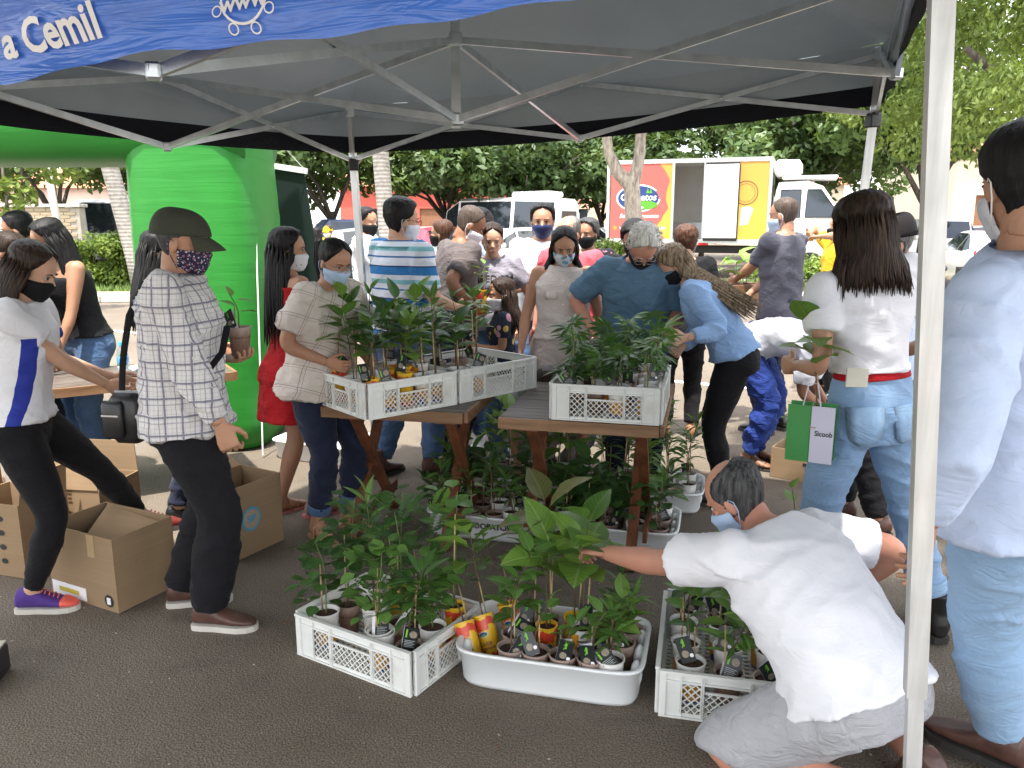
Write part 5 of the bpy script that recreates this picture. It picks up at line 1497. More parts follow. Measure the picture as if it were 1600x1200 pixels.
# ================================================================== PEOPLE
def V3(*a): return Vector(a)
def RX(d): return Matrix.Rotation(R(d), 3, 'X')
def RY(d): return Matrix.Rotation(R(d), 3, 'Y')
def RZ(d): return Matrix.Rotation(R(d), 3, 'Z')
def lerp_tab(tab, h):
    if h <= tab[0][0]: return tab[0][1:]
    for a, b in zip(tab, tab[1:]):
        if h <= b[0]:
            t_ = (h - a[0]) / (b[0] - a[0]); return tuple(x + (y - x) * t_ for x, y in zip(a[1:], b[1:]))
    return tab[-1][1:]
TORSO = {False: [(.80, .150, .085, .100), (.86, .170, .102, .122), (.92, .170, .106, .126), (1.00, .158, .106, .104), (1.08, .150, .108, .092), (1.18, .157, .112, .098), (1.28, .172, .118, .108), (1.35, .180, .108, .108), (1.40, .170, .085, .092), (1.435, .120, .062, .074), (1.465, .070, .050, .060), (1.49, .058, .048, .056)],
         True: [(.80, .155, .085, .105), (.86, .178, .100, .130), (.92, .176, .100, .128), (1.00, .154, .094, .098), (1.08, .134, .090, .082), (1.18, .138, .100, .085), (1.26, .150, .126, .092), (1.33, .158, .112, .095), (1.385, .150, .080, .086), (1.425, .108, .058, .068), (1.455, .062, .046, .054), (1.48, .050, .042, .050)]}
HEADT = [(-.012, .030, .062, .010), (.0, .034, .084, .004), (.02, .047, .091, -.020), (.045, .056, .093, -.045), (.075, .064, .091, -.072), (.108, .0705, .083, -.090), (.130, .0745, .093, -.097), (.158, .0765, .090, -.102), (.188, .0715, .075, -.096), (.212, .054, .050, -.076), (.228, .028, .018, -.045), (.232, .010, .0, -.03)]
def sup(c, p): return math.copysign(abs(c) ** (2 / p), c)

def ik(a, c, l1, l2, pole):
    d = c - a; L = d.length
    if L > (l1 + l2) * .995: c = a + d * ((l1 + l2) * .995 / L); d = c - a; L = d.length
    if L < abs(l1 - l2) * 1.05 + .02: L = abs(l1 - l2) * 1.05 + .02; c = a + d.normalized() * L; d = c - a
    t_ = (l1 * l1 - l2 * l2 + L * L) / (2 * L); hgt = math.sqrt(max(0, l1 * l1 - t_ * t_))
    u_ = d.normalized(); p = Vector(pole) - u_ * Vector(pole).dot(u_)
    if p.length < 1e-5: p = u_.orthogonal()
    return a + u_ * t_ + p.normalized() * hgt, c

def hand_mesh(wr, fdir, palm, right, s, curl, vox):
    y = fdir.normalized(); z = -(Vector(palm) - y * Vector(palm).dot(y)).normalized(); x = y.cross(z)
    M_ = Matrix((x, y, z)).transposed()
    sx = -1 if right else 1
    m = MB()
    T = lambda p: wr + M_ @ (Vector(p) * s)
    def el(cx, cy, cz, a, b, n=12): return [T((cx + a * math.cos(2 * math.pi * k / n), cy, cz + b * math.sin(2 * math.pi * k / n))) for k in range(n)]
    m.loft([el(0, -.03, 0, .027, .021), el(0, 0, 0, .027, .019), el(sx * .003, .03, -.001, .037, .017), el(0, .062, 0, .041, .014), el(0, .090, 0, .040, .0115), el(0, .097, -.001, .034, .008)])
    for k, (bx, ln, sp_) in enumerate(((.030, .072, .10), (.010, .080, .03), (-.011, .075, -.04), (-.030, .060, -.12))):
        p = Vector((sx * bx, .086, 0)); ang = 0; pts = [p + Vector((0, -.015, 0)), p]
        cu = curl * (1 + .12 * k)
        for seg, a_ in ((.46, .55), (.30, .85), (.24, .6)):
            ang += cu * a_ * 1.5
            p = p + Vector((sx * sp_ * ln * seg, math.cos(ang) * ln * seg, -math.sin(ang) * ln * seg)); pts.append(p)
        m.tube([T(q) for q in pts], [.0092 * s, .0092 * s, .0086 * s, .0078 * s, .0058 * s], 8)
    a0 = Vector((sx * .022, .012, -.004)); c2 = .5 + curl * .5
    a1 = a0 + Vector((sx * .026, .026, -.014 * c2)); a2 = a1 + Vector((sx * .014, .030, -.022 * c2)); a3 = a2 + Vector((-sx * .004, .024, -.014 * c2))
    m.tube([T(q) for q in (a0, a1, a2, a3)], [.014 * s, .0125 * s, .0105 * s, .0072 * s], 8)
    return remesh(m, vox, 2)

def folds(me, amp, seed, fine=.3, zstretch=1.9):
    c, n = vcos(me), vnor(me)
    q = c * np.array([5.5, 5.5, 5.5 * zstretch]) + seed * 7.3
    w = vnoise(c * 4 + seed)[:, None] * 1.6
    sk = q.copy(); sk[:, 2] += q[:, 0] * .9 + q[:, 1] * .5; sk2 = q.copy(); sk2[:, 2] -= q[:, 0] * 1.0 - q[:, 1] * .6
    a = vnoise(sk * .8 + w); b = vnoise(sk2 * 1.7 + w * 1.5 + 9)
    ra = np.clip(1 - np.abs(2 * a - 1) * 2.2, 0, 1); rb = np.clip(1 - np.abs(2 * b - 1) * 2.0, 0, 1)
    d = (ra ** 1.5 - .3) * amp * 1.3 + (rb ** 1.5 - .25) * amp * .7
    vset(me, c + n * d[:, None])

def skin_mat(name, col):
    if name in _mc: return _mc[name]
    t = NT(name); vec = t.co()
    c = t.var(col, .10, 7, vec); c = t.mix(t.ramp(t.noise(vec, 22, 3), [(.5, (0, 0, 0)), (.75, (.3, .3, .3))]), c, (col[0] * 1.05, col[1] * .72, col[2] * .66))
    t.p(col=c, rough=.5, spec=.4, sss=.08, nor=t.bump(t.noise(vec, 190, 3), .12, .001))
    t.b.inputs['Subsurface Radius'].default_value = (.010, .004, .002)
    _mc[name] = t.mat
    return t.mat
SK = {'fair': skin_mat('skin_fair', (.52, .31, .21)), 'tan': skin_mat('skin_tan', (.42, .225, .14)), 'olive': skin_mat('skin_olive', (.36, .19, .115)), 'brown': skin_mat('skin_brown', (.26, .125, .07)), 'ruddy': skin_mat('skin_ruddy', (.48, .23, .155))}
def hair_mat(name, dark, light):
    t = NT(name); vec = t.co()
    st = t.noise(t.map(vec, (90, 90, 7)), 1.0, 3, .6)
    t.p(col=t.ramp(st, [(.35, dark), (.7, light)]), rough=.5, spec=.22, nor=t.bump(st, .7, .006))
    return t.mat
HR = {'black': hair_mat('hair_black', (.004, .004, .005), (.016, .014, .014)), 'brown': hair_mat('hair_brown', (.010, .006, .004), (.045, .025, .016)), 'grey': hair_mat('hair_grey', (.05, .05, .05), (.24, .23, .22)), 'white': hair_mat('hair_white', (.36, .35, .32), (.76, .74, .69)),
      'blonde': hair_mat('hair_ash_blonde', (.07, .045, .025), (.34, .26, .17)), 'salt': hair_mat('hair_salt_pepper', (.012, .012, .013), (.10, .10, .10)), 'auburn': hair_mat('hair_auburn', (.03, .014, .008), (.13, .06, .035)), 'shave': hair_mat('hair_shaved', (.05, .035, .028), (.11, .08, .065))}
M_EYE = mat('eye_dark', (.012, .008, .006), .15, .1); M_EYEW = mat('eye_white', (.6, .57, .54), .3); M_BROW = mat('brow_hair', (.014, .010, .008), .7); M_LIP = mat('lip', (.36, .12, .10), .45)
M_SOLEW = mat('sole_pale', (.55, .52, .47), .7, .1); M_SOLEK = mat('sole_dark', (.03, .028, .026), .8, .15)

def person(label, loc, face, H=1.70, fem=False, fat=1.0, pelv=0, chest=0, side=0, twist=0, drop=0.0, fwd=0.0, head=(0, 0, 0),
           rh=None, lh=None, rhw=None, lhw=None, rpole=None, lpole=None, rcurl=.35, lcurl=.35, rpalm=None, lpalm=None, rfd=None, lfd=None,
           rf=None, lf=None, rfw=None, lfw=None, rfy=6, lfy=-6, rkp=(.12, 1, 0), lkp=(-.12, 1, 0), rfp=0, lfp=0,
           skin='tan', hair=None, top=None, bottom=None, shoes=None, mask=None, glasses=None, cap=None, lod=1, group='people at the seedling stall', shw=1.0, seed=None, legs=True):
    seed = seed if seed is not None else (hash(label) % 97 if False else sum(map(ord, label)) % 97)
    s = H / 1.72
    vox = {0: .0130, 1: .0170, 2: .022}[lod]; hvox = {0: .0048, 1: .0064, 2: .0092}[lod]
    W2L = lambda p: (Matrix.Rotation(R(face), 3, 'Z') @ (Vector(p) - Vector((loc[0], loc[1], 0)))) / s
    # ---- spine
    piv = V3(0, fwd, .92 - drop)
    def rot(h):
        t_ = min(1, max(0, (h - .96) / .28)); t_ = t_ * t_ * (3 - 2 * t_)
        return RZ(-twist * t_) @ RX(-(pelv + (chest - pelv) * t_)) @ RY(side * (.3 + .7 * t_))
    tabp = {}
    p = piv.copy(); h = .92; tabp[92] = p.copy()
    for k in range(93, 160):
        p = p + rot((k - .5) / 100) @ V3(0, 0, .01); tabp[k] = p.copy()
    def sp(h):
        if h <= .92: return piv + rot(.9) @ V3(0, 0, h - .92), rot(.9)
        k = int(h * 100); f_ = h * 100 - k
        return tabp[min(k, 159)].lerp(tabp[min(k + 1, 159)], f_), rot(h)
    T_ = TORSO[fem]
    def tring(h, e=0.0, tab=None, n=30, loose=0.0, fl=1.0, p_=2.35):
        a, f_, b = lerp_tab(tab or T_, h)
        k = fat if h < 1.30 else 1 + (fat - 1) * max(0, (1.45 - h) / .15) * .6
        kb = 1 + (fat - 1) * 1.5 if 0.92 < h < 1.26 else k
        a, f_, b = a * k, f_ * kb, b * k
        if loose and h < 1.28:
            cm = lerp_tab(T_, 1.28); t_ = loose
            a = max(a, a + (cm[0] * fat * .97 - a) * t_); f_ = max(f_, f_ + (cm[1] * fat - f_) * t_); b = max(b, b + (cm[2] * .98 - b) * t_)
        a, f_, b = (a * (shw if h > 1.2 else 1) + e) * fl, (f_ + e) * fl, (b + e) * fl
        o, Rm = sp(h)
        out = []
        for k_ in range(n):
            th = 2 * math.pi * k_ / n; c, si = math.cos(th), math.sin(th)
            out.append(o + Rm @ V3(a * sup(c, p_), (f_ if si > 0 else b) * sup(si, p_), 0))
        return out
    # ---- limbs
    so, Rs = sp(1.395)
    sw = (.158 if fem else .178) * shw * (1 + (fat - 1) * .35)
    UA, FA = .285, .250
    arm = {}
    for nm, sg, tg, tgw, pole in (('r', 1, rh, rhw, rpole), ('l', -1, lh, lhw, lpole)):
        a = so + Rs @ V3(sg * sw, 0, 0)
        if tgw is not None: c = W2L(tgw)
        elif tg is not None: c = V3(*tg)
        else: c = a + V3(sg * .075, .06, -.515)
        el_, c = ik(a, c, UA, FA, pole or (sg * .45, -1, -.35))
        arm[nm] = (a, el_, c, sg)
    hip = {}
    TH, SH = .425, .415
    for nm, sg, tg, tgw, kp in (('r', 1, rf, rfw, rkp), ('l', -1, lf, lfw, lkp)):
        a = piv + rot(.9) @ V3(sg * .088, 0, -.025)
        if tgw is not None: c = W2L(tgw); c.z += .0
        elif tg is not None: c = V3(*tg)
        else: c = V3(sg * .105, 0, .085)
        kn, c = ik(a, c, TH, SH, kp)
        hip[nm] = (a, kn, c, sg)
    fa = 1 + (fat - 1) * .7
    def arm_r(t_): return lerp_tab([(0, .056), (.12, .055), (.3, .047), (.46, .041), (.54, .040), (.62, .0425), (.8, .034), (1, .0265)], t_)[0] * (.88 if fem else 1.0) * fa
    def leg_r(t_): return lerp_tab([(0, .090), (.12, .088), (.3, .074), (.46, .058), (.5, .056), (.56, .053), (.66, .057), (.8, .046), (.95, .036), (1, .036)], t_)[0] * (1.04 if fem else 1.0) * fa
    def path(tr, t_):
        a, b, c = tr[:3]
        if t_ < .5: q = a.lerp(b, t_ * 2)
        else: q = b.lerp(c, t_ * 2 - 1)
        if .4 < t_ < .6:
            k = (t_ - .4) / .2; A_, B_ = a.lerp(b, .8), b.lerp(c, .2); q = (A_ * (1 - k) ** 2 + b * 2 * k * (1 - k) + B_ * k * k)
        return q
    def limb(m, tr, rf_, t0=0.0, t1=1.0, e0=0.0, e1=0.0, n=16, k=18):
        ts = [t0 + (t1 - t0) * i / k for i in range(k + 1)]
        m.tube([path(tr, t_) for t_ in ts], [rf_(t_) + e0 + (e1 - e0) * (t_ - t0) / (t1 - t0) for t_ in ts], n)
    # ---- head frame
    nk, Rn = sp(1.505)
    Rh = RZ(-head[0]) @ RX(-head[1]) @ RY(head[2])
    ho = nk + (Rn @ V3(0, .006, .03)).lerp(Rh @ V3(0, .012, .03), .6)
    hs = 1.0 if not fem else .955
    if H < 1.4: hs *= 1.22
    HD = lambda p: ho + Rh @ (V3(p[0], p[1], p[2] - .06) * hs)
    def hring(z, e=0.0, n=32, tab=HEADT):
        w, f_, b = lerp_tab(tab, z); w += e; f_ += e; b -= e; cy = (f_ + b) / 2 * .35 if f_ > b else 0
        out = []
        for k_ in range(n):
            th = 2 * math.pi * k_ / n; c, si = math.cos(th), math.sin(th)
            y = cy + ((f_ - cy) if si > 0 else (cy - b)) * sup(si, 2.15)
            out.append(V3(w * sup(c, 2.15), y, z))
        return out
    # ---- body surface
    m = MB()
    m.loft([tring(h_) for h_ in (.80, .83, .86, .89, .92, .96, 1.0, 1.04, 1.08, 1.13, 1.18, 1.23, 1.28, 1.32, 1.35, 1.38, 1.40, 1.42, 1.435, 1.45, 1.47)])
    m.tube([sp(1.43)[0], sp(1.46)[0], (sp(1.49)[0] + HD((0, -.02, .03))) / 2, HD((0, -.018, .045)), HD((0, -.015, .08))], [.066 if not fem else .056, .060 if not fem else .051, .057 if not fem else .048, .056 if not fem else .048, .05], 16)
    for q in ('r', 'l'):
        limb(m, arm[q], arm_r); m.ell(arm[q][0] + V3(0, 0, .002), (arm_r(0) * 1.03,) * 3, 14, 10); m.ell(arm[q][0].lerp(so, .35), (.055, .058, .05), 12, 8)
        if legs:
            limb(m, hip[q], leg_r)
    feet = {}
    for q, yaw, pit in (('r', rfy, rfp), ('l', lfy, lfp)):
        c = hip[q][2]; F = RZ(-yaw) @ RX(-pit)
        feet[q] = (c, F)
        if not legs: continue
        fk = 1.0 if (shoes and shoes['kind'] == 'sandal') or not shoes else .74
        def fr(y, w, h_, z0=.0, n=14):
            out = []; w *= fk; h_ *= (.5 + .5 * fk); y *= (.3 + .7 * fk); z0 = .018 if fk < 1 else .006
            for k_ in range(n):
                th = 2 * math.pi * k_ / n; cc, si = math.cos(th), math.sin(th)
                out.append(c + F @ V3(w * sup(cc, 2.6), y, -.078 + z0 + (h_ * .5) * (1 + sup(si, 2.2))))
            return out
        m.loft([fr(-.062, .020, .05), fr(-.05, .031, .08), fr(-.01, .035, .10), fr(.04, .036, .082), fr(.09, .041, .055), fr(.13, .042, .040), fr(.165, .036, .028), fr(.185, .022, .020)])
    parts = [remesh(m, vox, 4)]
    m = MB()
    zs = [-.012, 0, .012, .025, .04, .055, .07, .085, .10, .115, .13, .145, .16, .175, .19, .203, .215, .224, .230, .232]
    m.loft([[HD(p) for p in hring(z)] for z in zs])
    m.tube([HD(p) for p in ((0, .078, .128), (0, .092, .105), (0, .106, .083), (0, .100, .074))], [.007 * hs, .009 * hs, .0125 * hs, .010 * hs], 10)
    for sg in (1, -1):
        m.ell(HD((sg * .009, .094, .076)), (.0085 * hs, .009 * hs, .007 * hs), 8, 6)
        m.ell(HD((sg * .0755, -.006, .096)), (.009 * hs, .019 * hs, .031 * hs), 10, 8, M=Rh @ RZ(sg * -18) @ RX(-8))
        m.ell(HD((sg * .030, .082, .130)), (.022 * hs, .010 * hs, .007 * hs), 10, 6, M=Rh)
        m.ell(HD((sg * .036, .072, .085)), (.020 * hs, .014 * hs, .014 * hs), 10, 6, M=Rh)
    m.ell(HD((0, .090, .050)), (.021 * hs, .009 * hs, .005 * hs), 10, 6, M=Rh); m.ell(HD((0, .089, .040)), (.018 * hs, .009 * hs, .005 * hs), 10, 6, M=Rh)
    m.tube([HD((0, -.018, .045)), HD((0, -.02, .0)), (sp(1.49)[0] + HD((0, -.02, .0))) / 2], [.052 * hs, .050 * hs, .050 * hs], 14)
    parts.append(remesh(m, hvox, 2))
    for q, cu, pal, fd in (('r', rcurl, rpalm, rfd), ('l', lcurl, lpalm, lfd)):
        a, el_, c, sg = arm[q]
        d = Vector(fd) if fd is not None else (c - el_)
        pl = Vector(pal) if pal is not None else V3(-sg, .25, 0)
        if abs(d.normalized().dot(pl.normalized())) > .95: pl = V3(0, 0, -1)
        parts.append(hand_mesh(c, d, pl, q == 'r', .92 if fem else 1.0, cu, {0: .0042, 1: .0055, 2: .009}[lod]))
    body = join_meshes(parts, 'person')
    def fin(me):
        me.transform(Matrix.Diagonal((s, s, s, 1))); me.update(); return me
    fin(body)
    B = link('person', body, SK[skin], None, (loc[0], loc[1], loc[2] if len(loc) > 2 else 0), (0, 0, R(-face)))
    tag(B, label, 'person', group)
    def child(name, me, mt, par=None, smooth=True):
        fin(me)
        if smooth: me.polygons.foreach_set('use_smooth', [True] * len(me.polygons))
        o = link(name, me, mt, par or B); return o
    # ---- upper garment
    cvox = {0: .0106, 1: .0142, 2: .020}[lod]
    if top:
        m = MB(); hem, e = top.get('hem', .86), top.get('e', .019); lo = top.get('loose', .6); nk_ = top.get('neck', 1.445)
        hs_ = [hem + (nk_ - hem) * i / 20 for i in range(21)]
        m.loft([tring(h_, e + (.010 if i < 1 else 0) + max(0, (1.00 - h_)) * (.10 + top.get('flare', 0)), loose=lo) for i, h_ in enumerate(hs_)])
        sl = top.get('sleeve', 'short')
        for q in ('r', 'l'):
            if sl == 'short': limb(m, arm[q], arm_r, 0, top.get('slen', .30), .019, top.get('sopen', .022)), m.ell(arm[q][0] + V3(0, 0, .003), (arm_r(0) * 1.03 + .018,) * 3, 14, 10), m.ell(arm[q][0].lerp(so, .35) + V3(0, 0, .004), (.068, .072, .066), 12, 8)
            elif sl == 'long': limb(m, arm[q], arm_r, 0, top.get('slen', .96), .020, .016), m.ell(arm[q][0] + V3(0, 0, .003), (arm_r(0) * 1.03 + .018,) * 3, 14, 10), m.ell(arm[q][0].lerp(so, .35) + V3(0, 0, .004), (.068, .072, .066), 12, 8)
        if top.get('skirt'):
            hz = top['skirt']; h0_ = hem + .02
            m.loft([tring(h_, e + .012 + max(0, .92 - h_) * top.get('flare', .12), tab=[(hz, .16, .12, .13)] + [r_ for r_ in T_ if r_[0] > .84]) for h_ in (np.linspace(hz, h0_ + .1, 10))])
        me = remesh(m, cvox, 3); folds(me, top.get('fold', .010), seed)
        if top.get('print'):
            from mathutils.bvhtree import BVHTree
            bvh = BVHTree.FromPolygons([v.co.copy() for v in me.vertices], [tuple(p.vertices) for p in me.polygons])
        tp = child(top.get('name', 'shirt'), me, top['mat'])
        if top.get('collar'):
            m = MB(); rings = []
            for h_, ee in ((1.425, .018), (1.45, .020), (1.468, .017), (1.452, .030), (1.43, .038)):
                rings.append(tring(h_, ee))
            m.loft(rings, caps=False); child('collar', m.mesh('collar', True), top['mat'], tp)
        if top.get('buttons'):
            for k in range(6):
                h_ = 1.36 - k * .075; o_, Rm = sp(h_); f_ = lerp_tab(T_, h_)[1] * fat
                m = MB(); m.ell(o_ + Rm @ V3(0, f_ + e + .010, 0), (.006, .004, .006), 8, 5); child('button', m.mesh('b', True), M_WHITE, tp)
        if top.get('pockets'):
            for sg in (1, -1):
                m = MB(); rings = []
                for dz in (.0, -.03, -.05):
                    h_ = 1.29 + dz; o_, Rm = sp(h_); f_ = lerp_tab(T_, h_)[1]
                    rings.append([o_ + Rm @ V3(sg * .07 + x, f_ + e + .010 + yy - abs(x) * .3 - .12 * max(0, abs(sg * .07 + x) - .06), 0) for x, yy in ((-.045, 0), (-.02, .004), (.02, .004), (.045, 0), (.02, -.006), (-.02, -.006))])
                m.loft(rings); child('pocket_flap', m.mesh('p', True), top['mat'], tp)
        if top.get('print'):
            txts = top['print']
            for tx, sz, h_, x0 in txts:
                vs, fs = text_mb(tx, sz, .0012, res=2); out = []
                for v in vs:
                    hit = bvh.ray_cast(V3(-(x0 + v.x), 1.0, h_ + v.y) , V3(0, -1, 0))[0]
                    out.append((hit if hit is not None else V3(-(x0 + v.x), .1, h_ + v.y)) + V3(0, .004, 0))
                mm = MB().add(out, fs).mesh('t'); child('printed_word', mm, M_INK, tp, False)
    # ---- lower garment
    if bottom and legs:
        m = MB(); wz = bottom.get('waist', 1.01); e = bottom.get('e', .010)
        m.loft([tring(h_, e + .004) for h_ in np.linspace(.80, wz, 9)])
        tl_ = bottom.get('len', .955); cu = bottom.get('cuff', .022)
        for q in ('r', 'l'): limb(m, hip[q], leg_r, 0, tl_, e + .002, cu, k=26)
        me = remesh(m, cvox, 3); folds(me, bottom.get('fold', .008), seed + 5, zstretch=2.4)
        bt = child(bottom.get('name', 'trousers'), me, bottom['mat'])
        if bottom.get('turnup'):
            for q in ('r', 'l'):
                m = MB(); limb(m, hip[q], leg_r, tl_ - .055, tl_ + .004, cu + .007, cu + .009, k=4); child('turn_up', m.mesh('c', True), bottom['turnup'], bt)
        if bottom.get('belt'):
            m = MB(); m.loft([tring(h_, e + .010) for h_ in (wz - .04, wz - .035, wz - .005, wz)]); child('belt', m.mesh('b', True), bottom['belt'], bt)
        if bottom.get('pocket'):
            for sg in (1, -1):
                m = MB(); rings = []
                for dz in (.0, -.07, -.12, -.145):
                    h_ = .955 + dz; a, f_, b = lerp_tab(T_, h_); o_, Rm = sp(h_); w = .062 if dz > -.1 else (.05 if dz > -.13 else .02)
                    rings.append([o_ + Rm @ V3(sg * .082 + x, -(b * (1 + (fat - 1) * 1) + e + .012) * math.sqrt(max(.1, 1 - (abs(sg * .082 + x) / (a * fat + .03)) ** 2.35)) - yy, 0) for x, yy in ((-w, 0), (-w * .5, .003), (w * .5, .003), (w, 0), (w * .5, -.008), (-w * .5, -.008))])
                m.loft(rings); child('back_pocket', m.mesh('p', True), bottom.get('pmat', bottom['mat']), bt)
    # ---- shoes
    if shoes and legs:
        kind = shoes['kind']
        for q in ('r', 'l'):
            c, F = feet[q]
            T = lambda p: c + F @ V3(p[0], p[1], p[2] - .085)
            m = MB(); out = [(-.072, .024), (-.06, .036), (-.02, .040), (.03, .039), (.08, .046), (.13, .050), (.17, .043), (.197, .024), (.205, .008)]
            z0_, z1_ = (0.0, .024) if kind != 'sandal' else (0, .014)
            vs = [T((w, y, z)) for z in (z0_, z1_) for y, w in out] + [T((-w, y, z)) for z in (z0_, z1_) for y, w in out]; n_ = len(out)
            fs = []
            for i in range(n_ - 1):
                a, b = i, i + 1
                fs += [(a, b, n_ + b, n_ + a), (2 * n_ + b, 2 * n_ + a, 3 * n_ + a, 3 * n_ + b), (n_ + a, n_ + b, 3 * n_ + b, 3 * n_ + a), (b, a, 2 * n_ + a, 2 * n_ + b)]
            fs += [(0, n_, 3 * n_, 2 * n_), (n_ - 1, 2 * n_ + n_ - 1, 3 * n_ + n_ - 1, 2 * n_ - 1)]
            m.add(vs, fs)
            sole = child('shoe' if kind != 'sandal' else 'sandal', m.mesh('s'), shoes.get('sole', M_SOLEK), None, False)
            if kind == 'sandal':
                m = MB()
                for y0, y1, hh in ((.09, .10, .052), (.13, .12, .044), (.02, .05, .095)):
                    m.tube([T((-.048, y0, .012)), T((-.040, (y0 + y1) / 2, hh * .8)), T((0, (y0 + y1) / 2 + .004, hh + .010)), T((.040, (y0 + y1) / 2, hh * .8)), T((.048, y1, .012))], .006, 6, flat=.5)
                child('strap', m.mesh('s', True), shoes['mat'], sole)
            else:
                m = MB()
                def fr(y, w, h_, zb=.022, n=16):
                    return [T((w * sup(math.cos(2 * math.pi * k / n), 2.6), y, zb + (h_ - zb) * .5 * (1 + sup(math.sin(2 * math.pi * k / n), 2.2)))) for k in range(n)]
                hi = .02 if kind == 'boot' else 0
                m.loft([fr(-.068, .024, .075), fr(-.055, .037, .112 + hi), fr(-.01, .041, .125 + hi), fr(.03, .041, .105), fr(.07, .044, .080), fr(.11, .047, .066), (fr(.15, .043, .056)), fr(.182, .030, .044), fr(.197, .014, .034)])
                if kind == 'boot': m.tube([T((0, -.01, .06)), T((0, -.012, .13)), T((0, -.012, .19))], [.047, .050, .054], 16)
                up = child('upper', remesh(m, .006 if lod == 0 else .010, 2), shoes['mat'], sole)
                if kind == 'sneaker':
                    m = MB()
                    for k in range(5): m.tube([T((-.022, .045 + k * .018, .098 - k * .0075)), T((0, .047 + k * .018, .112 - k * .0085)), T((.022, .050 + k * .018, .098 - k * .0075))], .0028, 5)
                    child('lace', m.mesh('l', True), shoes.get('lace', M_WHITE), up)
                    m = MB(); m.loft([fr(.135, .0475, .0635), fr(.155, .0435, .058), fr(.185, .031, .047), fr(.200, .015, .036)]); child('toe_cap', m.mesh('t', True), shoes.get('toe', shoes['mat']), up)
    # ---- hair
    if hair:
        hm = HR[hair['col']]; st = hair.get('style', 'short'); th = hair.get('th', .013)
        nA, nZ = (72, 30) if lod < 2 else (40, 18)
        cut_tab = {'short': [(.02, 128), (.05, 118), (.085, 98), (.115, 84), (.14, 68), (.165, 60), (.185, 46), (.198, 30), (.208, 0)],
                   'long': [(-.02, 100), (.05, 96), (.085, 90), (.115, 80), (.14, 66), (.165, 50), (.185, 34), (.198, 18), (.208, 0)],
                   'bald': [(.02, 108), (.05, 100), (.085, 88), (.115, 72), (.14, 64), (.165, 66), (.185, 74), (.200, 92), (.212, 120), (.222, 165), (.228, 210)],
                   'shave': [(.02, 130), (.05, 120), (.085, 100), (.115, 88), (.14, 74), (.165, 64), (.185, 50), (.198, 36), (.208, 0)]}['long' if st in ('long', 'pony', 'bun') else st if st in ('bald', 'shave') else 'short']
        if st == 'shave': th = .004
        rings = []
        zlist = np.concatenate([np.linspace(.022, .20, nZ - 8), np.linspace(.206, .233, 8)])
        for zz in zlist:
            cutv = lerp_tab(cut_tab, zz)[0]; ring_ = []
            w, f_, b = lerp_tab(HEADT, zz); cy = (f_ + b) / 2 * .35
            for k in range(nA):
                ph = 360 * k / nA; dv = ph if ph <= 180 else 360 - ph      # 0 = front
                t_ = min(1, max(0, (dv - cutv) / 16 + .5)); t_ = t_ * t_ * (3 - 2 * t_)
                jag = (noise.noise(V3(ph * .09, zz * 50, seed)) * .35)
                e = -.012 + (th + .012 + th * jag * 1.0) * t_
                if zz < .05: e *= 1
                x, y = math.sin(R(ph)), math.cos(R(ph))
                ww, ff, bb = w + e, f_ + e, b - e
                px_ = ww * sup(x, 2.15); py_ = cy + ((ff - cy) if y > 0 else (cy - bb)) * sup(y, 2.15)
                ring_.append(HD((px_, py_, zz + (th * .75 * t_ if zz > .15 else 0))))
            rings.append(ring_)
        m = MB(); m.loft(rings)
        hg = random.Random(seed)
        if st in ('long', 'pony', 'bun') or hair.get('strands'):
            L_ = hair.get('len', .36)
            if st == 'long':
                ns = hair.get('ns', 140 if lod == 0 else 90 if lod == 1 else 50); tk = (140 / ns) ** .6 if ns > 140 else 1
                a0, a1 = hair.get('arc', (75, 285)); fall0 = Vector(hair.get('fall', (0, 0, -1))).normalized()
                for i in range(ns):
                    ph = a0 + (a1 - a0) * (i + hg.random()) / ns; x, y = math.sin(R(ph)), math.cos(R(ph))
                    zz = hg.uniform(.06, .17); w, f_, b = lerp_tab(HEADT, zz)
                    k0 = 1 + th / .08
                    p0 = HD((x * w * k0, (y * (f_ if y > 0 else -b)) * k0, zz))
                    zz2 = .015; p1 = HD((x * .082 * k0, min(y, .2) * .098 * k0 - .006, zz2))
                    ll = L_ * hg.uniform(.74, 1.06); fall = (fall0 + V3(hg.uniform(-1, 1), hg.uniform(-1, 1), hg.uniform(-1, 1)) * hair.get('spread', .02)).normalized()
                    bx_ = hair.get('push', (0, -.06)); side_ = hair.get('front', 0)
                    if y > -.3 and side_ == 0:   # side locks fall behind or beside the shoulder
                        p2 = p1 + V3(x * .03, -.03, 0) + fall * (ll * .45)
                    else: p2 = p1 + V3(x * .035 + bx_[0] * .5, bx_[1] * .6 + side_ * .05 * (y > -.3), 0) + fall * (ll * .45)
                    p3 = p2 + V3(x * .012 + bx_[0] * .5 + hg.uniform(-.012, .012), bx_[1] * .3 + hg.uniform(-.012, .012) + side_ * .02 * (y > -.3), 0) + fall * (ll * .55)
                    r0_ = hg.uniform(.007, .012) * tk
                    m.tube([p0, p0.lerp(p1, .5) + V3(x, y, 0) * .006, p1, p1.lerp(p2, .5), p2, p2.lerp(p3, .5), p3], [r0_ * .15, r0_ * .9, r0_, r0_, r0_ * .95, r0_ * .7, r0_ * .15], 6)
            else:
                bp = HD((0, -.105, .15 if st == 'pony' else .10))
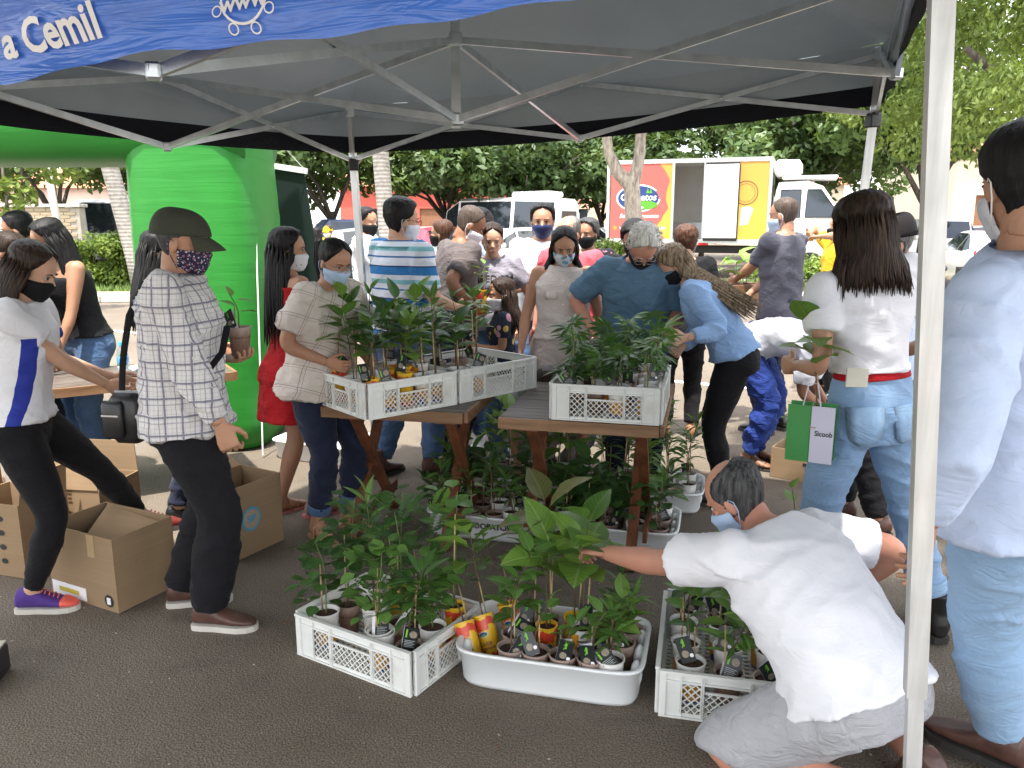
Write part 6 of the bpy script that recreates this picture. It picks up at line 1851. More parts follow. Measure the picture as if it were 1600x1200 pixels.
                for i in range(50 if lod < 2 else 20):
                    o_ = V3(hg.uniform(-.022, .022), hg.uniform(-.015, .015), hg.uniform(-.02, .02))
                    if st == 'pony': m.tube([bp + o_ * .4, bp + o_ + (Rh @ V3(0, -.045, .0)), bp + o_ * 1.2 + (Rh @ V3(0, -.05, 0)) + V3(0, 0, -L_ * .5), bp + o_ * .9 + (Rh @ V3(0, -.03, 0)) + V3(0, 0, -L_ * hg.uniform(.85, 1))], [.006, .008, .007, .0015], 5)
                if st == 'bun': m.ell(bp + Rh @ V3(0, -.02, 0), (.035, .03, .035), 14, 10)
        if st in ('short', 'bald') and lod < 2:
            for i in range(300):
                ph = hg.uniform(60, 300) if hg.random() < .5 else hg.uniform(0, 360); zz = hg.uniform(.10, .225)
                if zz < .2 and (ph < 75 or ph > 285): continue
                if st == 'bald' and zz > .17: zz = hg.uniform(.06, .165)
                if st == 'bald' and (ph < 80 or ph > 280): continue
                w, f_, b = lerp_tab(HEADT, zz); x, y = math.sin(R(ph)), math.cos(R(ph))
                q = V3(x * w, y * (f_ if y > 0 else -b), zz); up_ = V3(x * .6, y * .6 + .2, .6).normalized()
                p0 = HD(q * 1.0 + V3(x, y, 0) * th * .6); fz = hair.get('fuzz', .009) * hg.uniform(.5, 1.2)
                d_ = Rh @ (up_ + V3(hg.uniform(-.6, .6), hg.uniform(-.6, .6), hg.uniform(-.3, .3))).normalized()
                m.tube([p0, p0 + d_ * fz * .6, p0 + d_ * fz + V3(0, 0, -.2 * fz)], [.0035, .003, .0008], 4)
        child('hair', m.mesh('hair', True), hm)
    # ---- eyes and brows
    for sg in (1, -1):
        if lod < 2 or mask is None:
            m = MB(); m.ell(HD((sg * .031, .0815, .111)), (.0145 * hs, .006 * hs, .0062 * hs), 10, 6, M=Rh @ RZ(sg * -14)); ey = child('eye', m.mesh('e', True), M_EYEW)
            m = MB(); m.ell(HD((sg * .031, .0862, .1105)), (.0068 * hs, .0028 * hs, .0062 * hs), 10, 6, M=Rh @ RZ(sg * -10)); m.tube([HD((sg * .015, .0862, .1125)), HD((sg * .031, .0885, .1180)), HD((sg * .047, .081, .1135))], [.0016, .0022, .0016], 5); child('iris', m.mesh('e', True), M_EYE, ey)
            m = MB(); m.tube([HD((sg * .014, .0955, .1285)), HD((sg * .030, .0945, .1345)), HD((sg * .049, .082, .130))], [.0030, .0036, .0018], 6, flat=.7); child('eyebrow', m.mesh('e', True), M_BROW if not hair or hair['col'] not in ('white', 'grey') else HR[hair['col']])
    if mask is None and lod < 2:
        m = MB(); m.tube([HD((-.022, .0925, .0455)), HD((-.008, .1005, .0475)), HD((0, .1005, .0462)), HD((.008, .1005, .0475)), HD((.022, .0925, .0455))], [.002, .0045, .005, .0045, .002], 6); m.tube([HD((-.017, .094, .0415)), HD((0, .0995, .0395)), HD((.017, .094, .0415))], [.002, .0052, .002], 6)
        child('lips', m.mesh('l', True), M_LIP)
    if mask is not None:
        rings = []; mt_ = [(-.014, .036, .066), (-.006, .046, .092), (.012, .058, .103), (.035, .066, .110), (.058, .072, .114), (.078, .076, .118), (.090, .076, .112), (.096, .074, .104)]
        for z, w, f_ in mt_:
            o_, i_ = [], []
            for k in range(19):
                ph = R(-88 + 176 * k / 18)
                zz = z - .012 * (abs(math.sin(ph)) ** 2) * (1 if z > .05 else -.8)
                pl = 1 + .012 * math.sin(z * 420)
                o_.append(HD((w * math.sin(ph) * 1.0, f_ * max(0, math.cos(ph)) ** .75 * pl, zz))); i_.append(HD(((w - .004) * math.sin(ph), (f_ - .005) * max(0, math.cos(ph)) ** .75, zz)))
            rings.append(o_ + i_[::-1])
        m = MB(); m.loft(rings); mk = child('face_mask', m.mesh('mask', True), mask)
        for sg in (1, -1):
            m = MB(); m.tube([HD((sg * .074, .012, .080)), HD((sg * .084, -.012, .118)), HD((sg * .086, -.026, .105)), HD((sg * .082, -.024, .075)), HD((sg * .064, .012, .010))], .0019, 5)
            child('ear_loop', m.mesh('loop', True), mask if lod else M_WHITE if mask.name.startswith('mask_w') else mask, mk)
    if glasses is not None:
        m = MB()
        for sg in (1, -1):
            m.tube([HD((sg * .033 + .025 * math.cos(a * 6.2832 / 16), .108 - .004 * abs(math.cos(a * 6.2832 / 16)), .108 + .0185 * math.sin(a * 6.2832 / 16))) for a in range(17)], .0016, 6, caps=False)
            m.tube([HD((sg * .058, .103, .112)), HD((sg * .078, .05, .112)), HD((sg * .080, -.01, .108))], .0015, 6)
        m.tube([HD((-.009, .108, .112)), HD((0, .111, .115)), HD((.009, .108, .112))], .0016, 6)
        child('glasses', m.mesh('g', True), glasses)
    if cap is not None:
        st = cap.get('style', 'cap'); m = MB(); rings = []
        zc = .138; n_ = 28
        for i in range(11):
            a = i / 10 * math.pi / 2; k = math.cos(a) ** (.72 if st == 'cap' else .45)
            rings.append([HD((.092 * k * math.cos(2 * math.pi * j / n_), -.008 - .014 * math.sin(a) + .116 * k * math.sin(2 * math.pi * j / n_), zc - .004 + (.104 if st == 'cap' else .122) * math.sin(a) - .012 * (1 - math.sin(a)) * (-math.sin(2 * math.pi * j / n_)) - (.014 * max(0, math.cos(2 * math.pi * j / n_ * 1 - 0) ** 2) * math.sin(a) if st == 'hat' else 0))) for j in range(n_)])
        m.loft([rings[0]] + rings); cp = child('cap' if st == 'cap' else 'hat', m.mesh('cap', True), cap['mat'])
        m = MB()
        if st == 'cap':
            top_, bot_ = [], []
            rows_ = []
            for i in range(7):
                t_ = i / 6; row = []
                for j in range(13):
                    ph = R(-58 + 116 * j / 12); rx, ry = .086 + .0 * t_, .105 + .068 * t_ * math.cos(ph) ** .8
                    row.append(((.090 - .006 * t_) * math.sin(ph), -.004 + ry * math.cos(ph), zc + .004 - .030 * (math.sin(ph) ** 2) * t_ - .022 * t_ - .012 * t_ * t_))
                rows_.append(row)
            vs = [HD(p) for r_ in rows_ for p in r_] + [HD((p[0], p[1], p[2] - .004)) for r_ in rows_ for p in r_]; N_ = 7 * 13; fs = []
            for i in range(6):
                for j in range(12):
                    a_ = i * 13 + j; fs += [(a_, a_ + 1, a_ + 14, a_ + 13), (N_ + a_ + 13, N_ + a_ + 14, N_ + a_ + 1, N_ + a_)]
            for j in range(12): a_ = 6 * 13 + j; fs.append((a_, a_ + 1, N_ + a_ + 1, N_ + a_))
            m.add(vs, fs); child('visor', m.mesh('v', True), cap['mat'], cp)
        else:
            rings = []
            for k, dz in ((1.0, 0), (1.25, .0), (1.55, -.008), (1.56, -.004), (1.25, .005), (1.0, .006)):
                rings.append([HD((.088 * k * math.cos(2 * math.pi * j / n_), -.006 + .111 * k * math.sin(2 * math.pi * j / n_), zc + dz + .022 * (k - 1) * 2 * abs(math.cos(2 * math.pi * j / n_)) ** 2)) for j in range(n_)])
            m.loft(rings, caps=False); child('brim', m.mesh('v', True), cap['mat'], cp)
            m = MB(); m.loft([[HD((.0885 * math.cos(2 * math.pi * j / n_), -.006 + .1115 * math.sin(2 * math.pi * j / n_), zc + z_)) for j in range(n_)] for z_ in (.004, .026)]); child('hat_band', m.mesh('v', True), cap.get('band', M_INK), cp)
    wr = {q: Matrix.Translation(B.location) @ Matrix.Rotation(R(-face), 4, 'Z') @ (arm[q][2] * s) for q in arm}
    wrd = {q: (Matrix.Rotation(R(-face), 3, 'Z') @ ((Vector(rfd if q == 'r' else lfd) if (rfd if q == 'r' else lfd) is not None else arm[q][2] - arm[q][1]).normalized())) for q in arm}
    L2W = Matrix.Translation(B.location) @ Matrix.Rotation(R(-face), 4, 'Z') @ Matrix.Scale(s, 4)
    return dict(obj=B, wrist=wr, hdir=wrd, L2W=L2W, sp=sp, HD=HD, Rh=Rh, tring=tring, s=s)
# ---- fabrics
def plaid(t, vec):
    X, Y_, Z = t.xyz(vec)
    N_ = t.xyz(t.n('NewGeometry').outputs['Normal'])
    nl = t.n('VectorTransform', {'Vector': t.n('NewGeometry').outputs['Normal']}, vector_type='NORMAL', convert_from='WORLD', convert_to='OBJECT').outputs[0]
    nx, ny, nz_ = t.xyz(nl)
    side = t.math('GREATER_THAN', t.math('ABSOLUTE', nx), t.math('ABSOLUTE', ny))
    along = t.n('Mix', {0: side, 2: X, 3: Y_}, data_type='FLOAT').outputs[0]
    def lines(v, per, w, ph=0.0):
        fr = t.math('FRACT', t.math('DIVIDE', t.math('ADD', v, 10 + ph), per))
        return t.math('LESS_THAN', fr, w / per)
    d = t.math('MAXIMUM', lines(along, .062, .0075), lines(Z, .070, .0075))
    th = t.math('MAXIMUM', lines(along, .0155, .0022, .004), lines(Z, .0175, .0022, .004))
    dd = t.math('MAXIMUM', lines(along, .062, .004, .02), lines(Z, .070, .004, .02))
    c = t.mix(t.math('MULTIPLY', th, .35), (.66, .64, .63), (.22, .20, .24))
    c = t.mix(t.math('MULTIPLY', dd, .5), c, (.20, .18, .24))
    return t.mix(t.math('MULTIPLY', d, .75), c, (.075, .078, .14))
def hstripes(stops, scale=1.0, z0=0.0, interp='CONSTANT'):
    def f_(t, vec):
        Z = t.xyz(vec)[2]
        fr = t.math('FRACT', t.math('DIVIDE', t.math('ADD', Z, 10 + z0), scale))
        return t.ramp(fr, stops, interp)
    return f_
def dots(base, spot, scale=60, thr=.25, spot2=None):
    def f_(t, vec):
        v = t.n('TexVoronoi', {'Vector': vec, 'Scale': float(scale)})
        m_ = t.ramp(v.outputs['Distance'], [(thr, (1, 1, 1)), (thr + .06, (0, 0, 0))])
        c = t.mix(m_, base, spot)
        if spot2:
            v2 = t.n('TexVoronoi', {'Vector': vec, 'Scale': float(scale) * .6}); c = t.mix(t.ramp(v2.outputs['Distance'], [(thr * .8, (1, 1, 1)), (thr * .8 + .05, (0, 0, 0))]), c, spot2)
        return c
    return f_
def blue_sides(t, vec):
    X, Y_, Z = t.xyz(vec)
    k = t.math('MULTIPLY', t.math('LESS_THAN', t.math('ABSOLUTE', t.math('SUBTRACT', t.math('SUBTRACT', Y_, .075), t.math('MULTIPLY', t.math('SUBTRACT', Z, 1.0), .25))), .026), t.math('LESS_THAN', Z, 1.20))
    k2 = t.math('MULTIPLY', t.math('LESS_THAN', t.math('ABSOLUTE', t.math('ADD', t.math('ADD', Y_, .115), t.math('MULTIPLY', t.math('SUBTRACT', Z, 1.1), .05))), .017), t.math('LESS_THAN', Z, 1.27))
    k2 = t.math('MULTIPLY', k2, t.math('GREATER_THAN', Z, 1.0))
    return t.mix(t.math('MAXIMUM', k, k2), (.70, .70, .73), (.025, .04, .30))
def line_check(t, vec):
    v1 = t.map(vec, (1, 1, 1), (0, R(25), R(20))); X, Y_, Z = t.xyz(v1)
    def ln(v, per, w): return t.math('LESS_THAN', t.math('FRACT', t.math('DIVIDE', t.math('ADD', v, 10.0), per)), w / per)
    a = t.math('MAXIMUM', ln(X, .10, .003), ln(Z, .11, .003)); b = t.math('MAXIMUM', ln(t.math('ADD', X, .012), .10, .002), ln(t.math('ADD', Z, .012), .11, .002))
    return t.mix(t.math('MULTIPLY', t.math('MAXIMUM', a, b), .7), (.60, .54, .49), (.16, .10, .11))
def denim(name, c0, c1, wr=.28):
    if name in _mc: return _mc[name]
    t = NT(name); vec = t.co()
    n1 = t.noise(vec, 3.2, 4, .6); n2 = t.noise(t.map(vec, (300, 300, 120)), 1, 2)
    t.p(col=t.mix(t.math('MULTIPLY', n2, .35), t.ramp(n1, [(.35, c0), (.68, c1)]), tuple(c * .6 for c in c0)), rough=.9, spec=.2, sheen=.1)
    cloth_bump(t, vec, wr)
    _mc[name] = t.mat
    return t.mat
DEN_DK = denim('denim_navy', (.010, .014, .032), (.022, .030, .062)); DEN_MID = denim('denim_mid', (.05, .10, .20), (.12, .20, .34)); DEN_LT = denim('denim_light', (.25, .39, .58), (.29, .43, .61)); DEN_W = denim('denim_washed', (.20, .33, .52), (.27, .40, .59))
C_BLACK = cloth('cloth_black', (.008, .008, .010), .8, .3); C_CHAR = cloth('cloth_charcoal', (.009, .009, .012), .85, .3); C_WHITE = cloth('cloth_white', (.74, .74, .78), .85, .16, var=.03); C_LBLUE = cloth('cloth_light_blue', (.50, .59, .78), .8, .2, var=.04); C_SKY = cloth('cloth_sky', (.27, .42, .68), .8, .45, var=.05)
C_GREYT = cloth('cloth_slate', (.085, .085, .11), .85, .35); C_HEATH = cloth('cloth_heather', (.22, .21, .25), .9, .3, var=.35); C_TAUPE = cloth('cloth_taupe', (.11, .092, .092), .85, .4); C_PINK = cloth('cloth_pink', (.55, .10, .13), .85, .3); C_STEEL = cloth('cloth_steel_blue', (.085, .16, .24), .8, .35)
C_BEIGE = cloth('cloth_beige', (.56, .50, .47), .85, .35); C_BEIGEP = cloth('cloth_stone', (.46, .40, .37), .85, .5); C_RED = cloth('cloth_red', (.36, .008, .012), .8, .35); C_GREYS = cloth('cloth_grey_shorts', (.36, .36, .38), .85, .45); C_ROYAL = cloth('cloth_royal', (.02, .045, .22), .8, .5); C_TEAL = cloth('cloth_teal', (.02, .32, .38), .8, .3); C_YEL = cloth('cloth_yellow', (.62, .38, .02), .8, .3)
C_PLAID = cloth('cloth_plaid', plaid, .85, .35, var=.03); C_SIDES = cloth('cloth_white_blue_panels', blue_sides, .7, .25, var=.02); C_LINE = cloth('cloth_line_check', line_check, .85, .4, var=.03)
C_STRP = cloth('cloth_polo_stripes', hstripes([(0, (.62, .66, .74)), (.16, (.03, .12, .34)), (.21, (.62, .66, .74)), (.36, (.20, .45, .50)), (.50, (.62, .66, .74)), (.64, (.03, .17, .42)), (.88, (.012, .03, .10)), (.92, (.62, .66, .74))], .20, .0), .8, .3, var=.03)
C_THIN = cloth('cloth_thin_stripes', hstripes([(0, (.65, .65, .66)), (.72, (.05, .05, .06))], .03), .8, .3)
C_FLOR = cloth('cloth_dark_floral', dots((.012, .012, .022), (.45, .40, .42), 34, .20, (.35, .10, .14)), .8, .3); C_KID = cloth('cloth_child_print', dots((.02, .03, .05), (.62, .45, .12), 16, .30, (.55, .30, .38)), .8, .3)
MK_BLK = cloth('mask_black', (.008, .008, .009), .8, .2); MK_WHT = cloth('mask_white', (.66, .68, .74), .85, .2); MK_BLU = cloth('mask_pale_blue', (.40, .52, .70), .85, .2); MK_NAVY = cloth('mask_navy', (.012, .020, .075), .6, .3); MK_PAT = cloth('mask_patterned', dots((.030, .026, .06), (.52, .48, .56), 95, .30, (.30, .12, .16)), .85, .1); MK_ART = cloth('mask_watercolour', dots((.52, .50, .54), (.12, .34, .42), 30, .36, (.10, .08, .16)), .85, .1); MK_WP = cloth('mask_white_print', dots((.66, .66, .70), (.10, .10, .14), 50, .16), .85, .1)
L_BROWN = mat('leather_brown', (.085, .040, .030), .45, .3, 25, .3, 90); L_TAN = mat('leather_tan', (.30, .14, .07), .5, .2, 20); L_BLACK = mat('leather_black', (.012, .012, .013), .38, .2, 20, .3, 90); L_GOLD = mat('leather_gold', (.42, .24, .11), .35, .2, 20); F_PURP = cloth('mesh_purple', (.075, .035, .20), .7, .2); F_CORAL = mat('coral_rubber', (.70, .10, .07), .5)
W_FRAME = metal('glasses_metal', (.3, .28, .26), .3); K_FRAME = mat('glasses_black', (.02, .018, .018), .3)
C_OLIVE = cloth('cap_olive', (.052, .056, .040), .85, .15); C_CAPG = cloth('cap_grey', (.16, .15, .15), .85, .15); C_HATK = cloth('hat_black', (.016, .013, .015), .8, .1)
def X(u, v, Y): return at(u, v, Y).x
jean = lambda m, **k: dict(mat=m, name='jeans', **k)
shoe = lambda k, m, **q: dict(kind=k, mat=m, **q)

# 1 man in cap and plaid shirt
P = person('man in olive cap and plaid shirt holding a small seedling', (-1.325, 3.15), 82, H=1.71, fat=1.10, chest=4, pelv=-2, head=(4, 10, 0), lod=0, skin='tan',
    rh=(.235, .20, .86), rpole=(.3, -1, -.2), rfd=(.02, .35, -1), rpalm=(-1, .0, -.1), rcurl=.85, lhw=at(352, 560, 3.42), lpole=(-.5, -.6, -1), lfd=(.55, 1, .0), lpalm=(.1, 0, 1), lcurl=.55,
    rf=(.11, .06, .085), lf=(-.12, -.10, .085), rfy=12, lfy=-4, hair=dict(col='salt', style='shave'), top=dict(mat=C_PLAID, sleeve='long', hem=.835, loose=.95, e=.030, collar=True, fold=.013), bottom=dict(mat=C_CHAR, cuff=.040, e=.014, fold=.007, len=.985),
    shoes=shoe('shoe', L_BROWN, sole=M_SOLEW), mask=MK_PAT, cap=dict(mat=C_OLIVE))
pot_at = P['wrist']['l'] + P['hdir']['l'] * .085
seedling(V3(pot_at.x, pot_at.y, pot_at.z + .018), 'small', 'brown', .16, 'small seedling with a dark tag held by the man in cap', None, nl=4, mt=V_LITE, tagv=0, stake=True)
# cross-body bag
bg = empty('shoulder_bag', at(205, 690, 3.05), R(-8), 'small black leather bag hanging behind the man in cap', 'bag')
m = MB(); m.box((0, 0, .10), (.13, .09, .20), bev=.03); m.box((-.03, -.055, .10), (.085, .03, .15), bev=.018); link('bag_body', m.mesh('b', True), L_BLACK, bg)
m = MB(); m.box((0, 0, .20), (.10, .012, .012), bev=.004); m.box((-.03, -.073, .12), (.07, .005, .006)); m.build('zip', M_RIM, bg)
loc_ = lambda p: Matrix.Rotation(R(8), 3, 'Z') @ (P['L2W'] @ V3(*p) - bg.location)
m = MB(); m.tube([(-.02, .0, .19), (-.025, .03, .30)] + [loc_(p) for p in ((.10, -.175, 1.18), (.04, -.165, 1.30), (-.03, -.12, 1.42), (-.07, -.03, 1.475))], .014, 6, flat=.25); m.build('strap', C_BLACK, bg)
m = MB(); m.tube([loc_(p) for p in ((.02, .195, 1.25), (.12, .19, 1.16), (.185, .13, 1.08), (.225, .05, 1.02))], .014, 6, flat=.3); m.build('strap', C_BLACK, bg)

# 2 girl in the white jersey
person('girl in white jersey with blue panels and black leggings', (-2.035, 3.22), 80, H=1.62, fem=True, fat=1.02, pelv=4, chest=9, head=(4, 26, 0), lod=0, skin='fair', drop=.02,
    rhw=at(172, 604, 3.42), lhw=at(176, 590, 3.62), rpole=(.4, -.3, -1), lpole=(-.4, -.3, -1), rcurl=.6, lcurl=.6, rf=(.02, -.04, .085), lfw=(-1.80, 3.84, .12), lfy=0, rfy=4, hair=dict(col='brown', style='long', len=.36, push=(0, -.05), arc=(70, 290), ns=300),
    top=dict(mat=C_SIDES, sleeve='short', slen=.28, hem=.93, loose=.25, e=.012, fold=.009), bottom=dict(mat=C_BLACK, name='leggings', cuff=.006, e=.005, fold=.003, waist=1.0), shoes=shoe('sneaker', F_PURP, sole=M_SOLEW, lace=F_CORAL, toe=F_CORAL), mask=MK_BLK)
# 3 woman in black tank top
person('woman in black tank top and glasses with long black hair', (X(112, 420, 5.0), 5.08), 212, H=1.70, fem=True, pelv=6, chest=16, head=(14, 20, 0), lod=1, skin='olive', rhw=at(40, 560, 4.8), lhw=at(88, 560, 4.75), hair=dict(col='black', style='long', len=.42, th=.017, arc=(60, 300)),
    top=dict(mat=C_BLACK, sleeve='none', hem=.95, loose=.15, neck=1.36, fold=.006), bottom=jean(DEN_MID), shoes=shoe('shoe', L_BLACK), mask=MK_BLK, glasses=K_FRAME)
person('dark haired man behind the woman in black tank top', (X(36, 380, 5.8), 5.8), 250, H=1.73, head=(0, 12, 0), skin='olive', hair=dict(col='black'), top=dict(mat=C_GREYT), bottom=jean(DEN_MID), shoes=shoe('shoe', L_BLACK), mask=MK_BLK, lod=1)
person('dark haired person standing behind the girl in white jersey', (X(2, 400, 4.7), 4.75), 100, H=1.60, head=(0, 20, 0), skin='olive', hair=dict(col='brown'), top=dict(mat=C_BLACK), bottom=jean(DEN_DK), shoes=shoe('shoe', L_BLACK), mask=MK_BLK, lod=2)
person('woman in dark tee with straight black hair behind the man in cap', (X(238, 400, 4.25), 4.3), 70, H=1.62, fem=True, head=(10, 8, 0), lod=1, skin='tan', hair=dict(col='black', style='long', len=.36), top=dict(mat=C_GREYT, hem=.9, loose=.3), bottom=jean(DEN_DK), shoes=shoe('shoe', L_BLACK), mask=MK_WHT, rh=(.22, .2, 1.0), lh=(-.15, .3, 1.0))
# 6 woman in red
person('woman in red dress with long straight black hair and printed mask', (-1.215, 4.36), 48, H=1.63, fem=True, fat=1.0, head=(38, 4, 0), lod=1, skin='tan', hair=dict(col='black', style='long', len=.46, th=.018, push=(0, -.03), arc=(60, 300)), rh=(.16, .25, 1.02), lh=(-.12, .28, 1.02),
    top=dict(mat=C_RED, name='dress', sleeve='none', hem=.84, loose=.2, skirt=.60, flare=.12, neck=1.38), shoes=shoe('sandal', L_TAN, sole=mat('sole_pink', (.45, .16, .16), .6)), mask=MK_WP, rf=(.08, .05, .085), lf=(-.10, -.08, .085))
# 7 woman in line-check blouse
person('woman in pale line-check blouse and glasses leaning over the crate', (-1.0, 4.10), 122, H=1.60, fem=True, fat=1.16, pelv=5, chest=14, side=0, head=(8, 22, 0), lod=0, skin='tan', hair=dict(col='black', style='pony', len=.22, th=.008), rhw=at(512, 566, 3.90), lhw=at(570, 556, 4.12), rpole=(.35, -.5, -1), lpole=(-1, -.4, -.6), rfd=(-.3, 1, -.25), lfd=(.2, 1, -.5), rcurl=.5, lcurl=.5,
    top=dict(mat=C_LINE, sleeve='short', slen=.34, sopen=.042, hem=.84, loose=.9, e=.032, fold=.012, name='blouse', neck=1.425, flare=.12), bottom=jean(DEN_DK, cuff=.014, len=.90, turnup=DEN_MID, e=.008), shoes=shoe('sandal', L_GOLD, sole=mat('sole_tan', (.34, .2, .11), .6)), mask=MK_BLU, glasses=W_FRAME, rf=(.10, .02, .085), lf=(-.12, .06, .085), rfy=18, lfy=-8)
# 8 man in striped polo
person('man in blue and white striped polo seen from behind', (X(628, 520, 5.08), 5.08), 42, H=1.80, fat=1.08, head=(22, 8, 0), lod=1, skin='fair', hair=dict(col='black', th=.018), top=dict(mat=C_STRP, sleeve='short', slen=.42, hem=.90, loose=.8, collar=True), bottom=jean(DEN_MID, cuff=.03), shoes=shoe('boot', L_BROWN), mask=MK_WHT, glasses=K_FRAME, rh=(.24, .24, 1.06), lh=(-.14, .32, 1.05), rf=(.12, .12, .085), lf=(-.10, -.12, .085), rfy=30)
# 9 bald man
P = person('shaven-headed man in taupe tee looking down at a cup', (X(702, 520, 5.5), 5.5), 62, H=1.79, pelv=4, chest=14, head=(18, 30, 0), lod=1, skin='brown', hair=dict(col='shave', style='shave'), top=dict(mat=C_TAUPE, sleeve='short', slen=.36, hem=.88, loose=.6), bottom=jean(DEN_DK, cuff=.03), shoes=shoe('boot', L_BLACK), mask=MK_WHT, rhw=at(738, 478, 5.32), lhw=at(752, 468, 5.55), rcurl=.8, lcurl=.8)
seedling(at(752, 492, 5.28), 'small', 'yellow', .20, 'seedling in a yellow cup in the hands of the shaven-headed man', None, nl=6, mt=V_LITE)
# 10 woman with the lettered tee
person('woman in grey tee with handwritten lettering, dark hair tied back', (X(770, 520, 5.75), 5.75), 182, H=1.66, fem=True, chest=4, head=(-6, 14, 0), lod=1, skin='fair', hair=dict(col='brown', style='pony', len=.2, th=.010), rh=(.22, .10, .93), lh=(-.20, .12, .93), lpole=(-1.4, -.5, 0), rpole=(1.2, -.5, 0),
    top=dict(mat=C_HEATH, sleeve='short', slen=.30, hem=.92, loose=.35, print=[('FREEDOM', .072, 1.30, 0), ('it my', .06, 1.225, .01), ('soul', .055, 1.155, -.03)]), bottom=jean(DEN_MID), shoes=shoe('sneaker', C_WHITE, sole=M_SOLEW))
# 11 child
person('child in patterned tee clutching a seedling below the woman in grey tee', (X(786, 520, 5.25), 5.28), 268, H=1.27, fem=True, lod=1, skin='tan', head=(-10, 4, 0), hair=dict(col='brown', style='long', len=.24, arc=(80, 280)), rh=(.03, .26, 1.08), lh=(-.06, .24, 1.14), top=dict(mat=C_KID, sleeve='short', hem=.84, loose=.5), bottom=jean(DEN_MID), shoes=shoe('shoe', L_BLACK), mask=MK_WP)
person('woman with ponytail in thin black and white stripes', (X(692, 400, 7.1), 7.1), 284, H=1.68, fem=True, lod=2, skin='tan', hair=dict(col='auburn', style='pony', len=.26), top=dict(mat=C_THIN, hem=.9), bottom=jean(DEN_DK), shoes=shoe('shoe', L_BLACK), mask=MK_BLK, glasses=K_FRAME)
person('man in white shirt standing behind the tent leg', (X(572, 400, 7.7), 7.7), 95, H=1.79, lod=2, skin='tan', head=(20, 8, 0), hair=dict(col='black'), top=dict(mat=C_WHITE, sleeve='long', slen=.8, hem=.88, collar=True), bottom=jean(DEN_DK), shoes=shoe('shoe', L_BLACK), mask=MK_BLK, rh=(.20, .42, 1.22), lh=(-.2, .42, 1.2))
person('man in dark cap and pale blue shirt behind the shaven-headed man', (X(748, 400, 7.4), 7.4), 98, H=1.78, lod=2, skin='olive', head=(0, 10, 0), hair=dict(col='black'), top=dict(mat=C_LBLUE, hem=.88), bottom=jean(DEN_MID), shoes=shoe('shoe', L_BLACK), mask=MK_BLU, cap=dict(mat=C_HATK))
person('far person in teal top beyond the dark banner', (X(505, 380, 15), 14.6), 20, H=1.55, fem=True, lod=2, skin='brown', hair=dict(col='black', style='long', len=.25), top=dict(mat=C_TEAL, hem=.86), bottom=jean(DEN_LT), shoes=shoe('shoe', L_BLACK), mask=MK_BLK)
person('far person in yellow top beyond the dark banner', (X(517, 380, 15.6), 15.4), 200, H=1.58, lod=2, skin='brown', hair=dict(col='auburn'), top=dict(mat=C_YEL, hem=.86), bottom=jean(DEN_DK), shoes=shoe('shoe', L_BLACK), mask=MK_WHT, cap=dict(mat=C_YEL))
# right of centre
person('man in white long sleeves and navy mask with folded arms', (X(848, 400, 6.1), 6.15), 188, H=1.79, lod=1, skin='tan', head=(-4, 4, 0), hair=dict(col='black', th=.016), top=dict(mat=C_WHITE, sleeve='short', slen=.5, hem=.88, loose=.7), bottom=jean(DEN_MID), shoes=shoe('shoe', L_BLACK), mask=MK_NAVY, rh=(-.10, .25, 1.16), lh=(.10, .22, 1.12), rpole=(1, .2, -.8), lpole=(-1, .2, -.8), rfd=(-1, -.1, 0), lfd=(1, -.1, 0), rpalm=(0, -1, 0), lpalm=(0, -1, 0))
person('woman with short grey hair, black mask and dark floral top', (X(920, 400, 6.5), 6.55), 205, H=1.69, fem=True, fat=1.1, lod=1, skin='olive', head=(8, 6, 0), hair=dict(col='salt', th=.018), top=dict(mat=C_FLOR, hem=.86, loose=.7, slen=.40), bottom=jean(DEN_DK), shoes=shoe('shoe', L_BLACK), mask=MK_BLK)
person('bald man in pink tee behind the woman in beige', (X(892, 400, 5.75), 5.8), 212, H=1.70, fat=1.1, lod=1, skin='ruddy', head=(8, 14, 0), hair=dict(col='grey', style='bald', th=.006), top=dict(mat=C_PINK, hem=.86, loose=.8, slen=.42), bottom=jean(DEN_DK), shoes=shoe('shoe', L_BLACK), mask=MK_BLK)
person('woman in sleeveless beige shirt and watercolour mask', (X(880, 480, 4.98), 5.0), 184, H=1.64, fem=True, fat=1.06, lod=0, skin='tan', head=(-4, 24, 0), hair=dict(col='black', style='long', len=.20, th=.012, arc=(62, 298), front=1), top=dict(mat=C_BEIGE, sleeve='none', hem=.98, loose=.25, buttons=True, pockets=True, neck=1.447), bottom=dict(mat=C_BEIGEP, cuff=.03, e=.014, waist=1.03, belt=C_BEIGE, fold=.012), shoes=shoe('shoe', L_TAN), mask=MK_ART, rh=(.27, .10, .90), lh=(-.25, .12, .92))
person('white haired man in steel blue polo bowing over the crate', (X(1000, 520, 4.72), 4.85), 188, H=1.72, fat=1.14, lod=1, skin='ruddy', pelv=4, chest=24, head=(-14, 58, 0), hair=dict(col='white', th=.016, fuzz=.03), top=dict(mat=C_STEEL, sleeve='short', slen=.42, sopen=.03, hem=.88, loose=.9, collar=True), bottom=jean(DEN_DK), shoes=shoe('shoe', L_BLACK), mask=MK_BLK, glasses=W_FRAME, rh=(.26, .12, 1.0), lh=(-.16, .30, 1.02), rpole=(1, -.6, -.4))
person('dark haired man bowing behind the white haired man', (X(995, 420, 5.6), 5.7), 190, H=1.68, lod=1, skin='olive', pelv=4, chest=10, head=(6, 30, 0), hair=dict(col='black', th=.02, fuzz=.016), top=dict(mat=C_CHAR), bottom=jean(DEN_DK), shoes=shoe('shoe', L_BLACK), mask=MK_BLK)
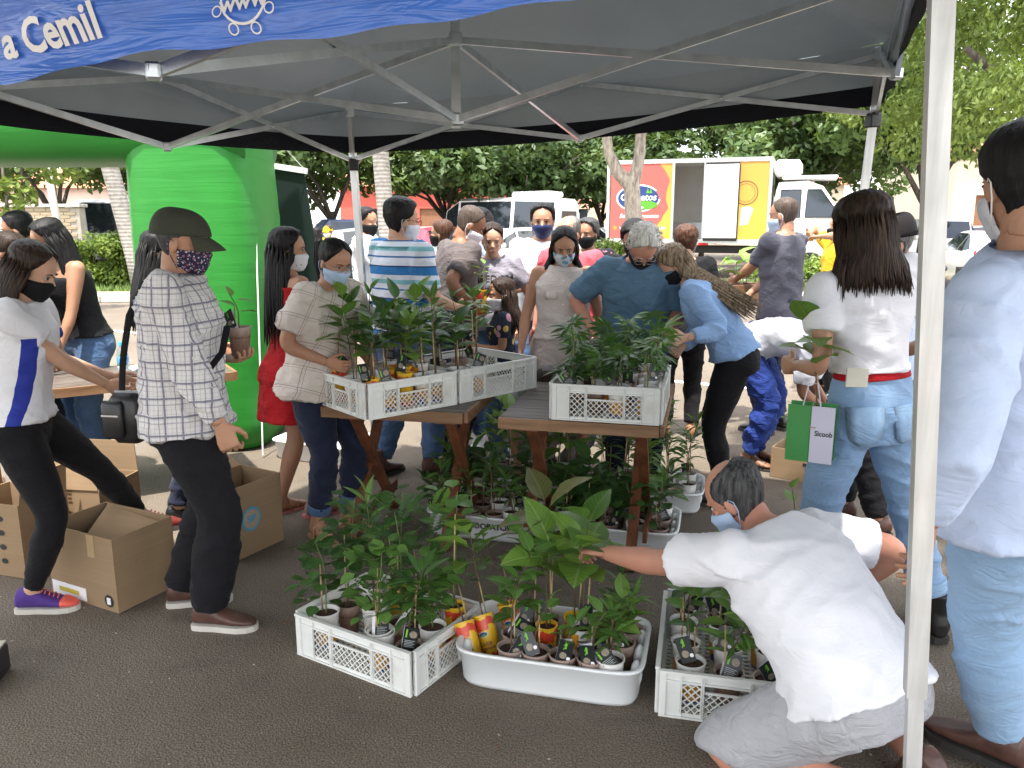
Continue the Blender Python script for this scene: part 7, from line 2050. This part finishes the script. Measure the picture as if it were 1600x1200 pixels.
person('curly auburn haired man behind the blonde woman', (X(1072, 420, 6.0), 6.05), 10, H=1.63, lod=1, skin='fair', head=(0, 4, 0), hair=dict(col='auburn', th=.018, fuzz=.02), top=dict(mat=C_BLACK), bottom=dict(mat=C_BLACK), shoes=shoe('shoe', L_TAN), mask=MK_WHT)
# blonde woman bending toward the crate
person('ash blonde woman in light blue blouse and black trousers bending over', (1.27, 4.58), 286, H=1.66, fem=True, fat=1.03, lod=0, skin='fair', pelv=20, chest=42, head=(-14, 34, 0), fwd=-.02, hair=dict(ns=320, col='blonde', style='long', len=.42, th=.016, push=(0, -.02), fall=(0, -.74, -.5), spread=.08, arc=(95, 265)), rhw=at(1062, 545, 4.55), lhw=at(1070, 528, 4.30), rpole=(.4, -.5, -1), lpole=(-.5, -.5, -1), rcurl=.6, lcurl=.6,
    top=dict(mat=C_SKY, sleeve='long', slen=.9, hem=.93, loose=.5, e=.026, name='blouse', fold=.012, collar=False), bottom=dict(mat=C_BLACK, cuff=.012, e=.007, fold=.004), shoes=shoe('shoe', L_BLACK), mask=MK_BLK, rf=(.10, .02, .085), lf=(-.08, -.02, .085))
person('person in white shirt and royal blue trousers bent double', (1.66, 5.35), 118, H=1.66, lod=1, skin='brown', pelv=60, chest=104, fwd=-.06, drop=.06, head=(0, 90, 0), hair=dict(col='black'), top=dict(mat=C_WHITE, sleeve='short', slen=.42, hem=.92, loose=.7), bottom=dict(mat=C_ROYAL, cuff=.035, e=.02, fold=.014), shoes=shoe('sandal', L_BLACK), mask=MK_BLU, rh=(.14, .52, .45), lh=(-.10, .5, .42))
P = person('man in slate tee seen from behind carrying a wooden plant box', (X(1222, 480, 6.15), 6.2), 318, H=1.84, lod=1, skin='tan', head=(-8, 6, 0), hair=dict(col='shave', style='shave'), top=dict(mat=C_GREYT, hem=.84, loose=.7, slen=.38), bottom=jean(DEN_DK), shoes=shoe('shoe', L_BLACK), mask=MK_BLU, rhw=at(1168, 462, 6.25), lhw=at(1128, 458, 6.75), rpole=(.6, -1, -.5))
wb = empty('wooden_plant_box', at(1146, 470, 6.52), R(30), 'wooden box of leafy plants carried by the man in slate tee', 'box')
for (x, y, w, d_) in ((0, -.14, .46, .015), (0, .14, .46, .015), (-.222, 0, .015, .265), (.222, 0, .015, .265)): MB().box((x, y, .07), (w, d_, .14), bev=.003).build('board', M_TEDGE, wb)
MB().box((0, 0, .01), (.43, .265, .015)).build('bottom_board', M_TEDGE, wb)
for k, (dx, h_) in enumerate(((-.12, .16), (.02, .24), (.13, .18))):
    p_ = wb.location + Matrix.Rotation(R(30), 3, 'Z') @ V3(dx, 0, .02)
    seedling(p_, 'big', 'brown', h_, 'large-leaved plant riding in the carried wooden box', 'plants in the carried box', nl=4, mt=V_LITE, stake=False)
person('person in yellow top with a raised hand behind the long-haired woman', (X(1318, 400, 7.3), 7.4), 270, H=1.74, lod=2, skin='tan', hair=dict(col='black'), top=dict(mat=C_YEL), bottom=dict(mat=C_BLACK), shoes=shoe('shoe', L_BLACK), mask=MK_BLK, rh=(.16, .22, 1.52), lh=(-.16, .24, 1.50))
# woman in white tee and jeans
P = person('woman in white tee and light jeans with long dark brown hair', (1.37, 2.98), 352, H=1.77, fem=True, fat=.86, shw=1.12, side=-9, lod=0, skin='tan', head=(-6, 14, 0), hair=dict(col='brown', style='long', len=.16, th=.022, push=(.02, -.005), arc=(55, 305), ns=380), lh=(-.22, .18, 1.06), rh=(.22, .24, 1.08), lpole=(-.12, -1, -.3), lfd=(.0, 1, -.2), lcurl=.7,
    top=dict(mat=C_WHITE, sleeve='short', slen=.27, sopen=.024, hem=1.068, loose=.45, e=.014, fold=.010), bottom=jean(DEN_W, cuff=.024, len=.88, waist=1.085, e=.008, pocket=True, pmat=DEN_LT, turnup=DEN_LT, belt=C_RED, fold=.007), shoes=shoe('boot', L_BLACK, sole=M_SOLEK), mask=MK_BLK, lf=(-.14, -.06, .085), rf=(.32, -.06, .085), rfy=14)
hb = P['wrist']['l']
gb = empty('paper_gift_bag', at(1262, 722, 2.84), R(-28), 'green and white paper bag held by the woman in white tee', 'bag'); gb.scale = (.76, .76, .9)
M_BGRN = mat('bag_green', (.045, .26, .06), .5, .05); M_BWHT = mat('bag_white', (.58, .56, .68), .5, .03)
MB().box((0, .04, .12), (.004, .09, .235)).build('side_panel', M_BGRN, gb); MB().box((-.055, -.006, .12), (.105, .004, .235)).build('front_panel', M_BGRN, gb); MB().box((.055, -.006, .12), (.105, .004, .235)).build('front_panel', M_BWHT, gb); MB().box((0, .088, .12), (.215, .004, .235)).build('back_panel', M_BGRN, gb); MB().box((0, .04, .004), (.21, .09, .006)).build('bag_bottom', M_BGRN, gb)
vs, fs = text_mb('Sicoob', .030, .0008); MB().add([(.062 + v.x, -.0095, .125 + v.y) for v in vs], fs).build('lettering', M_INK, gb)
m = MB(); m.tube([(-.04, .0, .235), (-.02, .0, .33), (.02, .0, .33), (.04, .0, .235)], .003, 6); m.build('handle', M_BWHT, gb)
seedling(gb.location + Matrix.Rotation(R(-28), 3, 'Z') @ V3(.01, .045, .012), 'big', 'brown', .38, 'large-leaved seedling standing in the green paper bag', None, rz=1.0, nl=8, mt=V_LITE)
bk = empty('folded_paper', at(1339, 590, 2.855), R(-8), 'folded cream paper tucked in the jeans pocket', 'paper'); MB().box((0, 0, .0), (.075, .012, .07), bev=.002).build('sheet', mat('paper_cream', (.62, .60, .50), .8), bk)
seedling(V3(1.28, 3.35, 0), 'broad', 'brown', .42, 'tall sapling with a dark tag standing behind the kneeling man', None, nl=5, mt=V_LITE, tagv=0)
# old man in hat
person('old man in black hat and black mask with pale blue shirt', (X(1412, 520, 4.0), 4.15), 278, H=1.68, lod=1, skin='ruddy', head=(-4, 14, 0), hair=dict(col='grey', th=.010), top=dict(mat=C_LBLUE, sleeve='long', hem=.88, loose=.7, collar=True), bottom=dict(mat=C_BLACK, cuff=.03, e=.016), shoes=shoe('shoe', L_BROWN), mask=MK_BLK, cap=dict(style='hat', mat=C_HATK), rf=(.12, .12, .085), lf=(-.12, .0, .085))
# man in light blue shirt, right edge
person('man in light blue shirt and pale jeans standing beside the tent leg', (1.325, 1.98), 326, H=1.91, fat=1.04, side=-17, lod=0, skin='tan', head=(38, 10, 0), hair=dict(col='black', th=.012), top=dict(mat=C_LBLUE, sleeve='long', slen=.93, hem=.80, loose=.95, e=.036, collar=True, fold=.009), bottom=jean(DEN_LT, cuff=.03, e=.018, fold=.006), shoes=shoe('shoe', L_BROWN), mask=MK_WHT, lh=(-.37, .02, .86), lpole=(-1, -.8, 0), lpalm=(0, .4, -1), lfd=(.25, .1, -1), lcurl=.5, rh=(.20, .1, .87), rf=(.46, .02, .085), lf=(.22, .06, .085))
# kneeling man
person('kneeling man in white tee and grey shorts reaching into the front tray', (1.02, 2.14), 328, H=1.74, fat=1.18, lod=0, skin='ruddy', drop=.63, fwd=0, pelv=32, chest=54, head=(-20, 36, 0), lhw=at(912, 862, 2.80), lpole=(-.4, -.3, -1), lcurl=.8, lpalm=(0, .2, -1), rh=(.36, .30, .38), rpole=(1, -.8, -.3), hair=dict(col='salt', style='bald', th=.010),
    top=dict(mat=C_WHITE, sleeve='short', slen=.36, sopen=.034, hem=.90, loose=.95, e=.030, fold=.007), bottom=dict(mat=C_GREYS, name='shorts', len=.50, cuff=.03, e=.018, fold=.007), shoes=shoe('shoe', L_BROWN), mask=MK_BLU, lf=(-.12, -.10, .085), rf=(.14, -.12, .085), lkp=(-.45, 1, -.25), rkp=(.55, 1, .1), lfy=0, rfy=0, lfp=40, rfp=40)
# crouching person in grey cap
person('crouching person in grey cap and pale grey shirt between the tables', (.26, 5.12), 186, H=1.62, lod=1, skin='tan', drop=.42, pelv=48, chest=78, fwd=-.10, head=(0, 62, 0), hair=dict(col='brown'), top=dict(mat=cloth('cloth_pale_grey', (.42, .42, .45), .85, .3), hem=.88, loose=.7), bottom=dict(mat=C_GREYS, cuff=.03), shoes=shoe('shoe', L_BLACK), mask=MK_WHT, cap=dict(mat=C_CAPG), rh=(.20, .50, .25), lh=(-.2, .5, .25), lkp=(-.5, 1, 0), rkp=(.5, 1, 0))

bpy.data.scenes.remove(tmp_scene)
